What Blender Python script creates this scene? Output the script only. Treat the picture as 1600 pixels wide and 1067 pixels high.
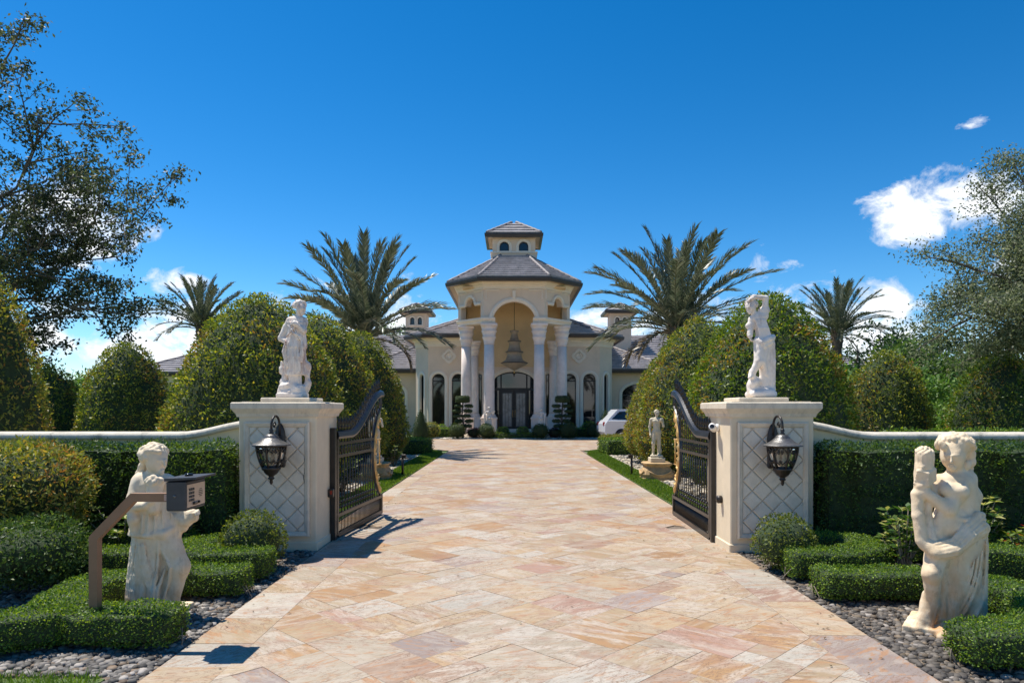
import bpy, math, random
import numpy as np
from mathutils import Vector, Matrix

for o in list(bpy.data.objects):
    bpy.data.objects.remove(o)
R = math.radians
SC = bpy.context.scene
COL = SC.collection
random.seed(7)
RNG = np.random.default_rng(11)

# ------------------------------------------------------------------ camera
CAM_H, F_PX, U0, V0 = 1.75, 1067.0, 801.0, 640.0
cd = bpy.data.cameras.new('camera')
cd.sensor_width = 36.0
cd.lens = 24.0
cd.shift_y = (V0 - 533.5) / 1600.0
cd.clip_start = 0.05
cd.clip_end = 5000
cam = bpy.data.objects.new('camera', cd)
cam.location = (0, 0, CAM_H)
cam.rotation_euler = (R(90), 0, 0)
COL.objects.link(cam)
SC.camera = cam

# ------------------------------------------------------------------ sky, sun, exposure
SUN_AZ, SUN_EL = -58.0, 67.0            # degrees from +Y (towards -X), above the horizon
world = bpy.data.worlds.new('World')
SC.world = world
world.use_nodes = True
wn, wl = world.node_tree.nodes, world.node_tree.links
wn.clear()
w_out = wn.new('ShaderNodeOutputWorld')
w_bg = wn.new('ShaderNodeBackground')
w_bg.inputs['Strength'].default_value = 0.10
sky = wn.new('ShaderNodeTexSky')
sky.sky_type = 'NISHITA'
sky.sun_disc = False
sky.sun_elevation = R(SUN_EL)
sky.sun_rotation = R(SUN_AZ)
sky.altitude = 900
sky.air_density = 1.0
sky.dust_density = 0.2
sky.ozone_density = 3.5
w_hsv = wn.new('ShaderNodeHueSaturation')
w_hsv.inputs['Hue'].default_value = 0.494
w_hsv.inputs['Saturation'].default_value = 1.26
w_hsv.inputs['Value'].default_value = 0.36
w_gam = wn.new('ShaderNodeGamma')
w_gam.inputs['Gamma'].default_value = 1.25
wl.new(sky.outputs[0], w_gam.inputs['Color'])
wl.new(w_gam.outputs[0], w_hsv.inputs['Color'])


def w_math(op, a, b=None, clamp=False):
    n = wn.new('ShaderNodeMath')
    n.operation = op
    n.use_clamp = clamp
    for i, v in enumerate((a, b)):
        if v is None:
            continue
        if isinstance(v, (int, float)):
            n.inputs[i].default_value = v
        else:
            wl.new(v, n.inputs[i])
    return n.outputs[0]


# fair weather clouds: puffs at a few bearings plus a broken band low over the whole horizon
w_tc = wn.new('ShaderNodeTexCoord')
w_sep = wn.new('ShaderNodeSeparateXYZ')
wl.new(w_tc.outputs['Generated'], w_sep.inputs[0])
w_n1 = wn.new('ShaderNodeTexNoise')
w_n1.inputs['Scale'].default_value = 13.0
w_n1.inputs['Detail'].default_value = 9.0
w_n1.inputs['Roughness'].default_value = 0.62
w_n1.inputs['Distortion'].default_value = 0.35
w_map = wn.new('ShaderNodeMapping')
w_map.inputs['Scale'].default_value = (1.25, 1.25, 1.7)
wl.new(w_tc.outputs['Generated'], w_map.inputs[0])
wl.new(w_map.outputs[0], w_n1.inputs['Vector'])
w_n2 = wn.new('ShaderNodeTexNoise')
w_n2.inputs['Scale'].default_value = 3.2
w_n2.inputs['Detail'].default_value = 3.0
wl.new(w_map.outputs[0], w_n2.inputs['Vector'])
# band: strongest at the horizon, gone at about 17 degrees
band = w_math('MULTIPLY', w_math('SUBTRACT', 0.15, w_sep.outputs['Z']), 7.0)
band = w_math('MINIMUM', w_math('MAXIMUM', band, -3.0), 0.45)
band = w_math('ADD', band, w_math('MULTIPLY', w_math('SUBTRACT', w_n2.outputs[0], 0.56), 1.7))
field = band
for (u, v, ru, rv, amp) in ((1478, 326, 118, 58, 0.70), (1420, 470, 120, 45, 0.45), (1529, 187, 30, 11, 0.40),
                            (90, 350, 130, 70, 0.5), (262, 438, 60, 22, 0.45), (1120, 480, 120, 28, 0.4),
                            (940, 497, 60, 22, 0.35), (290, 560, 110, 40, 0.5)):
    c = Vector((u - U0, F_PX, V0 - v))
    L = c.length
    c.normalize()
    right = Vector((0, 0, 1)).cross(c).normalized() * -1
    up = right.cross(c).normalized()
    if up.z < 0:
        up = -up
    dx = wn.new('ShaderNodeVectorMath'); dx.operation = 'DOT_PRODUCT'
    wl.new(w_tc.outputs['Generated'], dx.inputs[0]); dx.inputs[1].default_value = right * (L / ru)
    dy = wn.new('ShaderNodeVectorMath'); dy.operation = 'DOT_PRODUCT'
    wl.new(w_tc.outputs['Generated'], dy.inputs[0]); dy.inputs[1].default_value = up * (L / rv)
    front = wn.new('ShaderNodeVectorMath'); front.operation = 'DOT_PRODUCT'
    wl.new(w_tc.outputs['Generated'], front.inputs[0]); front.inputs[1].default_value = c
    r2 = w_math('ADD', w_math('POWER', dx.outputs['Value'], 2.0), w_math('POWER', dy.outputs['Value'], 2.0))
    blob = w_math('MULTIPLY', w_math('SUBTRACT', 1.0, r2), amp)
    blob = w_math('SUBTRACT', blob, w_math('MULTIPLY', w_math('LESS_THAN', front.outputs['Value'], 0.3), 5.0))
    field = w_math('MAXIMUM', field, w_math('MAXIMUM', blob, -1.0))
dens = w_math('ADD', field, w_math('MULTIPLY', w_math('SUBTRACT', w_n1.outputs[0], 0.5), 2.6))
dens = w_math('MULTIPLY', w_math('SUBTRACT', dens, 0.05), 2.2, clamp=True)
above = w_math('MULTIPLY', w_math('ADD', w_sep.outputs['Z'], 0.02), 40.0, clamp=True)
dens = w_math('MULTIPLY', w_math('MULTIPLY', dens, above), 0.92)
w_cc = wn.new('ShaderNodeMix'); w_cc.data_type = 'RGBA'
w_cc.inputs['A'].default_value = (2.7, 2.95, 3.4, 1)
w_cc.inputs['B'].default_value = (4.5, 4.55, 4.6, 1)
wl.new(dens, w_cc.inputs['Factor'])
w_mix = wn.new('ShaderNodeMix'); w_mix.data_type = 'RGBA'
wl.new(dens, w_mix.inputs['Factor'])
wl.new(w_hsv.outputs[0], w_mix.inputs['A'])
wl.new(w_cc.outputs['Result'], w_mix.inputs['B'])
wl.new(w_mix.outputs['Result'], w_bg.inputs['Color'])
wl.new(w_bg.outputs[0], w_out.inputs[0])

to_sun = Vector((math.sin(R(SUN_AZ)) * math.cos(R(SUN_EL)), math.cos(R(SUN_AZ)) * math.cos(R(SUN_EL)), math.sin(R(SUN_EL))))
sl = bpy.data.lights.new('sun', 'SUN')
sl.energy = 2.25
sl.angle = R(0.53)
sl.color = (1.0, 0.95, 0.86)
sun = bpy.data.objects.new('sun', sl)
sun.rotation_euler = to_sun.to_track_quat('Z', 'Y').to_euler()
sun.location = (-20, 40, 50)
COL.objects.link(sun)

SC.view_settings.view_transform = 'Standard'
SC.view_settings.look = 'None'
SC.view_settings.gamma = 1.0
SC.view_settings.use_curve_mapping = False
SC.view_settings.exposure = 1.5
SC.render.engine = 'CYCLES'
SC.cycles.use_denoising = True
SC.cycles.max_bounces = 8
SC.cycles.diffuse_bounces = 4
SC.cycles.glossy_bounces = 3
SC.cycles.transmission_bounces = 6
SC.cycles.transparent_max_bounces = 8
SC.cycles.sample_clamp_indirect = 4.0
SC.cycles.sample_clamp_direct = 10.0


# ------------------------------------------------------------------ materials
def srgb(r, g, b):
    f = lambda c: c / 12.92 if c <= 0.04045 else ((c + 0.055) / 1.055) ** 2.4
    return tuple(f(c / 255.0) for c in (r, g, b))


MATS = {}


def mat(name, col, rough=0.6, metal=0.0, var=0.12, scale=6.0, bump=0.0, bump_scale=40.0, spec=0.5, stain=None, coat=0.0):
    """principled material whose colour wanders with two octaves of noise; stain=(colour, scale, threshold, amount)"""
    if name in MATS:
        return MATS[name]
    m = bpy.data.materials.new(name)
    m.use_nodes = True
    n, l = m.node_tree.nodes, m.node_tree.links
    b = n['Principled BSDF']
    b.inputs['Roughness'].default_value = rough
    b.inputs['Metallic'].default_value = metal
    b.inputs['Specular IOR Level'].default_value = spec
    b.inputs['Coat Weight'].default_value = coat
    tc = n.new('ShaderNodeTexCoord')
    nz = n.new('ShaderNodeTexNoise')
    nz.inputs['Scale'].default_value = scale
    nz.inputs['Detail'].default_value = 6
    nz.inputs['Roughness'].default_value = 0.65
    l.new(tc.outputs['Object'], nz.inputs['Vector'])
    rmp = n.new('ShaderNodeValToRGB')
    lo = tuple(max(0.0, c * (1 - var)) for c in col) + (1,)
    hi = tuple(min(1.0, c * (1 + var)) for c in col) + (1,)
    rmp.color_ramp.elements[0].position = 0.3
    rmp.color_ramp.elements[1].position = 0.7
    rmp.color_ramp.elements[0].color = lo
    rmp.color_ramp.elements[1].color = hi
    l.new(nz.outputs[0], rmp.inputs[0])
    out = rmp.outputs[0]
    if stain:
        scol, ssc, thr, amt = stain
        s = n.new('ShaderNodeTexNoise')
        s.inputs['Scale'].default_value = ssc
        s.inputs['Detail'].default_value = 8
        s.inputs['Roughness'].default_value = 0.7
        s.inputs['Distortion'].default_value = 0.6
        mp = n.new('ShaderNodeMapping')
        mp.inputs['Location'].default_value = (3.1, 7.7, 1.3)
        mp.inputs['Scale'].default_value = (1, 1, 0.45)
        l.new(tc.outputs['Object'], mp.inputs[0])
        l.new(mp.outputs[0], s.inputs['Vector'])
        sr = n.new('ShaderNodeMapRange')
        sr.inputs['From Min'].default_value = thr
        sr.inputs['From Max'].default_value = thr + 0.16
        sr.inputs['To Max'].default_value = amt
        l.new(s.outputs[0], sr.inputs['Value'])
        mx = n.new('ShaderNodeMix')
        mx.data_type = 'RGBA'
        mx.inputs['B'].default_value = tuple(scol) + (1,)
        l.new(sr.outputs[0], mx.inputs['Factor'])
        l.new(out, mx.inputs['A'])
        out = mx.outputs['Result']
    l.new(out, b.inputs['Base Color'])
    if bump:
        nb = n.new('ShaderNodeTexNoise')
        nb.inputs['Scale'].default_value = bump_scale
        nb.inputs['Detail'].default_value = 5
        l.new(tc.outputs['Object'], nb.inputs['Vector'])
        bp = n.new('ShaderNodeBump')
        bp.inputs['Strength'].default_value = bump
        bp.inputs['Distance'].default_value = 0.01
        l.new(nb.outputs[0], bp.inputs['Height'])
        l.new(bp.outputs[0], b.inputs['Normal'])
    MATS[name] = m
    return m


def tint_mat(name, rough=0.5, trans=0.0, spec=0.4, gloss_var=0.0):
    """colour comes from the per-face attribute 'tint' (each leaf, blade or pebble has its own)"""
    if name in MATS:
        return MATS[name]
    m = bpy.data.materials.new(name)
    m.use_nodes = True
    n, l = m.node_tree.nodes, m.node_tree.links
    b = n['Principled BSDF']
    b.inputs['Roughness'].default_value = rough
    b.inputs['Specular IOR Level'].default_value = spec
    a = n.new('ShaderNodeAttribute')
    a.attribute_name = 'tint'
    l.new(a.outputs['Color'], b.inputs['Base Color'])
    if trans > 0:
        t = n.new('ShaderNodeBsdfTranslucent')
        hs = n.new('ShaderNodeHueSaturation')
        hs.inputs['Hue'].default_value = 0.485
        hs.inputs['Saturation'].default_value = 1.15
        hs.inputs['Value'].default_value = 1.5
        l.new(a.outputs['Color'], hs.inputs['Color'])
        l.new(hs.outputs[0], t.inputs['Color'])
        mx = n.new('ShaderNodeMixShader')
        mx.inputs[0].default_value = trans
        l.new(b.outputs[0], mx.inputs[1])
        l.new(t.outputs[0], mx.inputs[2])
        l.new(mx.outputs[0], n['Material Output'].inputs[0])
    MATS[name] = m
    return m


# ------------------------------------------------------------------ object helpers
def tag(o, label=None, cat=None, group=None, kind=None):
    if label:
        o['label'] = label
    if cat:
        o['category'] = cat
    if group:
        o['group'] = group
    if kind:
        o['kind'] = kind
    return o


def thing(name, label, cat, loc=(0, 0, 0), rz=0.0, group=None):
    o = bpy.data.objects.new(name, None)
    o.empty_display_size = 0.1
    o.location = loc
    o.rotation_euler = (0, 0, rz)
    COL.objects.link(o)
    return tag(o, label, cat, group)


def link_mesh(name, me, m=None, parent=None, loc=(0, 0, 0), rz=0.0):
    o = bpy.data.objects.new(name, me)
    if m is not None and not me.materials:
        me.materials.append(m)
    o.location = loc
    o.rotation_euler = (0, 0, rz)
    COL.objects.link(o)
    if parent is not None:
        o.parent = parent
    return o


def np_mesh(name, verts, polys, tint=None, smooth=False):
    """verts (N,3); polys (M,k) constant k"""
    verts = np.asarray(verts, dtype=np.float32)
    polys = np.asarray(polys, dtype=np.int32)
    me = bpy.data.meshes.new(name)
    me.vertices.add(len(verts))
    me.vertices.foreach_set('co', verts.ravel())
    k = polys.shape[1]
    me.loops.add(polys.size)
    me.loops.foreach_set('vertex_index', polys.ravel())
    me.polygons.add(len(polys))
    me.polygons.foreach_set('loop_start', np.arange(0, polys.size, k, dtype=np.int32))
    me.polygons.foreach_set('loop_total', np.full(len(polys), k, dtype=np.int32))
    if smooth:
        me.polygons.foreach_set('use_smooth', np.ones(len(polys), dtype=bool))
    me.update(calc_edges=True)
    if tint is not None:
        at = me.attributes.new('tint', 'FLOAT_COLOR', 'FACE')
        t = np.ones((len(polys), 4), dtype=np.float32)
        t[:, :tint.shape[1]] = tint
        at.data.foreach_set('color', t.ravel())
    return me


def copy_tree(src, parent=None, loc=None, rz=None, label=None, scale=None):
    c = src.copy()
    COL.objects.link(c)
    if parent is not None:
        c.parent = parent
    if loc is not None:
        c.location = loc
    if rz is not None:
        c.rotation_euler = (0, 0, rz)
    if label:
        c['label'] = label
    if scale is not None:
        c.scale = scale if hasattr(scale, '__len__') else (scale,) * 3
    for ch in list(src.children):
        copy_tree(ch, c)
    return c


class MB:
    """collects shapes into one mesh"""

    def __init__(self):
        self.v, self.f, self.sm = [], [], []

    def add(self, verts, faces, smooth=False, M=None):
        b = len(self.v)
        for p in verts:
            self.v.append(tuple(M @ Vector(p)) if M is not None else tuple(p))
        for f in faces:
            self.f.append([b + i for i in f])
            self.sm.append(smooth)
        return self

    def box(self, c, s, rz=0.0, M=None, bev=0.0):
        x, y, z = s[0] / 2, s[1] / 2, s[2] / 2
        T = Matrix.Translation(c) @ Matrix.Rotation(rz, 4, 'Z')
        if M is not None:
            T = M @ T
        if bev <= 0:
            vs = [(-x, -y, -z), (x, -y, -z), (x, y, -z), (-x, y, -z), (-x, -y, z), (x, -y, z), (x, y, z), (-x, y, z)]
            fs = [(0, 3, 2, 1), (4, 5, 6, 7), (0, 1, 5, 4), (1, 2, 6, 5), (2, 3, 7, 6), (3, 0, 4, 7)]
            return self.add(vs, fs, False, T)
        b = min(bev, x * .9, y * .9, z * .9)

        vs, fs = [], []
        prof = [(b, -z), (0, -z + b), (0, z - b), (b, z)]
        for ins, zz in prof:
            xx, yy = x - ins, y - ins
            cx = b if ins == 0 else b * 0.6
            vs += [(-xx + cx, -yy, zz), (xx - cx, -yy, zz), (xx, -yy + cx, zz), (xx, yy - cx, zz),
                   (xx - cx, yy, zz), (-xx + cx, yy, zz), (-xx, yy - cx, zz), (-xx, -yy + cx, zz)]
        for r in range(3):
            for i in range(8):
                j = (i + 1) % 8
                fs.append((r * 8 + i, r * 8 + j, r * 8 + 8 + j, r * 8 + 8 + i))
        fs.append(tuple(range(7, -1, -1)))
        fs.append(tuple(range(24, 32)))
        return self.add(vs, fs, False, T)

    def tube(self, pts, rad, n=8, smooth=True, cap=True, flat=1.0):
        pts = [Vector(p) for p in pts]
        if not hasattr(rad, '__len__'):
            rad = [rad] * len(pts)
        vs, fs = [], []
        prev = None
        for i, p in enumerate(pts):
            t = (pts[min(i + 1, len(pts) - 1)] - pts[max(i - 1, 0)])
            if t.length < 1e-9:
                t = Vector((0, 0, 1))
            t.normalize()
            if prev is None:
                a = Vector((0, 0, 1)) if abs(t.z) < 0.9 else Vector((0, 1, 0))
                s = t.cross(a).normalized()
            else:
                s = (prev - t * prev.dot(t))
                s = s.normalized() if s.length > 1e-6 else t.orthogonal().normalized()
            prev = s
            w = t.cross(s)
            for k in range(n):
                a = 2 * math.pi * (k + 0.5) / n
                vs.append(p + s * (math.cos(a) * rad[i]) + w * (math.sin(a) * rad[i] * flat))
        for i in range(len(pts) - 1):
            for k in range(n):
                j = (k + 1) % n
                fs.append((i * n + k, i * n + j, i * n + n + j, i * n + n + k))
        self.add(vs, fs, smooth)
        if cap:
            b = len(self.v) - len(vs)
            self.f.append([b + k for k in range(n)][::-1]); self.sm.append(False)
            e = b + (len(pts) - 1) * n
            self.f.append([e + k for k in range(n)]); self.sm.append(False)
        return self

    def lathe(self, prof, n=24, c=(0, 0, 0), smooth=True, flute=None, M=None, sx=1.0, sy=1.0):
        vs, fs = [], []
        for r, z in prof:
            for k in range(n):
                a = 2 * math.pi * k / n
                rr = r * (flute(a, z) if flute else 1)
                vs.append((c[0] + math.cos(a) * rr * sx, c[1] + math.sin(a) * rr * sy, c[2] + z))
        for i in range(len(prof) - 1):
            for k in range(n):
                j = (k + 1) % n
                fs.append((i * n + k, i * n + j, i * n + n + j, i * n + n + k))
        if prof[0][0] > 1e-4:
            fs.append(tuple(range(n - 1, -1, -1)))
        if prof[-1][0] > 1e-4:
            fs.append(tuple(range((len(prof) - 1) * n, len(prof) * n)))
        return self.add(vs, fs, smooth, M)

    def prism(self, poly, z0, z1, M=None):
        """poly: list of (x,y) counter-clockwise"""
        n = len(poly)
        vs = [(x, y, z0) for x, y in poly] + [(x, y, z1) for x, y in poly]
        fs = [tuple(range(n - 1, -1, -1)), tuple(range(n, 2 * n))]
        for i in range(n):
            j = (i + 1) % n
            fs.append((i, j, n + j, n + i))
        return self.add(vs, fs, False, M)

    def sweep(self, path, prof, closed=False):
        """profile (out, z) swept along a plan path of (x,y,z) points; out is to the right of travel"""
        P = [Vector(p) for p in path]
        n, k = len(P), len(prof)
        vs, fs = [], []
        for i in range(n):
            if closed:
                a, b = P[(i - 1) % n], P[(i + 1) % n]
            else:
                a, b = P[max(i - 1, 0)], P[min(i + 1, n - 1)]
            d1 = (P[i] - a); d2 = (b - P[i])
            d1.z = d2.z = 0
            d1 = d1.normalized() if d1.length > 1e-6 else d2.normalized()
            d2 = d2.normalized() if d2.length > 1e-6 else d1
            nn = Vector((d1.y + d2.y, -(d1.x + d2.x), 0))
            nn.normalize()
            cs = max(0.3, nn.dot(Vector((d1.y, -d1.x, 0))))
            for o_, z_ in prof:
                vs.append(P[i] + nn * (o_ / cs) + Vector((0, 0, z_)))
        m = n if closed else n - 1
        for i in range(m):
            i2 = (i + 1) % n
            for j in range(k):
                j2 = (j + 1) % k
                fs.append((i * k + j, i * k + j2, i2 * k + j2, i2 * k + j))
        if not closed:
            fs.append(tuple(range(k))[::-1])
            fs.append(tuple(range((n - 1) * k, n * k)))
        return self.add(vs, fs, False)

    def mesh(self, name):
        me = bpy.data.meshes.new(name)
        me.from_pydata(self.v, [], self.f)
        if any(self.sm):
            me.polygons.foreach_set('use_smooth', self.sm)
        me.update()
        return me

    def build(self, name, m, parent=None, loc=(0, 0, 0), rz=0.0):
        return link_mesh(name, self.mesh(name), m, parent, loc, rz)


# ------------------------------------------------------------------ foliage helpers
def sample_surface(me, n):
    me.calc_loop_triangles()
    nv = len(me.vertices)
    co = np.empty(nv * 3, dtype=np.float32); me.vertices.foreach_get('co', co); co = co.reshape(-1, 3)
    nt = len(me.loop_triangles)
    tr = np.empty(nt * 3, dtype=np.int32); me.loop_triangles.foreach_get('vertices', tr); tr = tr.reshape(-1, 3)
    a, b, c = co[tr[:, 0]], co[tr[:, 1]], co[tr[:, 2]]
    nn = np.cross(b - a, c - a)
    ar = np.linalg.norm(nn, axis=1)
    nn = nn / np.maximum(ar, 1e-9)[:, None]
    idx = RNG.choice(nt, n, p=ar / ar.sum())
    r1, r2 = np.sqrt(RNG.random(n)), RNG.random(n)
    p = a[idx] * (1 - r1)[:, None] + b[idx] * (r1 * (1 - r2))[:, None] + c[idx] * (r1 * r2)[:, None]
    return p, nn[idx], ar.sum() / 2


def unit(v):
    return v / np.maximum(np.linalg.norm(v, axis=1), 1e-9)[:, None]


def leaf_arrays(p, d, side, L, W, fold=0.12):
    """diamond shaped leaves folded along the midrib: 4 verts, one quad each"""
    n = len(p)
    L = np.broadcast_to(L, (n,))[:, None]
    W = np.broadcast_to(W, (n,))[:, None]
    up = np.cross(side, d)
    v = np.empty((n, 4, 3), dtype=np.float32)
    v[:, 0] = p
    v[:, 1] = p + d * L * 0.5 + side * W * 0.5 + up * W * fold
    v[:, 2] = p + d * L
    v[:, 3] = p + d * L * 0.5 - side * W * 0.5 + up * W * fold
    q = np.arange(n * 4, dtype=np.int32).reshape(-1, 4)
    return v.reshape(-1, 3), q


def palette(n, cols, weights, jit=0.25):
    cols = np.asarray(cols, dtype=np.float32)
    w = np.asarray(weights, dtype=np.float64)
    i = RNG.choice(len(cols), n, p=w / w.sum())
    return np.clip(cols[i] * (1 + (RNG.random((n, 1)) - 0.5) * 2 * jit), 0, 1)


def patch_noise(p, s, seed=0.0):
    x, y, z = p[:, 0] * s + seed, p[:, 1] * s + seed * 1.7, p[:, 2] * s + seed * 0.3
    return (np.sin(x * 1.3 + 1.1 * np.sin(y * 1.7)) + np.sin(y * 1.9 + 1.3 * np.sin(z * 1.4)) + np.sin(z * 1.6 + 1.2 * np.sin(x * 1.8))) / 3


def foliage_on(me, density, L, W, spread=0.7, depth=0.05, cols=None, weights=None, tips=None, gap=None):
    """leaves growing out of the surface of mesh me"""
    _, _, area = sample_surface(me, 4)
    n = int(area * density)
    p, nn, _ = sample_surface(me, n)
    rnd = unit(RNG.normal(size=(n, 3)))
    d = unit(nn * (1 - spread) + rnd * spread + np.array([0, 0, 0.15]))
    side = unit(np.cross(d, unit(RNG.normal(size=(n, 3)))))
    lump = patch_noise(p, 5.0) * 0.5 + patch_noise(p, 13.0, 4.0) * 0.5
    p = p + nn * ((RNG.random(n) - 0.6) * depth + lump * depth * 0.5)[:, None]
    if gap is not None:
        # leaves sit in tufts; the dark core between them stands in for shade
        t = patch_noise(p, gap[0], 2.0) * 0.6 + patch_noise(p, gap[0] * 2.1, 7.0) * 0.4
        keep = (t > gap[1]) | (RNG.random(n) < 0.25)
        p, d, side, nn = p[keep], d[keep], side[keep], nn[keep]
        p = p + nn * (np.clip(t[keep] - gap[1], 0, 1) * gap[2])[:, None]
        n = len(p)
    ls = L * (0.6 + 0.7 * RNG.random(n))
    v, q = leaf_arrays(p, d, side, ls, ls * (W / L))
    col = palette(n, cols, weights)
    if tips is not None:
        # young growth in patches, mostly on the outside and towards the top
        k = (patch_noise(p, 2.2, 9.0) > tips[1]) & (RNG.random(n) < tips[2])
        col[k] = palette(int(k.sum()), tips[0], [1] * len(tips[0]))
    return v, q, col


def hedge_mesh(paths, w, h, z0=0.06, r=0.05, step=0.05):
    """clipped hedge: a rounded box section along plan paths"""
    mb = MB()
    for path in paths:
        pts = smooth_path(path, step * 2)
        hw = w / 2
        sec = []
        for (sx, sz, a0) in ((1, 0, -90), (1, 1, 0), (-1, 1, 90), (-1, 0, 180)):
            cx = sx * (hw - r)
            cz = (h - r) if sz else (z0 + r)
            for k in range(4):
                a = R(a0 + k * 30)
                sec.append((cx + r * math.cos(a), cz + r * math.sin(a)))
        # split the section finely so sampling and wobble look hand clipped
        n, k = len(pts), len(sec)
        vs, fs = [], []
        for i in range(n):
            a = Vector(pts[max(i - 1, 0)]); b = Vector(pts[min(i + 1, n - 1)])
            t = (b - a).normalized()
            nr = Vector((t.y, -t.x))
            e = min(i, n - 1 - i)
            tap = 1.0 if e > 1 else (0.93 if e == 1 else 0.82)
            for (o_, z_) in sec:
                wob = 0.012 * math.sin(i * 0.9 + z_ * 20) + 0.008 * math.sin(i * 2.3 + o_ * 9)
                vs.append((pts[i][0] + nr.x * (o_ * tap), pts[i][1] + nr.y * (o_ * tap), z_ + (wob if z_ > z0 + 2 * r else 0)))
        for i in range(n - 1):
            for j in range(k):
                j2 = (j + 1) % k
                fs.append((i * k + j, (i + 1) * k + j, (i + 1) * k + j2, i * k + j2))
        fs.append(tuple(range(k)))
        fs.append(tuple(range((n - 1) * k, n * k))[::-1])
        mb.add(vs, fs, True)
    return mb.mesh('hedge_core')


def smooth_path(path, step):
    """Catmull-Rom through 2D points, resampled"""
    P = [np.array(p, dtype=float) for p in path]
    if len(P) == 2:
        n = max(2, int(np.linalg.norm(P[1] - P[0]) / step))
        return [tuple(P[0] + (P[1] - P[0]) * i / n) for i in range(n + 1)]
    P = [2 * P[0] - P[1]] + P + [2 * P[-1] - P[-2]]
    out = []
    for i in range(1, len(P) - 2):
        p0, p1, p2, p3 = P[i - 1], P[i], P[i + 1], P[i + 2]
        n = max(2, int(np.linalg.norm(p2 - p1) / step))
        for k in range(n):
            t = k / n
            out.append(tuple(0.5 * ((2 * p1) + (-p0 + p2) * t + (2 * p0 - 5 * p1 + 4 * p2 - p3) * t * t + (-p0 + 3 * p1 - 3 * p2 + p3) * t ** 3)))
    out.append(tuple(P[-2]))
    return out


def at_ground(u, v, z=0.0):
    """photo pixel -> point on the level z"""
    Y = (CAM_H - z) * F_PX / (v - V0)
    return Vector(((u - U0) * Y / F_PX, Y, z))


def at_depth(u, v, Y):
    return Vector(((u - U0) * Y / F_PX, Y, CAM_H - (v - V0) * Y / F_PX))

# ================================================================== SETTING
M_SOIL = mat('soil', (0.085, 0.066, 0.048), 0.95, var=0.35, scale=14, bump=0.8, bump_scale=60)
M_TURF = mat('turf_soil', (0.085, 0.13, 0.035), 0.95, var=0.35, scale=8, bump=0.6, bump_scale=50)
M_SAND = mat('joint_sand', (0.17, 0.13, 0.095), 0.95, var=0.25, scale=30, bump=0.4, bump_scale=120)
M_GRAVEL = mat('pale_gravel', (0.40, 0.35, 0.28), 0.9, var=0.45, scale=38, bump=1.0, bump_scale=45)

mb = MB()
S = 1500.0
mb.add([(-S, -60, 0), (S, -60, 0), (S, 2 * S, 0), (-S, 2 * S, 0)], [(0, 1, 2, 3)])
tag(mb.build('ground', M_TURF, None, (0, 0, -0.012)), 'flat ground of soil and turf under the whole estate', 'ground', kind='structure')

mb = MB()
mb.add([(-200, -22, 0), (200, -22, 0), (200, 1.5, 0), (-200, 1.5, 0)], [(0, 1, 2, 3)])
tag(mb.build('road', mat('pale_concrete', (0.42, 0.36, 0.29), 0.9, var=0.15, scale=2.0, bump=0.3, bump_scale=60), None, (0, 0, 0.004)), 'unseen pale paved road behind the camera, added to bounce warm light', 'road', kind='structure')  # out of view; added to bounce warm light onto the statue fronts

# planting beds of soil and gravel
XL, XR, XL2, XR2 = -2.37, 2.72, -2.66, 2.88          # drive edges before and after the gate
def sheet(name, poly, z, m, label, cat, kind='structure'):
    mb = MB()
    mb.add([(x, y, z) for x, y in poly], [tuple(range(len(poly)))])
    return tag(mb.build(name, m), label, cat, kind=kind)
sheet('planting_bed', [(-9, 4.42), (XL, 4.42), (XL, 9.0), (-9, 9.0)], 0.004, M_SOIL, 'dark soil bed with pebbles around the scrolled hedges by the intercom', 'flower bed')
sheet('planting_bed', [(XR, 3.6), (9, 3.6), (9, 9.0), (XR, 9.0)], 0.004, M_SOIL, 'dark soil bed with pebbles beside the statue that lifts a torch', 'flower bed')
sheet('gravel_bed', [(-9, 9.0), (XL2 - 0.55, 9.0), (XL2 - 0.55, 28.5), (-9, 28.5)], 0.004, M_GRAVEL, 'pale gravel bed under the topiary trees on the cracked pillar\'s side', 'gravel bed')
sheet('gravel_bed', [(XR2 + 0.5, 9.0), (9, 9.0), (9, 28.5), (XR2 + 0.5, 28.5)], 0.004, M_GRAVEL, 'pale gravel bed under the topiary trees on the white car\'s side', 'gravel bed')
sheet('gravel_bed', [(-5.2, 40.3), (5.6, 40.3), (5.6, 45.9), (-5.2, 45.9)], 0.006, M_GRAVEL, 'pale gravel bed along the foot of the mansion', 'gravel bed')

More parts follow.
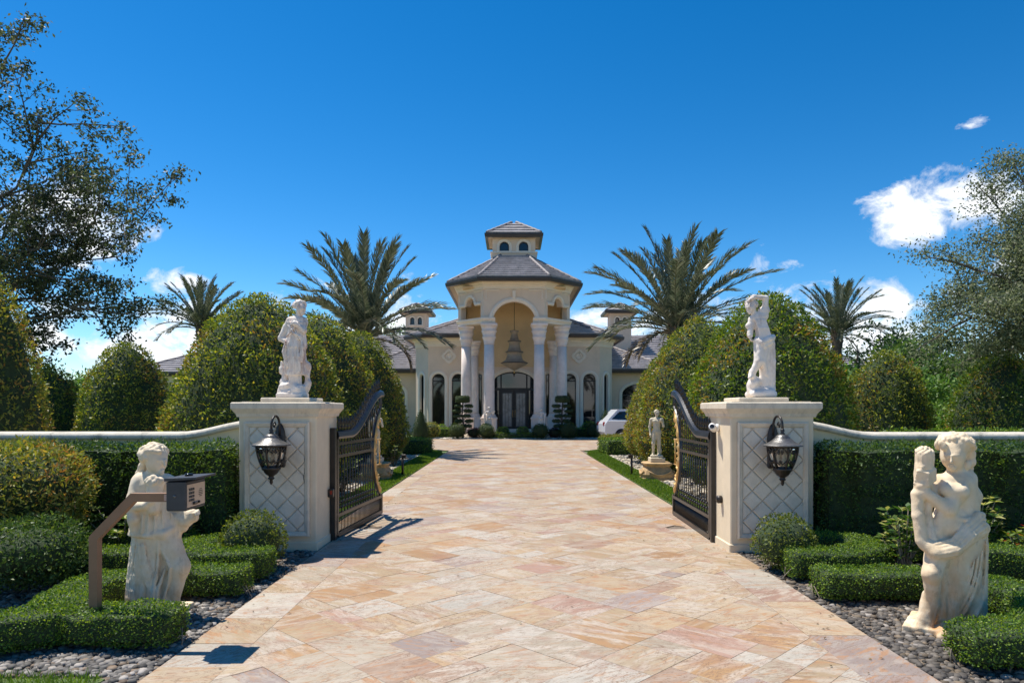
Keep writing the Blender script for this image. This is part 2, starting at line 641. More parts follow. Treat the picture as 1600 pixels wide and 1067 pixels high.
# ------------------------------------------------------------------ travertine drive, every slab built
def travertine():
    m = bpy.data.materials.new('travertine')
    m.use_nodes = True
    n, l = m.node_tree.nodes, m.node_tree.links
    b = n['Principled BSDF']
    at = n.new('ShaderNodeAttribute'); at.attribute_name = 'tint'
    geo = n.new('ShaderNodeNewGeometry')
    ang = n.new('ShaderNodeMath'); ang.operation = 'MULTIPLY'; ang.inputs[1].default_value = 37.0
    l.new(at.outputs['Alpha'], ang.inputs[0])
    # the bedding runs across most slabs, swinging a little from slab to slab
    sw = n.new('ShaderNodeMath'); sw.operation = 'SINE'; l.new(ang.outputs[0], sw.inputs[0])
    sw2 = n.new('ShaderNodeMath'); sw2.operation = 'MULTIPLY'; sw2.inputs[1].default_value = 0.75; l.new(sw.outputs[0], sw2.inputs[0])
    off = n.new('ShaderNodeCombineXYZ')
    o1 = n.new('ShaderNodeMath'); o1.operation = 'MULTIPLY'; o1.inputs[1].default_value = 173.0; l.new(at.outputs['Alpha'], o1.inputs[0])
    l.new(o1.outputs[0], off.inputs[0]); l.new(ang.outputs[0], off.inputs[1]); l.new(o1.outputs[0], off.inputs[2])
    vr = n.new('ShaderNodeVectorRotate'); vr.rotation_type = 'Z_AXIS'
    l.new(geo.outputs['Position'], vr.inputs['Vector']); l.new(sw2.outputs[0], vr.inputs['Angle'])
    ad = n.new('ShaderNodeVectorMath'); ad.operation = 'ADD'
    l.new(vr.outputs[0], ad.inputs[0]); l.new(off.outputs[0], ad.inputs[1])
    mp = n.new('ShaderNodeMapping'); mp.inputs['Scale'].default_value = (1.5, 4.6, 1.0)
    l.new(ad.outputs[0], mp.inputs[0])

    def noise(scale, detail, rough, dist, src):
        z = n.new('ShaderNodeTexNoise')
        z.inputs['Scale'].default_value = scale; z.inputs['Detail'].default_value = detail
        z.inputs['Roughness'].default_value = rough; z.inputs['Distortion'].default_value = dist
        l.new(src, z.inputs['Vector'])
        return z.outputs[0]

    def rng(src, a, b_, lo=0.0, hi=1.0):
        z = n.new('ShaderNodeMapRange')
        z.inputs['From Min'].default_value = a; z.inputs['From Max'].default_value = b_
        z.inputs['To Min'].default_value = lo; z.inputs['To Max'].default_value = hi
        l.new(src, z.inputs['Value'])
        return z.outputs[0]

    def mixc(f, a, b_, mode='MIX'):
        z = n.new('ShaderNodeMix'); z.data_type = 'RGBA'; z.blend_type = mode
        if isinstance(f, float):
            z.inputs['Factor'].default_value = f
        else:
            l.new(f, z.inputs['Factor'])
        for s, k in ((a, 'A'), (b_, 'B')):
            if isinstance(s, tuple):
                z.inputs[k].default_value = s + (1,)
            else:
                l.new(s, z.inputs[k])
        return z.outputs['Result']

    warp = noise(1.3, 3, 0.6, 1.2, mp.outputs[0])
    vein = noise(1.6, 8, 0.72, 2.4, mp.outputs[0])
    fine = noise(14, 6, 0.7, 0.8, mp.outputs[0])
    mottl = noise(3.2, 5, 0.6, 0.6, ad.outputs[0])
    sc1 = n.new('ShaderNodeMath'); sc1.operation = 'FRACT'; l.new(o1.outputs[0], sc1.inputs[0])      # each slab has its own share of banding
    def share(src, lo, hi):
        k = n.new('ShaderNodeMath'); k.operation = 'MULTIPLY'
        l.new(src, k.inputs[0]); l.new(rng(sc1.outputs[0], 0, 1, lo, hi), k.inputs[1])
        return k.outputs[0]
    c = mixc(share(rng(warp, 0.44, 0.58, 0, 1.0), 0.2, 0.85), at.outputs['Color'], (0.50, 0.43, 0.35))      # pale bands
    c = mixc(share(rng(vein, 0.52, 0.60, 0, 1.0), 0.85, 0.3), c, (0.40, 0.20, 0.09))                         # ochre veins
    c = mixc(rng(mottl, 0.52, 0.66, 0, 0.42), c, (0.32, 0.175, 0.125))                          # rose clouds
    c = mixc(share(rng(fine, 0.53, 0.64, 0, 1.0), 0.3, 0.9), c, (0.21, 0.145, 0.10))                           # grey brown bedding
    # thin dark seams along the bedding
    seam = noise(2.3, 7, 0.62, 1.8, mp.outputs[0])
    sm_ = n.new('ShaderNodeMath'); sm_.operation = 'SUBTRACT'; sm_.inputs[1].default_value = 0.5; l.new(seam, sm_.inputs[0])
    sa_ = n.new('ShaderNodeMath'); sa_.operation = 'ABSOLUTE'; l.new(sm_.outputs[0], sa_.inputs[0])
    sk = n.new('ShaderNodeMath'); sk.operation = 'MULTIPLY'; l.new(rng(sa_.outputs[0], 0.0, 0.022, 0.95, 0.0), sk.inputs[0]); l.new(rng(noise(1.7, 3, 0.5, 0, ad.outputs[0]), 0.40, 0.55), sk.inputs[1])
    c = mixc(sk.outputs[0], c, (0.20, 0.115, 0.07))
    # pits and hairline cracks
    vo = n.new('ShaderNodeTexVoronoi'); vo.feature = 'DISTANCE_TO_EDGE'; vo.inputs['Scale'].default_value = 1.5
    wv = n.new('ShaderNodeVectorMath'); wv.operation = 'ADD'
    nv = n.new('ShaderNodeTexNoise'); nv.inputs['Scale'].default_value = 4; nv.inputs['Detail'].default_value = 4
    l.new(mp.outputs[0], nv.inputs['Vector']); l.new(mp.outputs[0], wv.inputs[0]); l.new(nv.outputs['Color'], wv.inputs[1])
    l.new(wv.outputs[0], vo.inputs['Vector'])
    crack = rng(vo.outputs['Distance'], 0.0, 0.012, 1.0, 0.0)
    cm = n.new('ShaderNodeMath'); cm.operation = 'MULTIPLY'
    l.new(crack, cm.inputs[0]); l.new(rng(noise(1.1, 2, 0.5, 0, ad.outputs[0]), 0.55, 0.68, 0, 0.85), cm.inputs[1])
    c = mixc(cm.outputs[0], c, (0.13, 0.085, 0.055))
    pits = rng(noise(38, 4, 0.7, 0.4, mp.outputs[0]), 0.68, 0.76, 0, 0.6)
    pm = n.new('ShaderNodeMath'); pm.operation = 'MULTIPLY'
    l.new(pits, pm.inputs[0]); l.new(rng(mottl, 0.42, 0.6), pm.inputs[1])
    c = mixc(pm.outputs[0], c, (0.15, 0.10, 0.07))
    l.new(c, b.inputs['Base Color'])
    b.inputs['Roughness'].default_value = 0.62
    b.inputs['Specular IOR Level'].default_value = 0.35
    bp = n.new('ShaderNodeBump'); bp.inputs['Strength'].default_value = 0.35; bp.inputs['Distance'].default_value = 0.006
    hh = n.new('ShaderNodeMath'); hh.operation = 'SUBTRACT'; l.new(fine, hh.inputs[0]); l.new(pm.outputs[0], hh.inputs[1])
    l.new(hh.outputs[0], bp.inputs['Height']); l.new(bp.outputs[0], b.inputs['Normal'])
    return m


M_TRAV = travertine()
PAV_T = 0.026
mb = MB()
mb.add([(XL - .3, 1.5, 0), (XR + .3, 1.5, 0), (XR + .3, 29, 0), (14, 29, 0), (14, 40.3, 0), (-14, 40.3, 0), (-14, 29, 0), (XL - .3, 29, 0)], [tuple(range(8))])
drive = tag(mb.build('driveway', M_SAND, None, (0, 0, 0.012)), 'long drive paved with cream and ochre travertine slabs', 'driveway', kind='structure')

TRAV_COLS = [(0.60, 0.50, 0.37), (0.58, 0.42, 0.25), (0.54, 0.37, 0.26), (0.66, 0.60, 0.50), (0.45, 0.36, 0.32), (0.56, 0.33, 0.155), (0.61, 0.47, 0.31), (0.53, 0.33, 0.25)]
TRAV_COLS = [tuple((c * 0.95 + m_ * 0.05) * 0.66 for c, m_ in zip(q, (0.57, 0.43, 0.285))) for q in TRAV_COLS]
TRAV_W = [4, 4.5, 2.0, 2.6, 1.8, 3.0, 5, 1.5]


def clip_half(poly, a, b, c):
    """keep a*x+b*y<=c"""
    out = []
    for i in range(len(poly)):
        p, q = poly[i], poly[(i + 1) % len(poly)]
        dp, dq = a * p[0] + b * p[1] - c, a * q[0] + b * q[1] - c
        if dp <= 0:
            out.append(p)
        if (dp < 0) != (dq < 0) and abs(dp - dq) > 1e-9:
            t = dp / (dp - dq)
            out.append((p[0] + (q[0] - p[0]) * t, p[1] + (q[1] - p[1]) * t))
    return out


def poly_area(p):
    return abs(sum(p[i][0] * p[(i + 1) % len(p)][1] - p[(i + 1) % len(p)][0] * p[i][1] for i in range(len(p)))) / 2


def inset(poly, g):
    cx = sum(p[0] for p in poly) / len(poly); cy = sum(p[1] for p in poly) / len(poly)
    out = []
    for x, y in poly:
        d = math.hypot(x - cx, y - cy)
        k = max(0.0, 1 - g / max(d, 1e-3))
        out.append((cx + (x - cx) * k, cy + (y - cy) * k))
    return out


def slab_geo(poly, top):
    """slab with a small arris: side wall, bevel, top"""
    poly = [poly[i] for i in range(len(poly)) if math.dist(poly[i], poly[i - 1]) > 0.004]
    if len(poly) < 3 or poly_area(poly) < 0.004:
        return None
    a0 = sum(poly[i][0] * poly[(i + 1) % len(poly)][1] - poly[(i + 1) % len(poly)][0] * poly[i][1] for i in range(len(poly)))
    if a0 < 0:
        poly = poly[::-1]
    p0, p1 = inset(poly, 0.0016), inset(poly, 0.0032)
    n = len(poly)
    vs = [(x, y, 0.0) for x, y in p0] + [(x, y, top - 0.0012) for x, y in p0] + [(x, y, top) for x, y in p1]
    fs = []
    for r in range(2):
        for i in range(n):
            j = (i + 1) % n
            fs.append((r * n + i, r * n + j, (r + 1) * n + j, (r + 1) * n + i))
    fs.append(tuple(range(2 * n, 3 * n)))
    return vs, fs


# ashlar packing on a 0.215 m module, laid at 45 degrees to the drive
MOD = 0.215
rp = random.Random(21)
slabs = []
N = 150
occ = {}
C45, S45 = math.cos(R(45)), math.sin(R(45))
BW = 0.46
def region_clip(poly):
    ys = [p[1] for p in poly]
    if min(ys) < 29.0:
        lo, hi = (XL + BW, XR - BW) if min(ys) < 9.9 else (XL2 + 0.34, XR2 - 0.34)
        if max(ys) > 29.0 and min(ys) < 29.0:
            poly2 = clip_half(poly, 0, 1, 29.0)
            poly2 = clip_half(clip_half(poly2, 1, 0, hi), -1, 0, -lo)
            return [poly2, clip_half(poly, 0, -1, -29.0)]
        poly = clip_half(clip_half(poly, 1, 0, hi), -1, 0, -lo)
        return [clip_half(poly, 0, -1, -1.5)]
    poly = clip_half(clip_half(poly, 1, 0, 13.5), -1, 0, 13.5)
    return [clip_half(poly, 0, 1, 40.2)]
span = 76
for i in range(-span * 2, span * 2 + 60):
    for j in range(-span * 2, span * 2 + 120):
        x0, y0 = (i * C45 - j * S45) * MOD, (i * S45 + j * C45) * MOD + 2
        if y0 < 0.6 or y0 > 41 or abs(x0) > 14.5 or (y0 < 28 and abs(x0) > 4):
            continue
        if (i, j) in occ:
            continue
        opts = [(2, 3), (3, 2), (2, 2), (2, 2), (1, 2), (2, 1), (3, 2), (2, 3), (2, 1), (1, 1)]
        rp.shuffle(opts)
        opts.append((1, 1))
        for a, b in opts:
            if all((i + p, j + q) not in occ for p in range(a) for q in range(b)):
                break
        for p in range(a):
            for q in range(b):
                occ[(i + p, j + q)] = 1
        cs = [(i, j), (i + a, j), (i + a, j + b), (i, j + b)]
        poly = [((p * C45 - q * S45) * MOD, (p * S45 + q * C45) * MOD + 2) for p, q in cs]
        for pl in region_clip(poly):
            if len(pl) >= 3 and poly_area(pl) > 0.006:
                slabs.append(pl)
# border courses
for (xa, xb, ya, yb) in ((XL, XL + BW, 1.5, 9.9), (XR - BW, XR, 1.5, 9.9), (XL2, XL2 + 0.34, 9.9, 29), (XR2 - 0.34, XR2, 9.9, 29)):
    y = ya
    while y < yb - 0.05:
        ln = rp.choice((0.46, 0.62, 0.78, 0.92))
        y2 = min(yb, y + ln)
        slabs.append([(xa, y), (xb, y), (xb, y2), (xa, y2)])
        y = y2
slabs.append([(XL2, 9.55), (XL, 9.55), (XL, 9.9), (XL2, 9.9)])


def seen_area(pl):
    cy = sum(p[1] for p in pl) / len(pl); cx = sum(p[0] for p in pl) / len(pl)
    if cy < 4.15 or abs(cx) > cy * 0.77:
        return 0.0
    return poly_area(pl) / cy ** 3
slabs.sort(key=seen_area, reverse=True)
cols = palette(len(slabs), TRAV_COLS, TRAV_W, 0.12)
rest_v, rest_f, rest_t = [], [], []
for k, pl in enumerate(slabs):
    top = PAV_T - 0.012 + rp.uniform(-0.0015, 0.0015)
    g = slab_geo(pl, top)
    if g is None:
        continue
    t4 = tuple(cols[k]) + (rp.random(),)
    if k < 300:
        me = bpy.data.meshes.new('paver')
        me.from_pydata(g[0], [], g[1])
        at = me.attributes.new('tint', 'FLOAT_COLOR', 'FACE')
        at.data.foreach_set('color', np.tile(np.array(t4, dtype=np.float32), len(g[1])))
        me.update()
        link_mesh('paver', me, M_TRAV, drive)
    else:
        b0 = len(rest_v)
        rest_v += g[0]
        for f in g[1]:
            rest_f.append([b0 + i for i in f]); rest_t.append(t4)
me = bpy.data.meshes.new('far_pavers')
me.from_pydata(rest_v, [], rest_f)
at = me.attributes.new('tint', 'FLOAT_COLOR', 'FACE')
at.data.foreach_set('color', np.array(rest_t, dtype=np.float32).ravel())
me.update()
o = link_mesh('far_paving', me, M_TRAV, drive)
o['kind'] = 'stuff'


# ------------------------------------------------------------------ pebbles
def pebbles(name, regions, size, cols, weights, label, parent=None, avoid=None, flat=0.5):
    """river pebbles: squashed, faceted spheres, dropped at random over plan rectangles (x0,x1,y0,y1,count)"""
    base = []
    for lat in (-50, 0, 50):
        for k in range(6):
            a = R(k * 60 + (30 if lat else 0))
            base.append((math.cos(R(lat)) * math.cos(a), math.cos(R(lat)) * math.sin(a), math.sin(R(lat))))
    base = np.array([(0, 0, -1)] + base + [(0, 0, 1)], dtype=np.float32)
    tris = []
    for k in range(6):
        j = (k + 1) % 6
        tris += [(0, 1 + j, 1 + k), (1 + k, 1 + j, 7 + j), (1 + k, 7 + j, 7 + k), (7 + k, 7 + j, 13 + k), (7 + j, 13 + j, 13 + k), (13 + k, 13 + j, 19)]
    tris = np.array(tris, dtype=np.int32)
    ps = []
    for x0, x1, y0, y1, n in regions:
        p = np.column_stack([RNG.uniform(x0, x1, n), RNG.uniform(y0, y1, n)])
        ps.append(p)
    p = np.vstack(ps)
    n = len(p)
    s = size * (0.55 + 0.9 * RNG.random(n) ** 1.5)
    asp = 0.65 + 0.35 * RNG.random(n)
    ang = RNG.random(n) * 6.28
    v = np.repeat(base[None], n, 0) * (1 + 0.12 * RNG.normal(size=(n, len(base), 1)))
    x = v[..., 0] * (s)[:, None]; y = v[..., 1] * (s * asp)[:, None]; z = v[..., 2] * (s * flat)[:, None]
    ca, sa = np.cos(ang)[:, None], np.sin(ang)[:, None]
    V = np.stack([x * ca - y * sa + p[:, 0, None], x * sa + y * ca + p[:, 1, None], z + (s * flat * (0.35 + 0.6 * RNG.random(n)))[:, None]], -1)
    F = tris[None] + (np.arange(n) * len(base))[:, None, None]
    col = np.repeat(palette(n, cols, weights, 0.35), len(tris), 0)
    me = np_mesh(name, V.reshape(-1, 3), F.reshape(-1, 3), col, True)
    return tag(link_mesh(name, me, tint_mat('pebble', 0.7, 0, 0.3), parent, (0, 0, 0.004)), label, None if parent else 'pebbles', kind='stuff')


GREYS = [(0.10, 0.093, 0.085), (0.17, 0.155, 0.14), (0.30, 0.27, 0.24), (0.18, 0.13, 0.09), (0.07, 0.065, 0.06)]
pebbles('pebbles', [(-3.9, XL - 0.03, 4.45, 4.95, 1400), (-3.9, XL - 0.03, 4.95, 6.7, 3200), (-5.6, XL - 0.03, 6.7, 8.4, 2700), (-5.6, -3.9, 4.9, 6.7, 2300), (-2.62, XL - 0.03, 2.6, 4.45, 420)], 0.028, GREYS, [3, 4, 3, 1.5, 1],
        'grey river pebbles between scrolled hedges around the bouquet statue')
pebbles('pebbles', [(XR + 0.03, 4.3, 3.9, 5.0, 2300), (XR + 0.03, 4.6, 5.0, 6.7, 3700), (XR + 0.03, 6.2, 6.7, 8.4, 3000)], 0.028,
        [(0.08, 0.07, 0.062), (0.14, 0.12, 0.10), (0.17, 0.13, 0.09), (0.26, 0.23, 0.20), (0.05, 0.045, 0.04)], [4, 4, 2, 1, 2],
        'dark brown and charcoal pebbles around the torch statue')
pebbles('pebbles', [(-4.4, XL2 - 0.6, 12, 26, 2400)], 0.05, [(0.5, 0.43, 0.32), (0.35, 0.3, 0.24), (0.22, 0.21, 0.2), (0.6, 0.52, 0.4)], [3, 2, 2, 2], 'tan and grey stones under the hedge trees on the palm and intercom side')
pebbles('pebbles', [(XR2 + 0.55, 4.6, 12, 26, 2400)], 0.05, [(0.5, 0.43, 0.32), (0.35, 0.3, 0.24), (0.22, 0.21, 0.2), (0.6, 0.52, 0.4)], [3, 2, 2, 2], 'tan and grey stones around the nude statue on its ochre pedestal')
pebbles('pebbles', [(-5.0, 5.4, 40.35, 41.2, 1500)], 0.07, [(0.62, 0.58, 0.5), (0.5, 0.45, 0.38)], [3, 2], 'white stones edging the bed before the mansion')


# a few fallen leaves blown onto the slabs and pebbles
nl = 150
p = np.column_stack([RNG.uniform(-3.4, 3.6, nl), RNG.uniform(4.3, 14, nl), np.full(nl, 0.031)])
p[:90, 0] = np.where(RNG.random(90) < 0.5, XL + RNG.exponential(0.25, 90), XR - RNG.exponential(0.25, 90))
d = unit(np.column_stack([RNG.normal(size=(nl, 2)), RNG.uniform(-0.02, 0.25, nl)]))
side = unit(np.cross(d, np.array([0, 0, 1.0])))
v, q = leaf_arrays(p, d, side, RNG.uniform(0.02, 0.045, nl), RNG.uniform(0.01, 0.018, nl), 0.25)
tag(link_mesh('fallen_leaves', np_mesh('fallen_leaves', v, q, palette(nl, [(0.12, 0.075, 0.03), (0.2, 0.15, 0.05), (0.07, 0.06, 0.03)], [2, 1, 1])), tint_mat('dry_leaf', 0.7, 0.1, 0.3)), 'small dry leaves scattered over the drive', 'leaves', kind='stuff')

# ------------------------------------------------------------------ lawns
def lawn(poly, label, blades, hh=0.05):
    mb = MB()
    mb.prism(poly, -0.005, 0.034)
    o = tag(mb.build('lawn', M_TURF), label, 'lawn', kind='structure')
    me = MB().add([(x, y, 0.034) for x, y in poly], [tuple(range(len(poly)))]).mesh('t')
    p, _, area = sample_surface(me, blades)
    bpy.data.meshes.remove(me)
    d = unit(RNG.normal(size=(blades, 3)) * 0.45 + np.array([0, 0, 1.0]))
    side = unit(np.cross(d, RNG.normal(size=(blades, 3))))
    ls = hh * (0.6 + 0.8 * RNG.random(blades))
    ww = np.maximum(0.006, 0.0011 * p[:, 1])
    v, q = leaf_arrays(p, d, side, ls, ww, 0.0)
    col = palette(blades, [(0.12, 0.21, 0.03), (0.17, 0.27, 0.04), (0.085, 0.16, 0.03), (0.24, 0.27, 0.08)], [4, 4, 2, 1], 0.25)
    g = link_mesh('grass', np_mesh('grass', v, q, col), tint_mat('grass_blade', 0.55, 0.3, 0.25), o)
    g['kind'] = 'stuff'


lawn([(XL2 - 0.62, 10.2), (XL2 - 0.02, 10.2), (XL2 - 0.02, 26.2), (XL2 - 0.25, 28.0), (XL2 - 0.9, 29.2), (XL2 - 2.0, 29.8), (XL2 - 2.0, 28.2), (XL2 - 1.2, 27.6), (XL2 - 0.75, 26.5)],
     'narrow strip of mown lawn by the drive opposite the nude statue', 42000)
lawn([(XR2 + 0.02, 9.9), (XR2 + 0.58, 9.9), (XR2 + 0.68, 26.0), (XR2 + 1.0, 27.3), (XR2 + 1.9, 28.2), (XR2 + 1.9, 29.8), (XR2 + 0.9, 29.2), (XR2 + 0.25, 28.0), (XR2 + 0.02, 26.2)],
     'narrow strip of mown lawn by the drive in front of the nude statue', 42000)
lawn([(-6, 2.5), (-2.55, 2.5), (-2.6, 4.36), (-6, 4.36)], 'verge of bright grass before the pebbles by the intercom', 22000, 0.07)


# ================================================================== GATE PILLARS AND WALL
M_STUCCO = mat('pillar_stucco', (0.75, 0.62, 0.44), 0.85, var=0.09, scale=3, bump=0.25, bump_scale=90, stain=((0.36, 0.31, 0.24), 2.2, 0.62, 0.35))
M_CAST = mat('cast_stone', (0.70, 0.60, 0.46), 0.8, var=0.12, scale=9, bump=0.35, bump_scale=60, stain=((0.23, 0.22, 0.19), 3.5, 0.54, 0.5))
M_TILE = mat('panel_tile', (0.70, 0.615, 0.49), 0.65, var=0.12, scale=7, bump=0.2, bump_scale=50, stain=((0.40, 0.37, 0.32), 4, 0.55, 0.5))
M_GROUT = mat('panel_grout', (0.50, 0.43, 0.34), 0.9, var=0.2, scale=15)
M_WALL = mat('garden_wall', (0.74, 0.65, 0.44), 0.85, var=0.07, scale=2, bump=0.25, bump_scale=70, stain=((0.40, 0.36, 0.26), 1.6, 0.6, 0.3))
M_CAPW = mat('wall_coping', (0.60, 0.54, 0.44), 0.8, var=0.16, scale=7, bump=0.3, bump_scale=50, stain=((0.10, 0.11, 0.09), 4.5, 0.52, 0.7))


def pillar(x0, x1, yf, label, side):
    w = x1 - x0
    cx = (x0 + x1) / 2
    d = 0.98
    H = 1.70
    root = thing('gate_pillar', label, 'pillar', (cx, yf + d / 2, 0), group='gate pillars')
    MB().box((0, 0, H / 2), (w, d, H), bev=0.012).build('shaft', M_STUCCO, root)
    # moulded cap
    hw, hd = w / 2, d / 2
    path = [(-hw, -hd, 0), (-hw, hd, 0), (hw, hd, 0), (hw, -hd, 0)]
    path = path[::-1]
    prof = [(0.0, 1.66), (0.018, 1.66), (0.03, 1.70), (0.055, 1.735), (0.075, 1.765), (0.075, 1.83), (0.06, 1.842), (-0.06, 1.842), (-0.06, 1.66)]
    path = [(hw, -hd, 0), (hw, hd, 0), (-hw, hd, 0), (-hw, -hd, 0)]
    mb = MB().sweep(path, prof, True)
    mb.box((0, 0, 1.836), (w - 0.05, d - 0.05, 0.03))
    mb.build('cap', M_CAST, root)
    MB().box((0.03 * side, 0, 1.875), (0.62, 0.62, 0.055), bev=0.01).build('statue_plinth', M_CAST, root)
    MB().box((0, 0, 0.055), (w + 0.03, d + 0.03, 0.13), bev=0.01).build('base_course', M_STUCCO, root)
    # front panel: moulded frame around diamond tiles
    pw, pz0, pz1 = w - 0.155, 0.19, 1.60
    pn = MB().box((0, -hd - 0.006, (pz0 + pz1) / 2), (pw, 0.02, pz1 - pz0)).build('panel', M_GROUT, root)
    fr = MB()
    pr = [(0.0, -0.012), (0.028, -0.012), (0.028, 0.008), (0.018, 0.022), (0.008, 0.028), (0.0, 0.028)]
    px = pw / 2
    # frame as four mitred bars (x, z in the panel plane; y towards the camera)
    def bar(p, q):
        p, q = Vector(p), Vector(q)
        t = (q - p).normalized()
        nrm = Vector((-t.z, 0, t.x))
        vs = []
        for e, s in ((p, 1), (q, -1)):
            for wd, dy in ((0, 0), (0, -0.034), (0.018, -0.044), (0.034, -0.036), (0.052, -0.03), (0.066, -0.014), (0.066, 0)):
                vs.append(e + nrm * wd + t * (s * wd) + Vector((0, dy, 0)))
        k = 7
        fs = [(i, (i + 1) % k, k + (i + 1) % k, k + i) for i in range(k)]
        fr.add(vs, fs)
    y0 = -hd - 0.012
    cs = [(-px, y0, pz0), (px, y0, pz0), (px, y0, pz1), (-px, y0, pz1)]
    for i in range(4):
        bar(cs[i], cs[(i + 1) % 4])
    fr.build('panel_frame', M_CAST, pn)
    # diamonds, 0.245 m apart, clipped to the frame, pillowed
    ix, iz0, iz1 = px - 0.064, pz0 + 0.064, pz1 - 0.064
    pt = 0.247
    for a in range(-8, 9):
        for b in range(-8, 9):
            c = ((a + b) * pt / 2, (pz0 + pz1) / 2 + (a - b) * pt / 2)
            h = pt / 2 - 0.007
            poly = [(c[0], c[1] - h), (c[0] + h, c[1]), (c[0], c[1] + h), (c[0] - h, c[1])]
            poly = clip_half(clip_half(clip_half(clip_half(poly, 1, 0, ix), -1, 0, ix), 0, 1, iz1), 0, -1, -iz0)
            if len(poly) < 3 or poly_area(poly) < 0.0006:
                continue
            n = len(poly)
            p1 = inset(poly, 0.016)
            vs = [(x, -hd - 0.014, z) for x, z in poly] + [(x, -hd - 0.021, z) for x, z in poly] + [(x, -hd - 0.032, z) for x, z in p1]
            fs = []
            for r in range(2):
                for i in range(n):
                    j = (i + 1) % n
                    fs.append((r * n + i, r * n + j, (r + 1) * n + j, (r + 1) * n + i))
            fs.append(tuple(range(2 * n, 3 * n)))
            MB().add(vs, fs).build('tile', M_TILE, pn)
    return root


PIL_L = pillar(-3.37, -2.41, 8.42, 'cream gate pillar with diamond tiled panel and a crack down its edge', 1)
PIL_R = pillar(2.65, 3.66, 8.28, 'cream gate pillar with diamond tiled panel and a small white camera', -1)
# crack in the first pillar: a jagged groove line
rc = random.Random(3)
pts, x, z = [], 0.355, 1.42
while z > 0.78:
    pts.append((x, -0.49 - 0.028, z)); z -= rc.uniform(0.02, 0.05); x += rc.uniform(-0.012, 0.011)
MB().tube(pts, 0.0045, 4).build('crack', mat('crack_dark', (0.12, 0.1, 0.08), 0.95), PIL_L)


def wall_run(x0, x1, yc, label, flip):
    """garden wall whose coping sweeps up in an S towards the pillar at x0"""
    th = 0.2
    root = thing('garden_wall', label, 'wall', ((x0 + x1) / 2, yc, 0), group='garden walls beside the gate')
    ox = (x0 + x1) / 2
    n = 60
    top = []
    for i in range(n + 1):
        t = i / n
        x = x0 + (x1 - x0) * t
        s = abs(x - x0)
        k = min(1.0, s / 0.95)
        k = k * k * (3 - 2 * k)
        top.append((x - ox, 1.52 + (1.365 - 1.52) * k))
    vs, fs = [], []
    for x, z in top:
        vs += [(x, -th / 2, 0), (x, -th / 2, z), (x, th / 2, z), (x, th / 2, 0)]
    for i in range(n):
        for j in range(4):
            j2 = (j + 1) % 4
            fs.append((i * 4 + j, i * 4 + j2, i * 4 + 4 + j2, i * 4 + 4 + j) if not flip else (i * 4 + 4 + j, i * 4 + 4 + j2, i * 4 + j2, i * 4 + j))
    fs += [(0, 1, 2, 3), (n * 4 + 3, n * 4 + 2, n * 4 + 1, n * 4)]
    MB().add(vs, fs).build('wall', M_WALL, root)
    # half round coping
    prof = [(-0.15, 0.0), (-0.165, 0.03), (-0.155, 0.065), (-0.11, 0.09), (0.0, 0.098), (0.11, 0.09), (0.155, 0.065), (0.165, 0.03), (0.15, 0.0)]
    vs, fs = [], []
    for x, z in top:
        vs += [(x, y, z + 0.002 + dz) for y, dz in prof]
    k = len(prof)
    for i in range(n):
        for j in range(k):
            j2 = (j + 1) % k
            fs.append((i * k + j, (i + 1) * k + j, (i + 1) * k + j2, i * k + j2) if not flip else (i * k + j2, (i + 1) * k + j2, (i + 1) * k + j, i * k + j))
    fs += [tuple(range(k)), tuple(range(n * k, n * k + k))[::-1]]
    MB().add(vs, fs, True).build('coping', M_CAPW, root)
    return root


wall_run(-3.37, -14.0, 8.95, 'low cream wall with grey rounded coping behind the yellow bush', True)
wall_run(3.66, 14.0, 8.8, 'low cream wall with grey rounded coping behind the torch statue', False)

# ------------------------------------------------------------------ wall lanterns
M_IRON = mat('lantern_iron', (0.035, 0.028, 0.024), 0.42, 0.35, var=0.4, scale=20, bump=0.3, bump_scale=60, spec=0.6)
M_CANOPY = mat('weathered_sheen_canopy', (0.16, 0.155, 0.15), 0.38, 0.6, var=0.35, scale=25, bump=0.4, bump_scale=60, stain=((0.03, 0.025, 0.02), 14, 0.56, 0.9))  # paler than the iron: reflected light is put into the grey


def glass_mat(name, col, rough, alpha):
    m = bpy.data.materials.new(name); m.use_nodes = True
    n, l = m.node_tree.nodes, m.node_tree.links
    g = n.new('ShaderNodeBsdfGlossy'); g.inputs['Roughness'].default_value = rough; g.inputs['Color'].default_value = (0.9, 0.9, 0.9, 1)
    t = n.new('ShaderNodeBsdfTransparent'); t.inputs['Color'].default_value = col + (1,)
    d = n.new('ShaderNodeBsdfDiffuse'); d.inputs['Color'].default_value = (0.35, 0.31, 0.25, 1)
    m1 = n.new('ShaderNodeMixShader'); m1.inputs[0].default_value = alpha
    l.new(t.outputs[0], m1.inputs[1]); l.new(d.outputs[0], m1.inputs[2])
    fr = n.new('ShaderNodeFresnel'); fr.inputs['IOR'].default_value = 1.5
    m2 = n.new('ShaderNodeMixShader')
    l.new(fr.outputs[0], m2.inputs[0]); l.new(m1.outputs[0], m2.inputs[1]); l.new(g.outputs[0], m2.inputs[2])
    l.new(m2.outputs[0], n['Material Output'].inputs[0])
    return m


M_SEEDY = glass_mat('seedy_glass', (0.86, 0.82, 0.74), 0.12, 0.16)
M_BULB = mat('frosted_bulb', (0.75, 0.70, 0.60), 0.4, var=0.05)


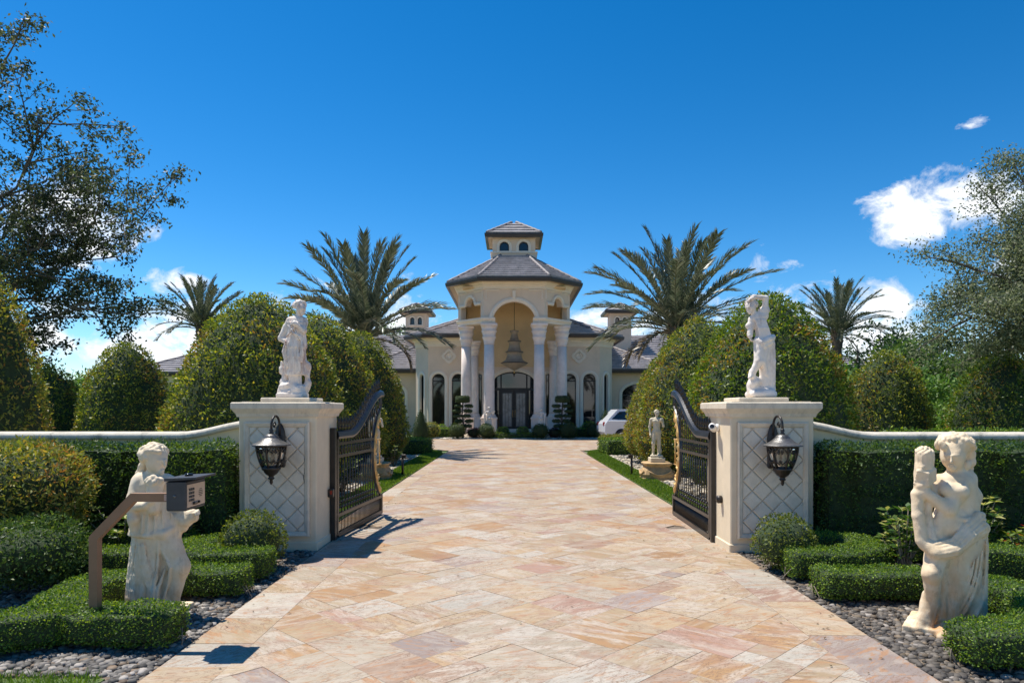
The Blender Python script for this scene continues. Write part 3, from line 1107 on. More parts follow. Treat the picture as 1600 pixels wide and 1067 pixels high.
def lantern(loc, label, sgn):
    root = thing('wall_lantern', label, 'lantern', loc, group='lanterns on the gate pillars')     # loc: on the pillar face, level of the canopy rim
    Y = -0.235
    pl = MB()
    pl.lathe([(0.0, -0.012), (0.06, -0.012), (0.07, 0.0), (0.06, 0.014), (0.0, 0.016)], 20, M=Matrix.Translation((sgn * 0.03, -0.014, 0.02)) @ Matrix.Rotation(R(90), 4, 'X') @ Matrix.Scale(3.2, 4, (0, 1, 0)))
    pl.build('back_plate', M_IRON, root)
    # goose neck
    arm = MB()
    pts = [(sgn * 0.03, -0.03, 0.10)]
    for k in range(13):
        a = R(-10 + k * 200 / 12)
        pts.append((sgn * 0.03 * (1 - k / 12), -0.03 - 0.1025 + 0.1025 * math.cos(a), 0.235 + 0.10 * math.sin(a)))
    pts.append((0, Y, 0.17))
    arm.tube(pts, [0.014] * len(pts), 8)
    arm.lathe([(0.0, 0.10), (0.02, 0.11), (0.03, 0.13), (0.018, 0.145), (0.026, 0.165), (0.012, 0.19), (0.0, 0.195)], 12, (0, Y, 0))
    arm.tube([(sgn * 0.03, -0.03, 0.10), (sgn * 0.03, -0.012, 0.06)], 0.016, 8)
    # small scroll inside the hook
    sp = [(0, -0.13 + 0.045 * math.cos(R(t * 40)) * (1 - t / 14), 0.225 + 0.045 * math.sin(R(t * 40)) * (1 - t / 14)) for t in range(11)]
    arm.tube(sp, 0.008, 6)
    arm.build('bracket_arm', M_IRON, root)
    can = MB().lathe([(0.015, 0.125), (0.05, 0.118), (0.068, 0.105), (0.085, 0.085), (0.088, 0.075), (0.10, 0.07), (0.125, 0.045), (0.165, 0.02), (0.215, 0.0), (0.225, -0.006), (0.22, -0.016), (0.18, -0.012), (0.12, 0.0), (0.0, 0.01)], 32, (0, Y, 0),
               flute=lambda a, z: 1 + 0.018 * math.sin(a * 8) * (1 if z < 0.05 else 0.4)).build('canopy', M_CANOPY, root)
    prof = [(0.172, -0.012), (0.168, -0.06), (0.158, -0.12), (0.142, -0.18), (0.12, -0.235), (0.098, -0.275)]
    MB().lathe([(r - 0.012, z) for r, z in prof], 32, (0, Y, 0)).build('glass', M_SEEDY, root)
    cage = MB()
    for k in range(6):
        a = R(k * 60 + 30)
        cage.tube([(math.cos(a) * r, Y + math.sin(a) * r, z) for r, z in prof], [0.012, 0.012, 0.011, 0.011, 0.012, 0.014], 6)
        for s in (-1, 1):       # scrolls at head and foot of each rib
            def P(th, z, rr):
                return (math.cos(a + th) * rr, Y + math.sin(a + th) * rr, z)
            cage.tube([P(s * 0.02, -0.10, 0.158), P(s * 0.16, -0.065, 0.164), P(s * 0.33, -0.035, 0.168), P(s * 0.45, -0.03, 0.168)], [0.009, 0.008, 0.008, 0.008], 5)
            cage.tube([P(s * 0.40, -0.055, 0.165), P(s * 0.47, -0.085, 0.16), P(s * 0.42, -0.105, 0.158), P(s * 0.34, -0.095, 0.16), P(s * 0.36, -0.08, 0.16)], 0.007, 5)
            cage.tube([P(s * 0.02, -0.17, 0.144), P(s * 0.2, -0.205, 0.132), P(s * 0.38, -0.225, 0.124), P(s * 0.5, -0.20, 0.134), P(s * 0.40, -0.185, 0.14)], [0.008] * 5, 5)
    cage.build('cage', M_IRON, root)
    MB().lathe([(0.175, -0.008), (0.182, -0.018), (0.172, -0.03), (0.160, -0.03), (0.160, -0.008)], 32, (0, Y, 0)).build('top_ring', M_IRON, root)
    MB().lathe([(0.104, -0.268), (0.112, -0.282), (0.108, -0.30), (0.09, -0.315), (0.082, -0.335), (0.06, -0.36), (0.04, -0.372), (0.028, -0.385), (0.03, -0.398), (0.042, -0.405), (0.03, -0.416), (0.016, -0.43), (0.02, -0.455), (0.012, -0.475), (0.0, -0.483)], 24, (0, Y, 0),
               flute=lambda a, z: 1 + (0.03 * math.sin(a * 12) if z > -0.36 else 0)).build('finial', M_IRON, root)
    bl = MB()
    for k in range(3):
        a = R(k * 120 + 20)
        bl.lathe([(0.0, -0.25), (0.016, -0.25), (0.016, -0.17), (0.012, -0.165), (0.02, -0.135), (0.014, -0.11), (0.0, -0.085)], 10, (math.cos(a) * 0.05, Y + math.sin(a) * 0.05, 0))
    bl.build('candle_bulbs', M_BULB, root)['kind'] = 'stuff'
    # long dark back box
    MB().box((sgn * 0.05, -0.022, -0.13), (0.10, 0.044, 0.33), bev=0.02).build('back_box', M_IRON, root)
    return root


lantern((-2.87, 8.418 - 0.044, 1.34), 'black scrolled wall lantern on the cracked pillar', 1)
lantern((3.17, 8.278 - 0.044, 1.34), 'black scrolled wall lantern on the pillar with the camera', -1)

# security camera on the inner face of the second pillar
root = thing('security_camera', 'small white bullet camera on the pillar above the gate hinge', 'camera', (2.647, 8.75, 1.52))
M_WPL = mat('white_plastic', (0.75, 0.74, 0.72), 0.4, var=0.03)
M_BLKG = mat('black_gloss', (0.012, 0.012, 0.014), 0.12, var=0.1)
MB().lathe([(0.0, 0.0), (0.05, 0.0), (0.05, 0.03), (0.03, 0.04), (0.0, 0.04)], 16, M=Matrix.Rotation(R(-90), 4, 'Y')).build('mount', M_WPL, root)
ax = Matrix.Translation((-0.075, -0.02, 0.0)) @ Matrix.Rotation(R(75), 4, 'X') @ Matrix.Rotation(R(-25), 4, 'Y')
MB().lathe([(0.0, -0.09), (0.04, -0.085), (0.045, -0.07), (0.045, 0.075), (0.043, 0.085)], 20, M=ax).build('housing', M_WPL, root)
MB().lathe([(0.041, 0.082), (0.034, 0.083), (0.02, 0.088), (0.0, 0.09)], 16, M=ax).build('lens', M_BLKG, root)
MB().tube([(-0.03, 0, 0), (-0.06, -0.01, 0)], 0.016, 8).build('neck', M_WPL, root)
# photo cells of the gate drive
root = thing('gate_sensor', 'dark round gate sensor low on the pillar beside the open gate', 'sensor', (2.648, 8.62, 0.62))
MB().lathe([(0.0, 0.0), (0.045, 0.0), (0.05, 0.02), (0.05, 0.05), (0.035, 0.065), (0.0, 0.066)], 16, M=Matrix.Rotation(R(-90), 4, 'Y')).build('housing', M_IRON, root)
MB().lathe([(0.0, 0.066), (0.028, 0.066), (0.02, 0.07), (0.0, 0.071)], 12, M=Matrix.Rotation(R(-90), 4, 'Y')).build('lens', M_BLKG, root)
root = thing('gate_sensor', 'small dark gate sensor box with a red eye on the cracked pillar', 'sensor', (-2.407, 8.95, 0.66))
MB().box((0.035, 0, 0), (0.07, 0.07, 0.11), bev=0.008).build('housing', M_IRON, root)
MB().box((0.045, -0.0365, 0.01), (0.03, 0.006, 0.05)).build('eye', mat('red_lens', (0.25, 0.02, 0.01), 0.2), root)

# ================================================================== GATES
M_GATE = mat('gate_black', (0.014, 0.013, 0.013), 0.32, 0.0, var=0.5, scale=9, bump=0.1, bump_scale=30, spec=0.6)
M_GOLD = mat('gilt', (0.66, 0.40, 0.13), 0.4, 0.25, var=0.3, scale=14, bump=0.4, bump_scale=40, stain=((0.72, 0.58, 0.38), 7, 0.52, 0.7))


def gate_leaf(hinge, free, label):
    """one leaf from the hinge point to the free end; built along +x, then turned"""
    hx, fx = Vector(hinge), Vector(free)
    L = (fx - hx).length
    rz = math.atan2(fx.y - hx.y, fx.x - hx.x)
    root = thing('gate_leaf', label, 'gate', (hinge[0], hinge[1], 0.0), rz, 'leaves of the driveway gate')
    z_bot, z_low, z_mid, z_up = 0.07, 0.33, 1.12, 1.29

    def top(s):                      # crest of the leaf
        t = min(1.0, max(0.0, (s - 0.55) / (L - 0.62)))
        t = t * t * (3 - 2 * t)
        return 1.42 + 0.60 * t

    def edge(z):                     # free edge: a bay for the gilded oval
        zc, hz, dep = 1.065, 0.735, 0.46
        k = (z - zc) / hz
        if abs(k) >= 1:
            return L - 0.03
        rr = (hz * hz + dep * dep) / (2 * dep)
        return L - 0.03 - (math.sqrt(max(0, rr * rr - (z - zc) ** 2)) - (rr - dep))
    # rails
    fr = MB()
    fr.box((0.03, 0, (z_bot + 1.46) / 2), (0.06, 0.06, 1.46 - z_bot))
    fr.box(((L) / 2, 0, z_bot), (L - 0.122, 0.05, 0.06))
    fr.box((L / 2, 0, z_low), (L - 0.122, 0.05, 0.045))
    fr.box((L - 0.03, 0, (z_bot + z_low) / 2 + 0.003), (0.058, 0.052, z_low - z_bot + 0.06))
    for z in (z_mid, z_up):
        e = edge(z)
        fr.box(((0.06 + e) / 2 - 0.01, 0, z), (e - 0.06 - 0.022, 0.05, 0.04))
    fr.build('frame', M_GATE, root)
    arc = []
    for k in range(25):
        z = z_low + 0.03 + (1.80 - z_low - 0.03) * k / 24
        arc.append((edge(z), 0, z))
    arc.append((L - 0.03, 0, 1.86))
    arc.append((L - 0.03, 0, top(L) - 0.02))
    MB().tube(arc, 0.024, 6, smooth=False).build('bay_rail', M_GATE, root)
    # crest rail: flat band with a moulded edge
    cr = [(s, 0, top(s)) for s in np.linspace(0.0, L, 36)]
    vs, fs = [], []
    prof = [(-0.045, -0.06), (0.045, -0.06), (0.055, -0.03), (0.04, 0.03), (0.0, 0.05), (-0.04, 0.03), (-0.055, -0.03)]
    for (s, _, z) in cr:
        vs += [(s, y, z + dz) for y, dz in prof]
    k = len(prof)
    for i in range(len(cr) - 1):
        for j in range(k):
            fs.append((i * k + j, (i + 1) * k + j, (i + 1) * k + (j + 1) % k, i * k + (j + 1) % k))
    fs += [tuple(range(k)), tuple(range((len(cr) - 1) * k, len(cr) * k))[::-1]]
    MB().add(vs, fs).build('crest_rail', M_GATE, root)
    # pickets
    nb = 17
    bot_bar = MB().tube([(0, 0, z_bot + 0.03), (0, 0, z_low - 0.022)], 0.0085, 6).mesh('short_bar')
    dp = (L - 0.12) / 34
    for i in range(1, 34):
        link_mesh('bottom_bar', bot_bar, M_GATE, root, (0.06 + dp * i, 0, 0))
    shortb = MB()
    shortb.lathe([(0.008, z_mid + 0.02), (0.009, z_mid + 0.04), (0.018, z_mid + 0.06), (0.010, z_mid + 0.085), (0.02, z_mid + 0.115), (0.009, z_mid + 0.14), (0.008, z_up - 0.02)], 8)
    shortm = shortb.mesh('baluster')
    spear = MB().lathe([(0.0085, 0.0), (0.0085, 0.05), (0.018, 0.058), (0.018, 0.068), (0.0085, 0.078), (0.010, 0.09), (0.021, 0.125), (0.016, 0.15), (0.006, 0.185), (0.0, 0.205)], 8).mesh('spear')
    ds = (L - 0.14) / nb
    for i in range(nb):
        s = 0.07 + ds * (i + 0.5)
        # long bar, with collars; stops at the bay
        z1 = z_mid - 0.02
        zz = [z for z in np.linspace(z_low + 0.02, z1, 60) if edge(z) > s + 0.03]
        if len(zz) > 30 or s < L - 0.5:
            b = MB().tube([(0, 0, z_low + 0.022), (0, 0, z1)], 0.0095, 6)
            for zc in (z_low + 0.09, z_low + 0.16):
                b.lathe([(0.0, zc - 0.025), (0.02, zc - 0.01), (0.024, zc), (0.02, zc + 0.01), (0.0, zc + 0.025)], 8)
            b.build('bar', M_GATE, root, (s, 0, 0))
        elif len(zz):
            lo = [z for z in zz if z < 0.9]
            hi = [z for z in zz if z > 0.9]
            if len(lo) > 2:
                MB().tube([(0, 0, lo[0]), (0, 0, lo[-1])], 0.0095, 6).build('bar', M_GATE, root, (s, 0, 0))
            if len(hi) > 2:
                MB().tube([(0, 0, hi[0]), (0, 0, hi[-1])], 0.0095, 6).build('bar', M_GATE, root, (s, 0, 0))
        if edge((z_mid + z_up) / 2) > s + 0.03:
            link_mesh('baluster', shortm, M_GATE, root, (s, 0, 0))
        za = max(z_up + 0.02, 0)
        if edge(za) <= s + 0.02:
            zs = [z for z in np.linspace(1.3, 2.0, 60) if edge(z) > s + 0.03 and z < top(s)]
            za = zs[0] if zs else None
        if za is not None and top(s) - 0.07 > za:
            MB().tube([(0, 0, za), (0, 0, top(s) - 0.05)], 0.0095, 6).build('bar', M_GATE, root, (s, 0, 0))
        link_mesh('spear', spear, M_GATE, root, (s, 0, top(s) + 0.035))
    # a taller inner rank of thin spikes behind the crest
    spike = MB().tube([(0, 0, 0), (0, 0, 0.18), (0, 0, 0.22)], [0.006, 0.006, 0.001], 5).mesh('spike')
    for i in range(nb - 1):
        s = 0.07 + ds * (i + 1)
        link_mesh('spike', spike, M_GATE, root, (s, 0, top(s) + 0.04))
    # scroll ornaments under the crest
    scr = MB()
    for i in range(3):
        s0 = L - 0.34 - i * 0.27
        zc = (z_up + top(s0)) / 2 + 0.08
        rr = min(0.10, (top(s0) - z_up) / 2 - 0.08)
        if rr < 0.03:
            continue
        pts = [(s0 + rr * (1 - t / 30) * math.cos(t * 0.45), 0, zc + rr * (1 - t / 30) * math.sin(t * 0.45)) for t in range(24)]
        MB().tube(pts, 0.009, 5).build('scroll', M_GATE, root)
    # gilded oval wreath in the bay
    wr = MB()
    pts, rad = [], []
    for k in range(29):
        z = 0.42 + 1.30 * k / 28
        pts.append((edge(z) + 0.06, 0, z)); rad.append(0.038 + 0.012 * math.sin(k * 1.3) + 0.006 * math.sin(k * 2.9))
    wr.tube(pts, rad, 8)
    gw = wr.build('gilded_wreath', M_GOLD, root)
    rr_ = random.Random(5)
    for k in range(1, 20):
        z = 0.46 + 1.22 * k / 20
        e = edge(z) + 0.06
        a = rr_.uniform(-0.7, 0.7)
        ln = rr_.uniform(0.10, 0.20)
        lf = MB().tube([(e, 0, z), (e + ln * 0.5 * math.cos(a), 0.01, z + ln * 0.5 * math.sin(a) + 0.02), (e + ln * math.cos(a), 0.0, z + ln * math.sin(a))], [0.028, 0.034, 0.004], 6, flat=0.5)
        lf.build('gilded_leaf', M_GOLD, gw)
    MB().tube([(L - 0.10, 0, 0.86), (L - 0.10, 0, 1.27)], 0.011, 6).build('gilded_rod', M_GOLD, gw)
    for z in (0.86, 1.27):
        MB().tube([(edge(z) + 0.03, 0, z), (L - 0.02, 0, z)], 0.010, 6).build('gilded_bracket', M_GOLD, gw)
    # hinge post and hinges
    MB().box((-0.075, 0, 0.76), (0.07, 0.075, 1.5), bev=0.006).build('hinge_post', M_GATE, root)
    for z in (0.32, 1.22):
        MB().lathe([(0.0, -0.06), (0.026, -0.06), (0.03, -0.03), (0.022, 0.0), (0.03, 0.03), (0.026, 0.06), (0.0, 0.06)], 10, (-0.02, 0, z)).build('hinge', M_GATE, root)
    # box rail below, drop bolt
    MB().box((L / 2, 0, 0.025), (L - 0.3, 0.03, 0.018)).build('sweep_rail', M_GATE, root)
    return root


gate_leaf((-2.36, 9.12), (-2.16, 11.28), 'open black iron gate leaf by the cracked pillar, throwing its shadow on the drive')
gate_leaf((2.63, 8.98), (2.66, 11.22), 'open black iron gate leaf by the pillar with the camera')

# ------------------------------------------------------------------ intercom on its bent post
M_BRONZE = mat('bronze_paint', (0.27, 0.15, 0.085), 0.55, 0.1, var=0.12, scale=6, bump=0.1, bump_scale=60)
M_BOX = mat('intercom_grey', (0.035, 0.038, 0.045), 0.5, 0.1, var=0.2, scale=10)
M_PANEL = mat('intercom_panel', (0.50, 0.40, 0.32), 0.35, 0.35, var=0.08, scale=20)
M_KEY = mat('intercom_key', (0.045, 0.045, 0.045), 0.5, var=0.1)
root = thing('intercom_post', 'bronze bent post holding a grey keypad intercom box beside the statue', 'intercom', (-3.10, 5.08, 0))
hw = 0.031


def square_tube(mb, pts, w):
    """mitred square section in the x-z plane"""
    P = [Vector(p) for p in pts]
    vs, fs = [], []
    for i, p in enumerate(P):
        d1 = (p - P[i - 1]).normalized() if i else (P[1] - P[0]).normalized()
        d2 = (P[i + 1] - p).normalized() if i < len(P) - 1 else d1
        nn = Vector((-(d1.z + d2.z), 0, d1.x + d2.x)).normalized()
        c = nn.dot(Vector((-d1.z, 0, d1.x)))
        for a, b in ((-w, -w), (w, -w), (w, w), (-w, w)):
            vs.append(p + nn * (a / c) + Vector((0, b, 0)))
    for i in range(len(P) - 1):
        for k in range(4):
            fs.append((i * 4 + k, i * 4 + (k + 1) % 4, i * 4 + 4 + (k + 1) % 4, i * 4 + 4 + k))
    fs += [(3, 2, 1, 0), tuple(range(len(P) * 4 - 4, len(P) * 4))]
    mb.add(vs, fs)


mb = MB()
square_tube(mb, [(0, 0, 0.0), (0, 0, 0.80), (0.29, 0, 1.10), (0.60, 0, 1.10)], hw)
mb.build('post', M_BRONZE, root)
MB().box((0, 0, 0.012), (0.18, 0.18, 0.02), bev=0.004).build('base_plate', M_BRONZE, root)
MB().box((0.55, -0.0325, 1.10), (0.045, 0.003, 0.045)).build('sticker', mat('red_sticker', (0.55, 0.35, 0.28), 0.4, var=0.3, scale=60), root)
bx = 0.675
box = MB().box((bx, 0, 1.1250), (0.145, 0.31, 0.215), bev=0.008).build('box', M_BOX, root)
MB().box((0.594, 0, 1.125), (0.02, 0.2, 0.19), bev=0.004).build('mount_plate', M_BOX, box)
mb = MB()
mb.add([(bx - 0.08, -0.165, 1.2340), (bx + 0.15, -0.165, 1.2490), (bx + 0.15, 0.165, 1.2490), (bx - 0.08, 0.165, 1.2340),
        (bx - 0.08, -0.165, 1.2540), (bx + 0.15, -0.165, 1.2640), (bx + 0.15, 0.165, 1.2640), (bx - 0.08, 0.165, 1.2540)],
       [(3, 2, 1, 0), (4, 5, 6, 7), (0, 1, 5, 4), (1, 2, 6, 5), (2, 3, 7, 6), (3, 0, 4, 7)])
mb.build('hood', M_BOX, box)
MB().lathe([(0.028, 0.0), (0.03, 0.012), (0.024, 0.018), (0.0, 0.02)], 16, (bx + 0.02, 0, 1.2595)).build('top_sensor', M_BLKG, box)
MB().lathe([(0.0, 0), (0.011, 0), (0.011, 0.004), (0.0, 0.006)], 10, M=Matrix.Translation((bx - 0.01, -0.155, 1.1250)) @ Matrix.Rotation(R(90), 4, 'X')).build('lock', M_CANOPY, box)
fx = bx + 0.0725
pn = MB().box((fx + 0.002, 0, 1.1230), (0.004, 0.28, 0.165)).build('panel', M_PANEL, box)
for r_ in range(4):
    for c_ in range(3):
        MB().box((fx + 0.0065, -0.105 + c_ * 0.028, 1.1680 - r_ * 0.026), (0.006, 0.021, 0.018), bev=0.002).build('key', M_KEY, pn)
for r_ in range(5):
    for c_ in range(5):
        if (r_ in (0, 4)) + (c_ in (0, 4)) < 2:
            MB().box((fx + 0.0045, 0.042 + c_ * 0.013, 1.1570 - r_ * 0.013), (0.003, 0.006, 0.006)).build('speaker_hole', M_KEY, pn)
MB().box((fx + 0.010, -0.03, 1.0620), (0.016, 0.05, 0.02), bev=0.003).build('call_button', M_BLKG, pn)
MB().lathe([(0.0, 0), (0.010, 0), (0.010, 0.012), (0.0, 0.012)], 10, M=Matrix.Translation((fx + 0.004, 0.03, 1.0640)) @ Matrix.Rotation(R(90), 4, 'Y')).build('camera_eye', M_BLKG, pn)

# ================================================================== STATUES (one continuous carved surface each)
class Sculpt:
    def __init__(self, lo, hi, vox):
        self.lo, self.vox = np.array(lo, dtype=np.float32), vox
        self.n = np.ceil((np.array(hi) - np.array(lo)) / vox).astype(int) + 1
        self.D = np.full(tuple(self.n), 0.08, dtype=np.float32)
        self.ax = [self.lo[i] + vox * np.arange(self.n[i], dtype=np.float32) for i in range(3)]

    def _slice(self, lo, hi, m):
        sl, g = [], []
        for i in range(3):
            a = max(0, int((lo[i] - m - self.lo[i]) / self.vox))
            b = min(self.n[i], int((hi[i] + m - self.lo[i]) / self.vox) + 2)
            if b <= a:
                return None, None
            sl.append(slice(a, b))
            g.append(self.ax[i][a:b])
        X, Y, Z = g[0][:, None, None], g[1][None, :, None], g[2][None, None, :]
        return tuple(sl), (X, Y, Z)

    def _blend(self, sl, d, k):
        a = self.D[sl]
        if k <= 0:
            self.D[sl] = np.minimum(a, d)
        else:
            h = np.maximum(k - np.abs(a - d), 0) / k
            self.D[sl] = np.minimum(a, d) - h * h * k * 0.25

    def cap(self, a, b, ra, rb=None, k=0.03, flat=1.0):
        """tapered capsule; flat < 1 squeezes it in depth (y)"""
        rb = ra if rb is None else rb
        a, b = np.array(a, dtype=np.float32), np.array(b, dtype=np.float32)
        r = max(ra, rb)
        sl, g = self._slice(np.minimum(a, b) - r, np.maximum(a, b) + r, k + 2 * self.vox)
        if sl is None:
            return self
        X, Y, Z = g
        ba = b - a
        L2 = float((ba * ba).sum()) + 1e-9
        t = np.clip(((X - a[0]) * ba[0] + (Y - a[1]) * ba[1] + (Z - a[2]) * ba[2]) / L2, 0, 1)
        d = np.sqrt((X - a[0] - ba[0] * t) ** 2 + ((Y - a[1] - ba[1] * t) / flat) ** 2 + (Z - a[2] - ba[2] * t) ** 2) - (ra + (rb - ra) * t)
        self._blend(sl, d * (0.5 + 0.5 * flat), k)
        return self

    def chain(self, pts, rad, k=0.02, flat=1.0):
        if not hasattr(rad, '__len__'):
            rad = [rad] * len(pts)
        for i in range(len(pts) - 1):
            self.cap(pts[i], pts[i + 1], rad[i], rad[i + 1], k, flat)
        return self

    def ell(self, c, r, k=0.03, rot=0.0):
        """ellipsoid; rot turns it about y"""
        R_ = max(r)
        sl, g = self._slice(np.array(c) - R_, np.array(c) + R_, k + 2 * self.vox)
        if sl is None:
            return self
        X, Y, Z = g[0] - c[0], g[1] - c[1], g[2] - c[2]
        if rot:
            cs, sn = math.cos(rot), math.sin(rot)
            X, Z = X * cs + Z * sn, -X * sn + Z * cs
        q = np.sqrt((X / r[0]) ** 2 + (Y / r[1]) ** 2 + (Z / r[2]) ** 2)
        self._blend(sl, (q - 1) * min(r), k)
        return self

    def carve(self, c, r, k=0.01):
        R_ = max(r)
        sl, g = self._slice(np.array(c) - R_, np.array(c) + R_, k + 2 * self.vox)
        if sl is None:
            return self
        q = np.sqrt(((g[0] - c[0]) / r[0]) ** 2 + ((g[1] - c[1]) / r[1]) ** 2 + ((g[2] - c[2]) / r[2]) ** 2)
        d = -(q - 1) * min(r)
        a = self.D[sl]
        h = np.maximum(k - np.abs(a - d), 0) / k
        self.D[sl] = np.maximum(a, d) + h * h * k * 0.25
        return self

    def robe(self, keys, folds, amp, k=0.03, phase=0.0, twist=0.0, sharp=1.0, lo=None):
        """draped column: keys = [(z, cx, cy, rx, ry)], folds run down it"""
        keys = sorted(keys)
        zs = [q[0] for q in keys]
        rm = max(max(q[3], q[4]) for q in keys) + 0.05
        xs = [q[1] for q in keys]; ys = [q[2] for q in keys]
        sl, g = self._slice((min(xs) - rm, min(ys) - rm, zs[0]), (max(xs) + rm, max(ys) + rm, zs[-1]), 0.02)
        X, Y, Z = g
        f = lambda i: np.interp(Z, zs, [q[i] for q in keys]).astype(np.float32)
        cx, cy, rx, ry = f(1), f(2), f(3), f(4)
        th = np.arctan2((Y - cy) / ry, (X - cx) / rx)
        q = np.sqrt(((X - cx) / rx) ** 2 + ((Y - cy) / ry) ** 2)
        dn = np.clip((zs[-1] - Z) / max(zs[-1] - zs[0], 1e-6), 0, 1)
        w = 1.1 - 2.0 * np.abs(np.sin((th * folds + phase + twist * Z) * 0.5 + 0.45 * np.sin(th * 2.3 + 5 * Z))) ** 0.75
        w = w * 0.8 + 0.35 * np.sin(th * (folds * 1.7) + 2.1 + phase - twist * 0.6 * Z)
        d = (q - 1) * np.minimum(rx, ry) + amp * (0.25 + 0.75 * dn) * w
        d = np.maximum(d, np.maximum(Z - zs[-1], zs[0] - Z))
        self._blend(sl, d.astype(np.float32), k)
        return self

    def pleats(self, keys, lines, r, k=0.007, lift=0.0):
        """thin folds lying on the front of a robe: lines of (x, z) points; depth comes from the robe's section"""
        keys = sorted(keys)
        zs = [q[0] for q in keys]
        for ln in lines:
            pts = smooth_path(ln, 0.05)
            out, rad = [], []
            for i, (x, z) in enumerate(pts):
                cx, cy, rx, ry = (np.interp(z, zs, [q[j] for q in keys]) for j in (1, 2, 3, 4))
                t = min(0.98, abs((x - cx) / rx))
                out.append((x, cy - ry * math.sqrt(1 - t * t) - lift, z))
                f = i / max(1, len(pts) - 1)
                rad.append(r * (0.55 + 0.6 * f) * (0.35 if i == 0 else 1))
            self.chain(out, rad, k)
        return self

    def rock(self, c, r, k=0.02, amp=0.015, f=22.0):
        R_ = max(r)
        sl, g = self._slice(np.array(c) - R_, np.array(c) + R_, k + 0.03)
        X, Y, Z = g
        q = np.sqrt(((X - c[0]) / r[0]) ** 2 + ((Y - c[1]) / r[1]) ** 2 + ((Z - c[2]) / r[2]) ** 2)
        d = (q - 1) * min(r) + amp * (np.sin(X * f + 2 * np.sin(Z * f * .7)) + np.sin(Y * f * 1.2 + 1.5 * np.sin(X * f * .8)) + np.sin(Z * f * 1.1 + np.sin(Y * f))) * 0.6
        self._blend(sl, d.astype(np.float32), k)
        return self

    def slab(self, c, s, rot=0.0, k=0.0, r=0.01):
        R_ = math.hypot(s[0], s[1]) / 2
        sl, g = self._slice((c[0] - R_, c[1] - R_, c[2] - s[2] / 2), (c[0] + R_, c[1] + R_, c[2] + s[2] / 2), 0.03)
        X, Y, Z = g[0] - c[0], g[1] - c[1], g[2] - c[2]
        cs, sn = math.cos(rot), math.sin(rot)
        X, Y = X * cs + Y * sn, -X * sn + Y * cs
        qx, qy, qz = np.abs(X) - s[0] / 2 + r, np.abs(Y) - s[1] / 2 + r, np.abs(Z) - s[2] / 2 + r
        d = np.sqrt(np.maximum(qx, 0) ** 2 + np.maximum(qy, 0) ** 2 + np.maximum(qz, 0) ** 2) + np.minimum(np.maximum(np.maximum(qx, qy), qz), 0) - r
        self._blend(sl, d.astype(np.float32), k)
        return self

    def curls(self, c, r, n, s, seed=1, zlo=-0.3, k=0.012, away=None):
        """rows of small locks over a scalp ellipsoid"""
        rr = random.Random(seed)
        for i in range(n):
            z = zlo + (1 - zlo) * (i + 0.5) / n
            a = i * 2.399963
            q = math.sqrt(max(0, 1 - z * z))
            p = (math.cos(a) * q, math.sin(a) * q, z)
            if away is not None and sum(p[j] * away[j] for j in range(3)) > 0.45:
                continue
            ss = s * rr.uniform(0.75, 1.25)
            self.ell((c[0] + p[0] * r[0], c[1] + p[1] * r[1], c[2] + p[2] * r[2]), (ss, ss, ss * 1.15), k)
        return self

    def face(self, c, r, d):
        """nose, brow, eyes, mouth and chin on a head ellipsoid; d = unit direction the face looks"""
        d = np.array(d, dtype=float); d /= np.linalg.norm(d)
        s = np.cross(d, (0, 0, 1.0)); s /= np.linalg.norm(s)
        u = np.cross(s, d)
        c = np.array(c, dtype=float)
        P = lambda a, b, h: tuple(c + d * a * r + s * b * r + u * h * r)
        for sg in (-1, 1):
            self.carve(P(0.97, sg * 0.34, 0.08), (0.17 * r, 0.17 * r, 0.12 * r), 0.01)
            self.ell(P(0.82, sg * 0.33, 0.06), (0.14 * r, 0.14 * r, 0.09 * r), 0.006)
            self.cap(P(0.93, sg * 0.12, 0.26), P(0.78, sg * 0.5, 0.24), 0.07 * r, 0.05 * r, 0.012)
        self.cap(P(0.98, 0, 0.22), P(1.20, 0, -0.22), 0.06 * r, 0.12 * r, 0.012)
        self.cap(P(1.0, -0.15, -0.52), P(1.0, 0.15, -0.52), 0.05 * r, None, 0.01)
        self.cap(P(0.97, -0.13, -0.68), P(0.97, 0.13, -0.68), 0.055 * r, None, 0.01)
        self.carve(P(1.08, 0, -0.6), (0.16 * r, 0.16 * r, 0.025 * r), 0.006)
        self.ell(P(0.80, 0, -0.92), (0.22 * r, 0.22 * r, 0.2 * r), 0.03)
        return self

    def hand(self, wrist, palm, dirs, r=0.0105, spread=(0, 0, 1), curl=None, thumb=None):
        """palm plus five bent fingers of unequal length"""
        w, p = np.array(wrist, dtype=float), np.array(palm, dtype=float)
        d = np.array(dirs, dtype=float); d /= np.linalg.norm(d)
        s = np.array(spread, dtype=float); s /= np.linalg.norm(s)
        cu = np.array(curl if curl is not None else (0, 0, -1), dtype=float)
        self.cap(w, p, 0.024, 0.030, 0.02)
        for i, ln in enumerate((0.062, 0.072, 0.068, 0.052)):
            b = p + s * (i - 1.5) * 0.0185
            m = b + d * ln * 0.55
            e = m + (d * 0.35 + cu * 0.75) * ln * 0.6
            self.cap(b, m, r, r * 0.95, 0.008); self.cap(m, e, r * 0.95, r * 0.8, 0.006)
        t = np.array(thumb if thumb is not None else (d + s), dtype=float); t /= np.linalg.norm(t)
        b = p - d * 0.012 + s * (-0.03)
        self.cap(b, b + t * 0.035, r * 1.15, r, 0.01); self.cap(b + t * 0.035, b + t * 0.035 + (d + cu * 0.4) * 0.025, r, r * 0.85, 0.006)
        return self

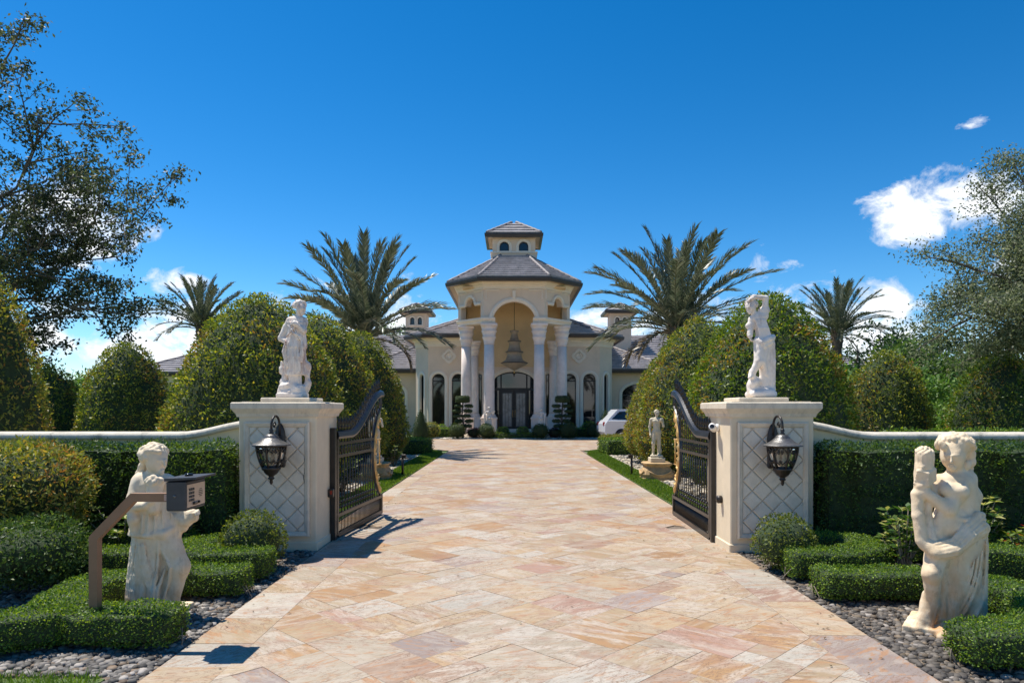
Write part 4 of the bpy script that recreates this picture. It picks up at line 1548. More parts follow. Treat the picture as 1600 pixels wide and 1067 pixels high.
    def mesh(self, name, wear=0.0009):
        D = self.D
        if wear:
            X, Y, Z = self.ax[0][:, None, None], self.ax[1][None, :, None], self.ax[2][None, None, :]
            D = D + wear * (np.sin(X * 61 + 2 * np.sin(Z * 47)) + np.sin(Y * 57 + 2 * np.sin(X * 43)) + np.sin(Z * 53 + 2 * np.sin(Y * 49))).astype(np.float32)
        D[0] = D[-1] = 0.05; D[:, 0] = D[:, -1] = 0.05; D[:, :, 0] = D[:, :, -1] = 0.05
        ins = D < 0
        nx, ny, nz = D.shape
        cnt = np.zeros((nx - 1, ny - 1, nz - 1), dtype=np.int8)
        for i in (0, 1):
            for j in (0, 1):
                for k in (0, 1):
                    cnt += ins[i:nx - 1 + i, j:ny - 1 + j, k:nz - 1 + k]
        mask = (cnt > 0) & (cnt < 8)
        cells = np.argwhere(mask)
        idx = np.full(mask.shape, -1, dtype=np.int32)
        idx[mask] = np.arange(len(cells))
        acc = np.zeros((len(cells), 3), dtype=np.float32); num = np.zeros(len(cells), dtype=np.float32)
        corners = [(i, j, k) for i in (0, 1) for j in (0, 1) for k in (0, 1)]
        for a in corners:
            for ax in range(3):
                if a[ax]:
                    continue
                b = list(a); b[ax] = 1
                da = D[cells[:, 0] + a[0], cells[:, 1] + a[1], cells[:, 2] + a[2]]
                db = D[cells[:, 0] + b[0], cells[:, 1] + b[1], cells[:, 2] + b[2]]
                cr = (da < 0) != (db < 0)
                t = np.where(cr, da / np.where(cr, da - db, 1), 0)
                p = np.array(a, dtype=np.float32)[None].repeat(len(cells), 0)
                p[:, ax] = t
                acc += p * cr[:, None]; num += cr
        verts = self.lo + self.vox * (cells + acc / np.maximum(num, 1)[:, None])
        quads = []
        for ax in range(3):
            o1, o2 = (ax + 1) % 3, (ax + 2) % 3
            sl0 = [slice(None)] * 3; sl1 = [slice(None)] * 3
            sl0[ax] = slice(0, D.shape[ax] - 1); sl1[ax] = slice(1, D.shape[ax])
            ch = ins[tuple(sl0)] != ins[tuple(sl1)]
            e = np.argwhere(ch)
            e = e[(e[:, o1] > 0) & (e[:, o2] > 0) & (e[:, o1] < D.shape[o1] - 1) & (e[:, o2] < D.shape[o2] - 1)]
            fl = ins[tuple(sl0)][e[:, 0], e[:, 1], e[:, 2]]

            def cid(d1, d2):
                c = e.copy(); c[:, o1] -= d1; c[:, o2] -= d2
                return idx[c[:, 0], c[:, 1], c[:, 2]]
            q = np.stack([cid(1, 1), cid(0, 1), cid(0, 0), cid(1, 0)], 1)
            q[~fl] = q[~fl][:, ::-1]
            quads.append(q)
        quads = np.vstack(quads)
        quads = quads[(quads >= 0).all(1)]
        return np_mesh(name, verts, quads, None, True)


def stone_statue_mat(name, base, shade, stains, top=None):
    """weathered marble: cloudy base, stains with their own shapes; stains = [(colour, z from, z to, x sign, amount, scale)]"""
    m = bpy.data.materials.new(name); m.use_nodes = True
    n, l = m.node_tree.nodes, m.node_tree.links
    b = n['Principled BSDF']; b.inputs['Roughness'].default_value = 0.68; b.inputs['Specular IOR Level'].default_value = 0.3
    tc = n.new('ShaderNodeTexCoord')
    sp = n.new('ShaderNodeSeparateXYZ'); l.new(tc.outputs['Object'], sp.inputs[0])
    nz = n.new('ShaderNodeTexNoise'); nz.inputs['Scale'].default_value = 7; nz.inputs['Detail'].default_value = 7; nz.inputs['Roughness'].default_value = 0.65
    l.new(tc.outputs['Object'], nz.inputs['Vector'])
    rp_ = n.new('ShaderNodeValToRGB')
    rp_.color_ramp.elements[0].position = 0.35; rp_.color_ramp.elements[1].position = 0.68
    rp_.color_ramp.elements[0].color = shade + (1,); rp_.color_ramp.elements[1].color = base + (1,)
    l.new(nz.outputs[0], rp_.inputs[0])
    out = rp_.outputs[0]
    for q, (col, z0, z1, amt, sc, thr) in enumerate(stains):
        s = n.new('ShaderNodeTexNoise'); s.inputs['Scale'].default_value = sc; s.inputs['Detail'].default_value = 6; s.inputs['Roughness'].default_value = 0.7
        mp = n.new('ShaderNodeMapping'); mp.inputs['Location'].default_value = (q * 3.3 + 1, q * 5.1, q * 2.2); mp.inputs['Scale'].default_value = (1, 1, 0.4)
        l.new(tc.outputs['Object'], mp.inputs[0]); l.new(mp.outputs[0], s.inputs['Vector'])
        f = n.new('ShaderNodeMapRange'); f.inputs['From Min'].default_value = thr; f.inputs['From Max'].default_value = thr + 0.14
        l.new(s.outputs[0], f.inputs['Value'])
        h = n.new('ShaderNodeMapRange'); h.inputs['From Min'].default_value = z0; h.inputs['From Max'].default_value = z1; h.inputs['To Max'].default_value = amt
        l.new(sp.outputs['Z'], h.inputs['Value'])
        mm = n.new('ShaderNodeMath'); mm.operation = 'MULTIPLY'; l.new(f.outputs[0], mm.inputs[0]); l.new(h.outputs[0], mm.inputs[1])
        mx = n.new('ShaderNodeMix'); mx.data_type = 'RGBA'; mx.inputs['B'].default_value = col + (1,)
        l.new(mm.outputs[0], mx.inputs['Factor']); l.new(out, mx.inputs['A'])
        out = mx.outputs['Result']
    l.new(out, b.inputs['Base Color'])
    nb = n.new('ShaderNodeTexNoise'); nb.inputs['Scale'].default_value = 85; nb.inputs['Detail'].default_value = 4
    l.new(tc.outputs['Object'], nb.inputs['Vector'])
    bp = n.new('ShaderNodeBump'); bp.inputs['Strength'].default_value = 0.35; bp.inputs['Distance'].default_value = 0.004
    l.new(nb.outputs[0], bp.inputs['Height']); l.new(bp.outputs[0], b.inputs['Normal'])
    return m


# -- (1) woman with a posy, beside the intercom: image plane x, depth y, height z
k_, u_, v_ = 0.00142, 245.0, 45.0
A = lambda u, v, y=0.0: ((u - u_) * k_, y, 1.46 - (v - v_) * k_)
s = Sculpt((-0.34, -0.32, 0.0), (0.46, 0.30, 1.52), 0.0062)
s.slab((-0.0, 0, 0.035), (0.50, 0.40, 0.07))
# body
s.robe([(0.06, -0.015, 0.0, 0.205, 0.17), (0.3, -0.02, 0.0, 0.185, 0.155), (0.55, -0.01, 0.0, 0.175, 0.145), (0.72, 0.01, 0.0, 0.175, 0.14), (0.80, 0.01, 0.0, 0.15, 0.12)], 9, 0.016, 0.02, 0.4, 1.5)
s.cap(A(250, 560), A(235, 330), 0.145, 0.14, 0.04, 0.8)
s.cap(A(180, 270, 0.0), A(310, 280, 0.02), 0.085, 0.08, 0.05)
s.cap(A(238, 260), A(248, 170, -0.01), 0.052, 0.05, 0.03)
# head looks to the right and a little down
hc = A(262, 150, -0.01)
s.ell(hc, (0.082, 0.085, 0.105), 0.02)
s.face(hc, 0.088, (0.92, -0.42, -0.10))
hh = A(240, 115, 0.012)
s.ell(hh, (0.105, 0.105, 0.085), 0.02)
s.curls(hh, (0.105, 0.105, 0.09), 70, 0.021, 3, -0.45, 0.012, (0.93, -0.35, -0.5))
for (u, v, r) in ((180, 150, 0.036), (165, 180, 0.036), (158, 210, 0.034), (145, 232, 0.026), (135, 225, 0.02)):
    s.ell(A(u, v, 0.03), (r, r, r * 1.2), 0.015)
s.chain([A(180, 105, -0.06), A(235, 85, -0.085), A(300, 90, -0.06)], 0.018, 0.012)
# dress top, overfold at the waist
s.robe([(0.70, 0.0, 0.0, 0.20, 0.165), (0.78, 0.0, 0.0, 0.185, 0.15), (0.95, -0.01, 0, 0.155, 0.125), (1.05, -0.01, 0, 0.14, 0.11)], 11, 0.011, 0.03, 1.0, -2.0)
s.chain([A(125, 545, -0.05), A(180, 570, -0.14), A(260, 575, -0.16), A(350, 560, -0.13), A(385, 540, -0.03)], [0.018, 0.02, 0.018, 0.018, 0.016], 0.012)
# near arm folded over the chest, holding the posy
s.cap(A(165, 275, -0.03), A(150, 410, -0.12), 0.062, 0.05, 0.03)
s.cap(A(150, 410, -0.12), A(265, 395, -0.19), 0.048, 0.035, 0.025)
s.hand(A(265, 395, -0.19), A(293, 372, -0.195), (0.3, 0.1, 0.9), spread=(0.95, 0.2, 0), curl=(0.1, 0.9, 0.2))
s.cap(A(298, 420, -0.15), A(298, 280, -0.13), 0.05, 0.065, 0.02)
s.curls(A(296, 262, -0.13), (0.062, 0.058, 0.04), 26, 0.021, 8, -0.6, 0.01)
s.chain([A(165, 440, -0.12), A(180, 480, -0.15), A(175, 530, -0.14)], [0.045, 0.04, 0.03], 0.03)
# far arm carries a fold of cloth out to the right
s.cap(A(330, 290, 0.05), A(375, 430, 0.05), 0.056, 0.048, 0.03)
s.cap(A(375, 440, 0.04), A(470, 470, -0.02), 0.05, 0.042, 0.025)
s.chain([A(385, 490, 0.0), A(440, 505, -0.02), A(490, 480, -0.03)], [0.05, 0.05, 0.042], 0.02)
s.hand(A(470, 462, -0.03), A(490, 452, -0.03), (0.8, -0.3, 0.2), spread=(0.2, 0.9, 0.3), curl=(0.1, 0, -0.9))
s.chain([A(395, 520, 0), A(420, 545, 0), A(398, 560, 0.02)], [0.04, 0.03, 0.02], 0.03)
# bent leg pushing the cloth out to the right, folds across it
s.cap(A(320, 590, -0.03), A(425, 765, -0.07), 0.115, 0.072, 0.05)
s.cap(A(425, 770, -0.07), A(365, 960, -0.03), 0.07, 0.06, 0.05)
s.cap(A(345, 1000, -0.1), A(385, 1035, -0.16), 0.05, 0.035, 0.03)
SK = [(0.06, -0.015, 0.0, 0.205, 0.17), (0.3, -0.02, 0.0, 0.185, 0.155), (0.55, -0.01, 0.0, 0.175, 0.145), (0.72, 0.01, 0.0, 0.175, 0.14), (0.80, 0.01, 0.0, 0.15, 0.12)]
XZ = lambda u, v: (A(u, v)[0], A(u, v)[2])
s.pleats(SK, [[XZ(140 + 14 * q, 590), XZ(132 + 13 * q - 4 * (q % 2), 760), XZ(118 + 15 * q, 900), XZ(105 + 16 * q, 1025)] for q in range(6)], 0.014, 0.006)
s.pleats(SK, [[XZ(205 + 10 * q, 600), XZ(228 + 12 * q, 740), XZ(262 + 12 * q, 850), XZ(300 + 6 * q, 930)] for q in range(4)], 0.013, 0.006, 0.012)
s.pleats(SK, [[XZ(320, 590), XZ(318, 760), XZ(300, 900), XZ(296, 1020)], [XZ(345, 600), XZ(350, 760), XZ(318, 900), XZ(322, 1025)]], 0.016, 0.006, 0.03)
s.chain([A(330, 640, -0.13), A(395, 760, -0.15), A(375, 850, -0.12), A(340, 960, -0.12)], [0.008, 0.012, 0.012, 0.012], 0.008)
s.pleats([(0.68, 0, 0, 0.205, 0.17), (0.8, 0, 0, 0.19, 0.155), (1.05, 0, 0, 0.16, 0.13)], [[XZ(170 + 32 * q, 430), XZ(165 + 34 * q, 490), XZ(160 + 36 * q, 555)] for q in range(7)], 0.011, 0.006)
STAT_L = s.mesh('statue_posy')
M_ST1 = stone_statue_mat('cream_statue_stone', (0.83, 0.70, 0.53), (0.72, 0.57, 0.38), [((0.52, 0.36, 0.19), 1.1, 0.35, 0.6, 5, 0.46), ((0.30, 0.26, 0.20), 1.5, 0.5, 0.6, 12, 0.54)])
root = thing('statue', 'cream stone statue of a woman holding a posy, behind the intercom box', 'statue', (-3.04, 5.80, 0.0))
link_mesh('figure', STAT_L, M_ST1, root)

# -- (2) woman lifting a torch
k_, u_, v_ = 0.00166, 310.0, 42.0
B = lambda u, v, y=0.0: ((u - u_) * k_, y, 1.55 - (v - v_) * k_)
s = Sculpt((-0.56, -0.40, 0.0), (0.34, 0.34, 1.60), 0.0062)
s.slab((-0.06, -0.02, 0.032), (0.56, 0.50, 0.064), R(-38))
s.robe([(0.05, 0.04, 0.0, 0.17, 0.16), (0.25, 0.05, 0.0, 0.16, 0.155), (0.5, 0.05, 0.0, 0.165, 0.15), (0.72, 0.06, 0.0, 0.165, 0.145), (0.84, 0.06, 0.0, 0.15, 0.13)], 8, 0.014, 0.02, 1.3, 1.2)
s.cap(B(320, 470), B(315, 330), 0.145, 0.15, 0.05, 0.82)
s.cap(B(265, 285, -0.03), B(370, 270, 0.03), 0.08, 0.085, 0.05)
s.ell(B(240, 310, -0.10), (0.062, 0.055, 0.055), 0.03)
s.ell(B(285, 315, -0.135), (0.06, 0.05, 0.055), 0.03)
s.cap(B(335, 420), B(395, 350, 0.06), 0.11, 0.10, 0.04)
s.cap(B(318, 260), B(305, 190, -0.02), 0.056, 0.052, 0.03)
hc = B(290, 155, -0.03)
s.ell(hc, (0.084, 0.088, 0.105), 0.02)
s.face(hc, 0.09, (-0.60, -0.78, -0.22))
hh = B(318, 108, 0.01)
s.ell(hh, (0.118, 0.115, 0.085), 0.02)
s.curls(hh, (0.122, 0.118, 0.085), 110, 0.019, 5, -0.25, 0.008, (-0.62, -0.76, -0.75))
s.ell(B(340, 150, 0.05), (0.075, 0.07, 0.09), 0.03)
for (u, v, r, y) in ((385, 150, 0.036, 0.0), (388, 185, 0.034, 0.0), (395, 215, 0.03, 0.04), (400, 240, 0.03, 0.06), (238, 112, 0.024, -0.06), (228, 98, 0.020, -0.05), (360, 200, 0.03, -0.02)):
    s.ell(B(u, v, y), (r, r, r * 1.25), 0.015)
# near arm: elbow low, forearm up to the torch
s.cap(B(325, 280, -0.06), B(232, 392, -0.13), 0.066, 0.056, 0.03)
s.cap(B(228, 395, -0.13), B(138, 320, -0.10), 0.054, 0.038, 0.025)
s.hand(B(138, 315, -0.10), B(130, 288, -0.10), (0.15, 0.25, 0.9), spread=(0.75, -0.5, 0.0), curl=(0.5, 0.5, 0.5))
# far arm reaches to the upper grip
s.cap(B(240, 280, 0.02), B(200, 330, -0.02), 0.058, 0.05, 0.03)
s.cap(B(200, 330, -0.02), B(132, 235, -0.04), 0.048, 0.036, 0.025)
s.hand(B(132, 240, -0.06), B(132, 215, -0.06), (-0.7, -0.5, 0.1), spread=(0.1, 0.1, 0.95), curl=(0.7, -0.5, 0.0))
# torch with a fluted flame bowl, cloth hanging below the hand
s.cap(B(130, 330, -0.06), B(145, 200, -0.06), 0.05, 0.062, 0.02)
s.robe([(1.27, -0.268, -0.06, 0.06, 0.06), (1.36, -0.268, -0.06, 0.066, 0.066), (1.385, -0.268, -0.06, 0.062, 0.062)], 12, 0.006, 0.006)
s.ell(B(148, 150, -0.06), (0.062, 0.062, 0.056), 0.008)
s.curls(B(148, 144, -0.06), (0.058, 0.058, 0.046), 40, 0.012, 4, -0.3, 0.005)
for q in range(5):
    s.chain([B(105, 225 + q * 14, -0.10 + 0.01 * q), B(140, 235 + q * 13, -0.125), B(180, 215 + q * 12, -0.10)], 0.013, 0.01)
s.chain([B(115, 335, -0.06), B(112, 430, -0.08), B(120, 540, -0.10)], [0.045, 0.042, 0.045], 0.02)
s.chain([B(165, 350, -0.08), B(158, 440, -0.07), B(165, 530, -0.12)], [0.028, 0.03, 0.034], 0.02)
s.chain([B(205, 420, -0.12), B(195, 490, -0.11), B(205, 540, -0.11)], [0.03, 0.03, 0.03], 0.02)
# belly and hips
s.ell(B(265, 470, -0.05), (0.13, 0.12, 0.13), 0.04)
s.chain([B(240, 430, -0.13), B(300, 440, -0.16), B(370, 420, -0.12)], 0.012, 0.02)
# rolled swag across the hips
sw = [(130, 560, -0.12), (160, 590, -0.17), (230, 570, -0.20), (300, 510, -0.19), (370, 470, -0.15), (425, 490, -0.04)]
s.chain([B(*p) for p in sw], [0.042, 0.046, 0.045, 0.042, 0.044, 0.05], 0.02)
for dv, dy, rr_ in ((-44, 0.01, 0.020), (-30, -0.012, 0.014), (-14, -0.03, 0.013), (2, -0.04, 0.014), (18, -0.035, 0.013), (32, -0.01, 0.016)):
    s.chain([B(u, v + dv * (0.7 + 0.12 * i_), y + dy) for i_, (u, v, y) in enumerate(sw)], [rr_ * (0.8 + 0.1 * i_) for i_ in range(len(sw))], 0.006)
s.ell(B(390, 485, -0.12), (0.05, 0.045, 0.05), 0.02)
# bare knee and shin on the left, standing thigh and calf under cloth
s.cap(B(215, 570, -0.07), B(150, 685, -0.15), 0.10, 0.066, 0.03)
s.cap(B(150, 690, -0.15), B(172, 830, -0.09), 0.064, 0.045, 0.03)
s.cap(B(172, 830, -0.09), B(150, 940, -0.10), 0.045, 0.036, 0.03)
s.chain([B(170, 800, -0.06), B(140, 900, -0.07), B(110, 948, -0.08)], [0.05, 0.045, 0.04], 0.02)
s.cap(B(300, 560, -0.06), B(285, 760, -0.08), 0.115, 0.085, 0.04)
s.cap(B(285, 760, -0.08), B(250, 915, -0.07), 0.085, 0.06, 0.04)
s.cap(B(215, 930, -0.12), B(165, 962, -0.22), 0.05, 0.032, 0.02)
for q in range(4):
    s.cap(B(170 + q * 9, 962 - q * 1, -0.225 + q * 0.012), B(160 + q * 9, 970, -0.25 + q * 0.012), 0.012, 0.01, 0.006)
SK = [(0.05, 0.04, 0.0, 0.17, 0.165), (0.25, 0.05, 0.0, 0.16, 0.16), (0.5, 0.05, 0.0, 0.165, 0.165), (0.72, 0.06, 0.0, 0.165, 0.165), (0.84, 0.06, 0.0, 0.15, 0.15)]
XZ = lambda u, v: (B(u, v)[0], B(u, v)[2])
s.robe([(0.06, -0.10, -0.02, 0.10, 0.12), (0.3, -0.12, -0.02, 0.10, 0.11), (0.6, -0.12, -0.02, 0.11, 0.11)], 7, 0.01, 0.02)
s.pleats(SK, [[XZ(405 + 9 * q, 520), XZ(398 + 10 * q, 700), XZ(372 + 14 * q, 850), XZ(352 + 22 * q, 950)] for q in range(4)], 0.013, 0.006)
s.pleats(SK, [[XZ(372 - 20 * q, 560 + 30 * q), XZ(345 - 22 * q, 720 + 20 * q), XZ(300 - 22 * q, 850 + 10 * q), XZ(262 - 14 * q, 925)] for q in range(4)], 0.013, 0.006, 0.012)
s.pleats(SK, [[XZ(412, 700), XZ(370, 830), XZ(300, 930)], [XZ(420, 800), XZ(390, 880), XZ(340, 945)]], 0.014, 0.006, 0.004)
s.pleats(SK, [[XZ(205 + 12 * q, 620), XZ(212 + 10 * q, 760), XZ(170 + 16 * q, 900)] for q in range(3)], 0.010, 0.006, 0.02)
STAT_R = s.mesh('statue_torch')
M_ST2 = stone_statue_mat('ochre_stained_stone', (0.83, 0.69, 0.50), (0.72, 0.55, 0.35), [((0.52, 0.24, 0.07), 0.62, 0.02, 0.9, 3.4, 0.47), ((0.33, 0.25, 0.17), 1.5, 0.5, 0.6, 12, 0.54)])
root = thing('statue', 'cream stone statue of a woman lifting a torch, orange stains on its base', 'statue', (3.50, 5.40, 0.0))
link_mesh('figure', STAT_R, M_ST2, root).scale = (1.02, 1.02, 1.02)

# -- (3) draped woman with hand on hip, on the cracked pillar
k_, u_, v_ = 0.00150, 245.0, 95.0
Cc = lambda u, v, y=0.0: ((u - u_) * k_, y, 1.29 - (v - v_) * k_)
s = Sculpt((-0.28, -0.26, 0.0), (0.26, 0.24, 1.34), 0.007)
s.rock(Cc(225, 915), (0.185, 0.17, 0.09), 0.02, 0.012)
s.rock(Cc(225, 870), (0.17, 0.15, 0.08), 0.03, 0.014)
s.slab((-0.03, 0, 0.03), (0.34, 0.31, 0.06))
s.cap(Cc(235, 890, -0.06), Cc(235, 740, -0.06), 0.042, 0.055, 0.02)
s.cap(Cc(285, 885, -0.03), Cc(270, 740, -0.03), 0.042, 0.055, 0.02)
s.cap(Cc(230, 890, -0.07), Cc(222, 905, -0.13), 0.032, 0.022, 0.02)
s.robe([(0.30, 0.02, 0.0, 0.135, 0.115), (0.45, 0.005, 0, 0.135, 0.12), (0.62, 0.0, 0, 0.135, 0.115), (0.72, 0.01, 0, 0.13, 0.11), (0.80, 0.015, 0, 0.10, 0.085)], 9, 0.012, 0.03, 0.7, 2.5)
s.cap(Cc(262, 450), Cc(265, 310), 0.09, 0.10, 0.05, 0.8)
s.cap(Cc(215, 285), Cc(315, 285), 0.055, 0.055, 0.04)
s.robe([(0.66, 0.01, 0, 0.135, 0.115), (0.74, 0.015, 0, 0.125, 0.105), (0.90, 0.02, 0, 0.11, 0.095), (0.98, 0.03, 0, 0.12, 0.10)], 10, 0.010, 0.03, 0.0, 3.0)
s.cap(Cc(268, 270), Cc(285, 205), 0.036, 0.036, 0.02)
hc = Cc(300, 180, -0.01)
s.ell(hc, (0.062, 0.064, 0.078), 0.015)
s.face(hc, 0.064, (0.75, -0.6, -0.3))
s.ell(Cc(288, 155, 0.015), (0.075, 0.075, 0.06), 0.012)
s.curls(Cc(288, 152, 0.01), (0.078, 0.076, 0.06), 48, 0.017, 7, -0.35, 0.008, (0.75, -0.6, -0.5))
for (u, v, r) in ((245, 135, 0.03), (262, 112, 0.024), (285, 105, 0.02), (228, 150, 0.02)):
    s.ell(Cc(u, v), (r, r, r), 0.01)
# sleeve hanging from the arm set on the hip
s.cap(Cc(200, 285), Cc(125, 430), 0.045, 0.038, 0.03)
s.cap(Cc(125, 435), Cc(190, 470, -0.06), 0.036, 0.03, 0.02)
s.chain([Cc(175, 340, 0.02), Cc(150, 410, 0.02)], [0.06, 0.05], 0.03, 0.6)
s.chain([Cc(120, 445), Cc(150, 452), Cc(180, 440)], [0.025, 0.03, 0.025], 0.02)
# other arm folded up to the breast
s.cap(Cc(325, 290), Cc(338, 375, -0.07), 0.042, 0.036, 0.03)
s.cap(Cc(338, 375, -0.07), Cc(278, 320, -0.13), 0.034, 0.026, 0.02)
s.hand(Cc(280, 322, -0.13), Cc(268, 312, -0.13), (-0.8, 0.2, 0.3), 0.009, (0.2, 0, 0.9), (-0.2, 0.7, -0.1))
for (p, m_, q, r) in (((185, 470), (170, 560), (200, 690), 0.02), ((320, 440), (340, 520), (330, 640), 0.022), ((230, 480), (260, 600), (255, 730), 0.016), ((290, 480), (300, 600), (295, 735), 0.016), ((205, 330), (260, 400), (325, 430), 0.016), ((300, 300), (250, 370), (195, 430), 0.014), ((210, 480), (215, 600), (225, 735), 0.016), ((330, 470), (315, 600), (310, 730), 0.016), ((240, 330), (290, 410), (330, 460), 0.012), ((215, 300), (240, 380), (300, 450), 0.012)):
    s.chain([Cc(*p, -0.10), Cc(*m_, -0.125), Cc(*q, -0.11)], [r * 0.6, r * 0.8, r * 0.8], 0.008)
# stump on the right, curling dolphin on the left
s.rock(Cc(345, 760, 0.05), (0.05, 0.06, 0.20), 0.03, 0.012)
s.chain([Cc(130, 640), Cc(140, 700), Cc(165, 760), Cc(150, 820), Cc(180, 860)], [0.014, 0.034, 0.042, 0.05, 0.06], 0.02)
s.chain([Cc(115, 690), Cc(130, 730)], [0.012, 0.03], 0.02)
STAT_PL = s.mesh('statue_hip')
M_ST3 = stone_statue_mat('rose_veined_marble', (0.83, 0.75, 0.67), (0.74, 0.63, 0.54), [((0.40, 0.20, 0.14), 0.1, 0.5, 0.85, 7, 0.49), ((0.25, 0.21, 0.21), 0.0, 0.4, 0.6, 11, 0.52)])
root = thing('statue', 'white and rose marble statue of a woman with hand on hip, on the cracked pillar', 'statue', (-2.84, 8.93, 1.9025))
link_mesh('figure', STAT_PL, M_ST3, root)

# -- (4) woman with one arm bent over her head, on the other pillar
k_, u_, v_ = 0.00154, 300.0, 92.0
Dd = lambda u, v, y=0.0: ((u - u_) * k_, y, 1.33 - (v - v_) * k_)
s = Sculpt((-0.27, -0.24, 0.0), (0.24, 0.24, 1.38), 0.007)
s.slab((0.0, 0, 0.045), (0.33, 0.31, 0.09), 0, 0, 0.045)
s.rock(Dd(235, 850), (0.07, 0.10, 0.12), 0.03, 0.014)
s.rock(Dd(300, 900), (0.155, 0.13, 0.06), 0.03, 0.01)
s.cap(Dd(275, 295), Dd(318, 430), 0.082, 0.078, 0.05, 0.85)
s.cap(Dd(235, 300), Dd(325, 275), 0.05, 0.05, 0.04)
s.ell(Dd(322, 475), (0.115, 0.10, 0.085), 0.04)
s.cap(Dd(250, 265), Dd(228, 225), 0.036, 0.036, 0.02)
hc = Dd(215, 205, -0.01)
s.ell(hc, (0.062, 0.064, 0.078), 0.015, 0.25)
s.face(hc, 0.064, (-0.75, -0.6, -0.25))
s.ell(Dd(222, 180, 0.012), (0.074, 0.074, 0.058), 0.012)
s.curls(Dd(222, 178, 0.012), (0.074, 0.074, 0.058), 46, 0.016, 9, -0.4, 0.008, (-0.75, -0.6, -0.5))
# raised arm: up from the shoulder, bent, hand laid on the crown
s.cap(Dd(330, 275), Dd(338, 130, -0.01), 0.043, 0.036, 0.03)
s.cap(Dd(338, 125, -0.01), Dd(232, 118, -0.04), 0.035, 0.026, 0.015)
s.hand(Dd(235, 118, -0.04), Dd(215, 128, -0.045), (-0.85, 0, -0.35), 0.009, (0.0, 0.9, 0.2), (-0.3, 0, -0.8))
s.chain([Dd(308, 230), Dd(345, 225)], 0.046, 0.02)
# other arm: short sleeve, forearm hidden behind
s.cap(Dd(222, 305), Dd(205, 430, -0.02), 0.042, 0.036, 0.02)
s.chain([Dd(200, 355), Dd(235, 350)], 0.042, 0.02)
s.hand(Dd(205, 425, -0.02), Dd(204, 445, -0.03), (0.05, -0.1, -0.9), 0.009, (0.5, 0.7, 0), (0.6, 0.2, -0.2))
# gathered tunic
for q in range(7):
    s.chain([Dd(238 + q * 14, 310, -0.07), Dd(262 + q * 13, 380, -0.085), Dd(275 + q * 15, 460, -0.085)], [0.009, 0.012, 0.014], 0.012)
s.chain([Dd(245, 480, -0.06), Dd(290, 500, -0.11), Dd(350, 470, -0.10), Dd(400, 450, -0.02)], [0.026, 0.032, 0.034, 0.03], 0.02)
s.chain([Dd(255, 505, -0.06), Dd(310, 530, -0.105), Dd(370, 500, -0.09)], [0.018, 0.022, 0.022], 0.02)
# legs: bent near leg with foot on the rock, straight standing leg
s.cap(Dd(285, 500, -0.04), Dd(262, 655, -0.09), 0.082, 0.058, 0.03)
s.cap(Dd(262, 660, -0.09), Dd(205, 765, -0.07), 0.055, 0.038, 0.02)
s.cap(Dd(205, 770, -0.07), Dd(180, 790, -0.12), 0.032, 0.022, 0.02)
s.cap(Dd(325, 520, 0.0), Dd(320, 700, -0.02), 0.085, 0.06, 0.03)
s.cap(Dd(320, 700, -0.02), Dd(308, 890, -0.03), 0.055, 0.036, 0.02)
s.cap(Dd(306, 900, -0.04), Dd(296, 910, -0.10), 0.03, 0.022, 0.02)
# long cloth falling behind on the right
s.robe([(0.10, 0.10, 0.04, 0.085, 0.11), (0.4, 0.105, 0.04, 0.09, 0.11), (0.62, 0.10, 0.03, 0.085, 0.10), (0.80, 0.09, 0.02, 0.07, 0.08)], 8, 0.012, 0.03, 0.5, 1.0)
s.chain([Dd(330, 560, -0.08), Dd(300, 660, -0.09), Dd(330, 760, -0.06)], [0.025, 0.03, 0.025], 0.02)
s.chain([Dd(240, 720, -0.05), Dd(215, 740, -0.06), Dd(230, 790, -0.05)], [0.03, 0.035, 0.03], 0.02)
for q in range(3):
    s.chain([Dd(350 + q * 24, 500, -0.05), Dd(355 + q * 22, 650, -0.06), Dd(350 + q * 24, 830, -0.05)], [0.012, 0.016, 0.016], 0.015)
STAT_PR = s.mesh('statue_arm')
M_ST4 = stone_statue_mat('white_marble', (0.85, 0.77, 0.69), (0.77, 0.67, 0.58), [((0.52, 0.42, 0.36), 0.0, 0.5, 0.7, 7, 0.50), ((0.42, 0.41, 0.45), 0.6, 1.0, 0.6, 10, 0.52)])
root = thing('statue', 'white marble statue of a woman with one arm bent over her head', 'statue', (3.20, 8.78, 1.9025))
link_mesh('figure', STAT_PR, M_ST4, root)


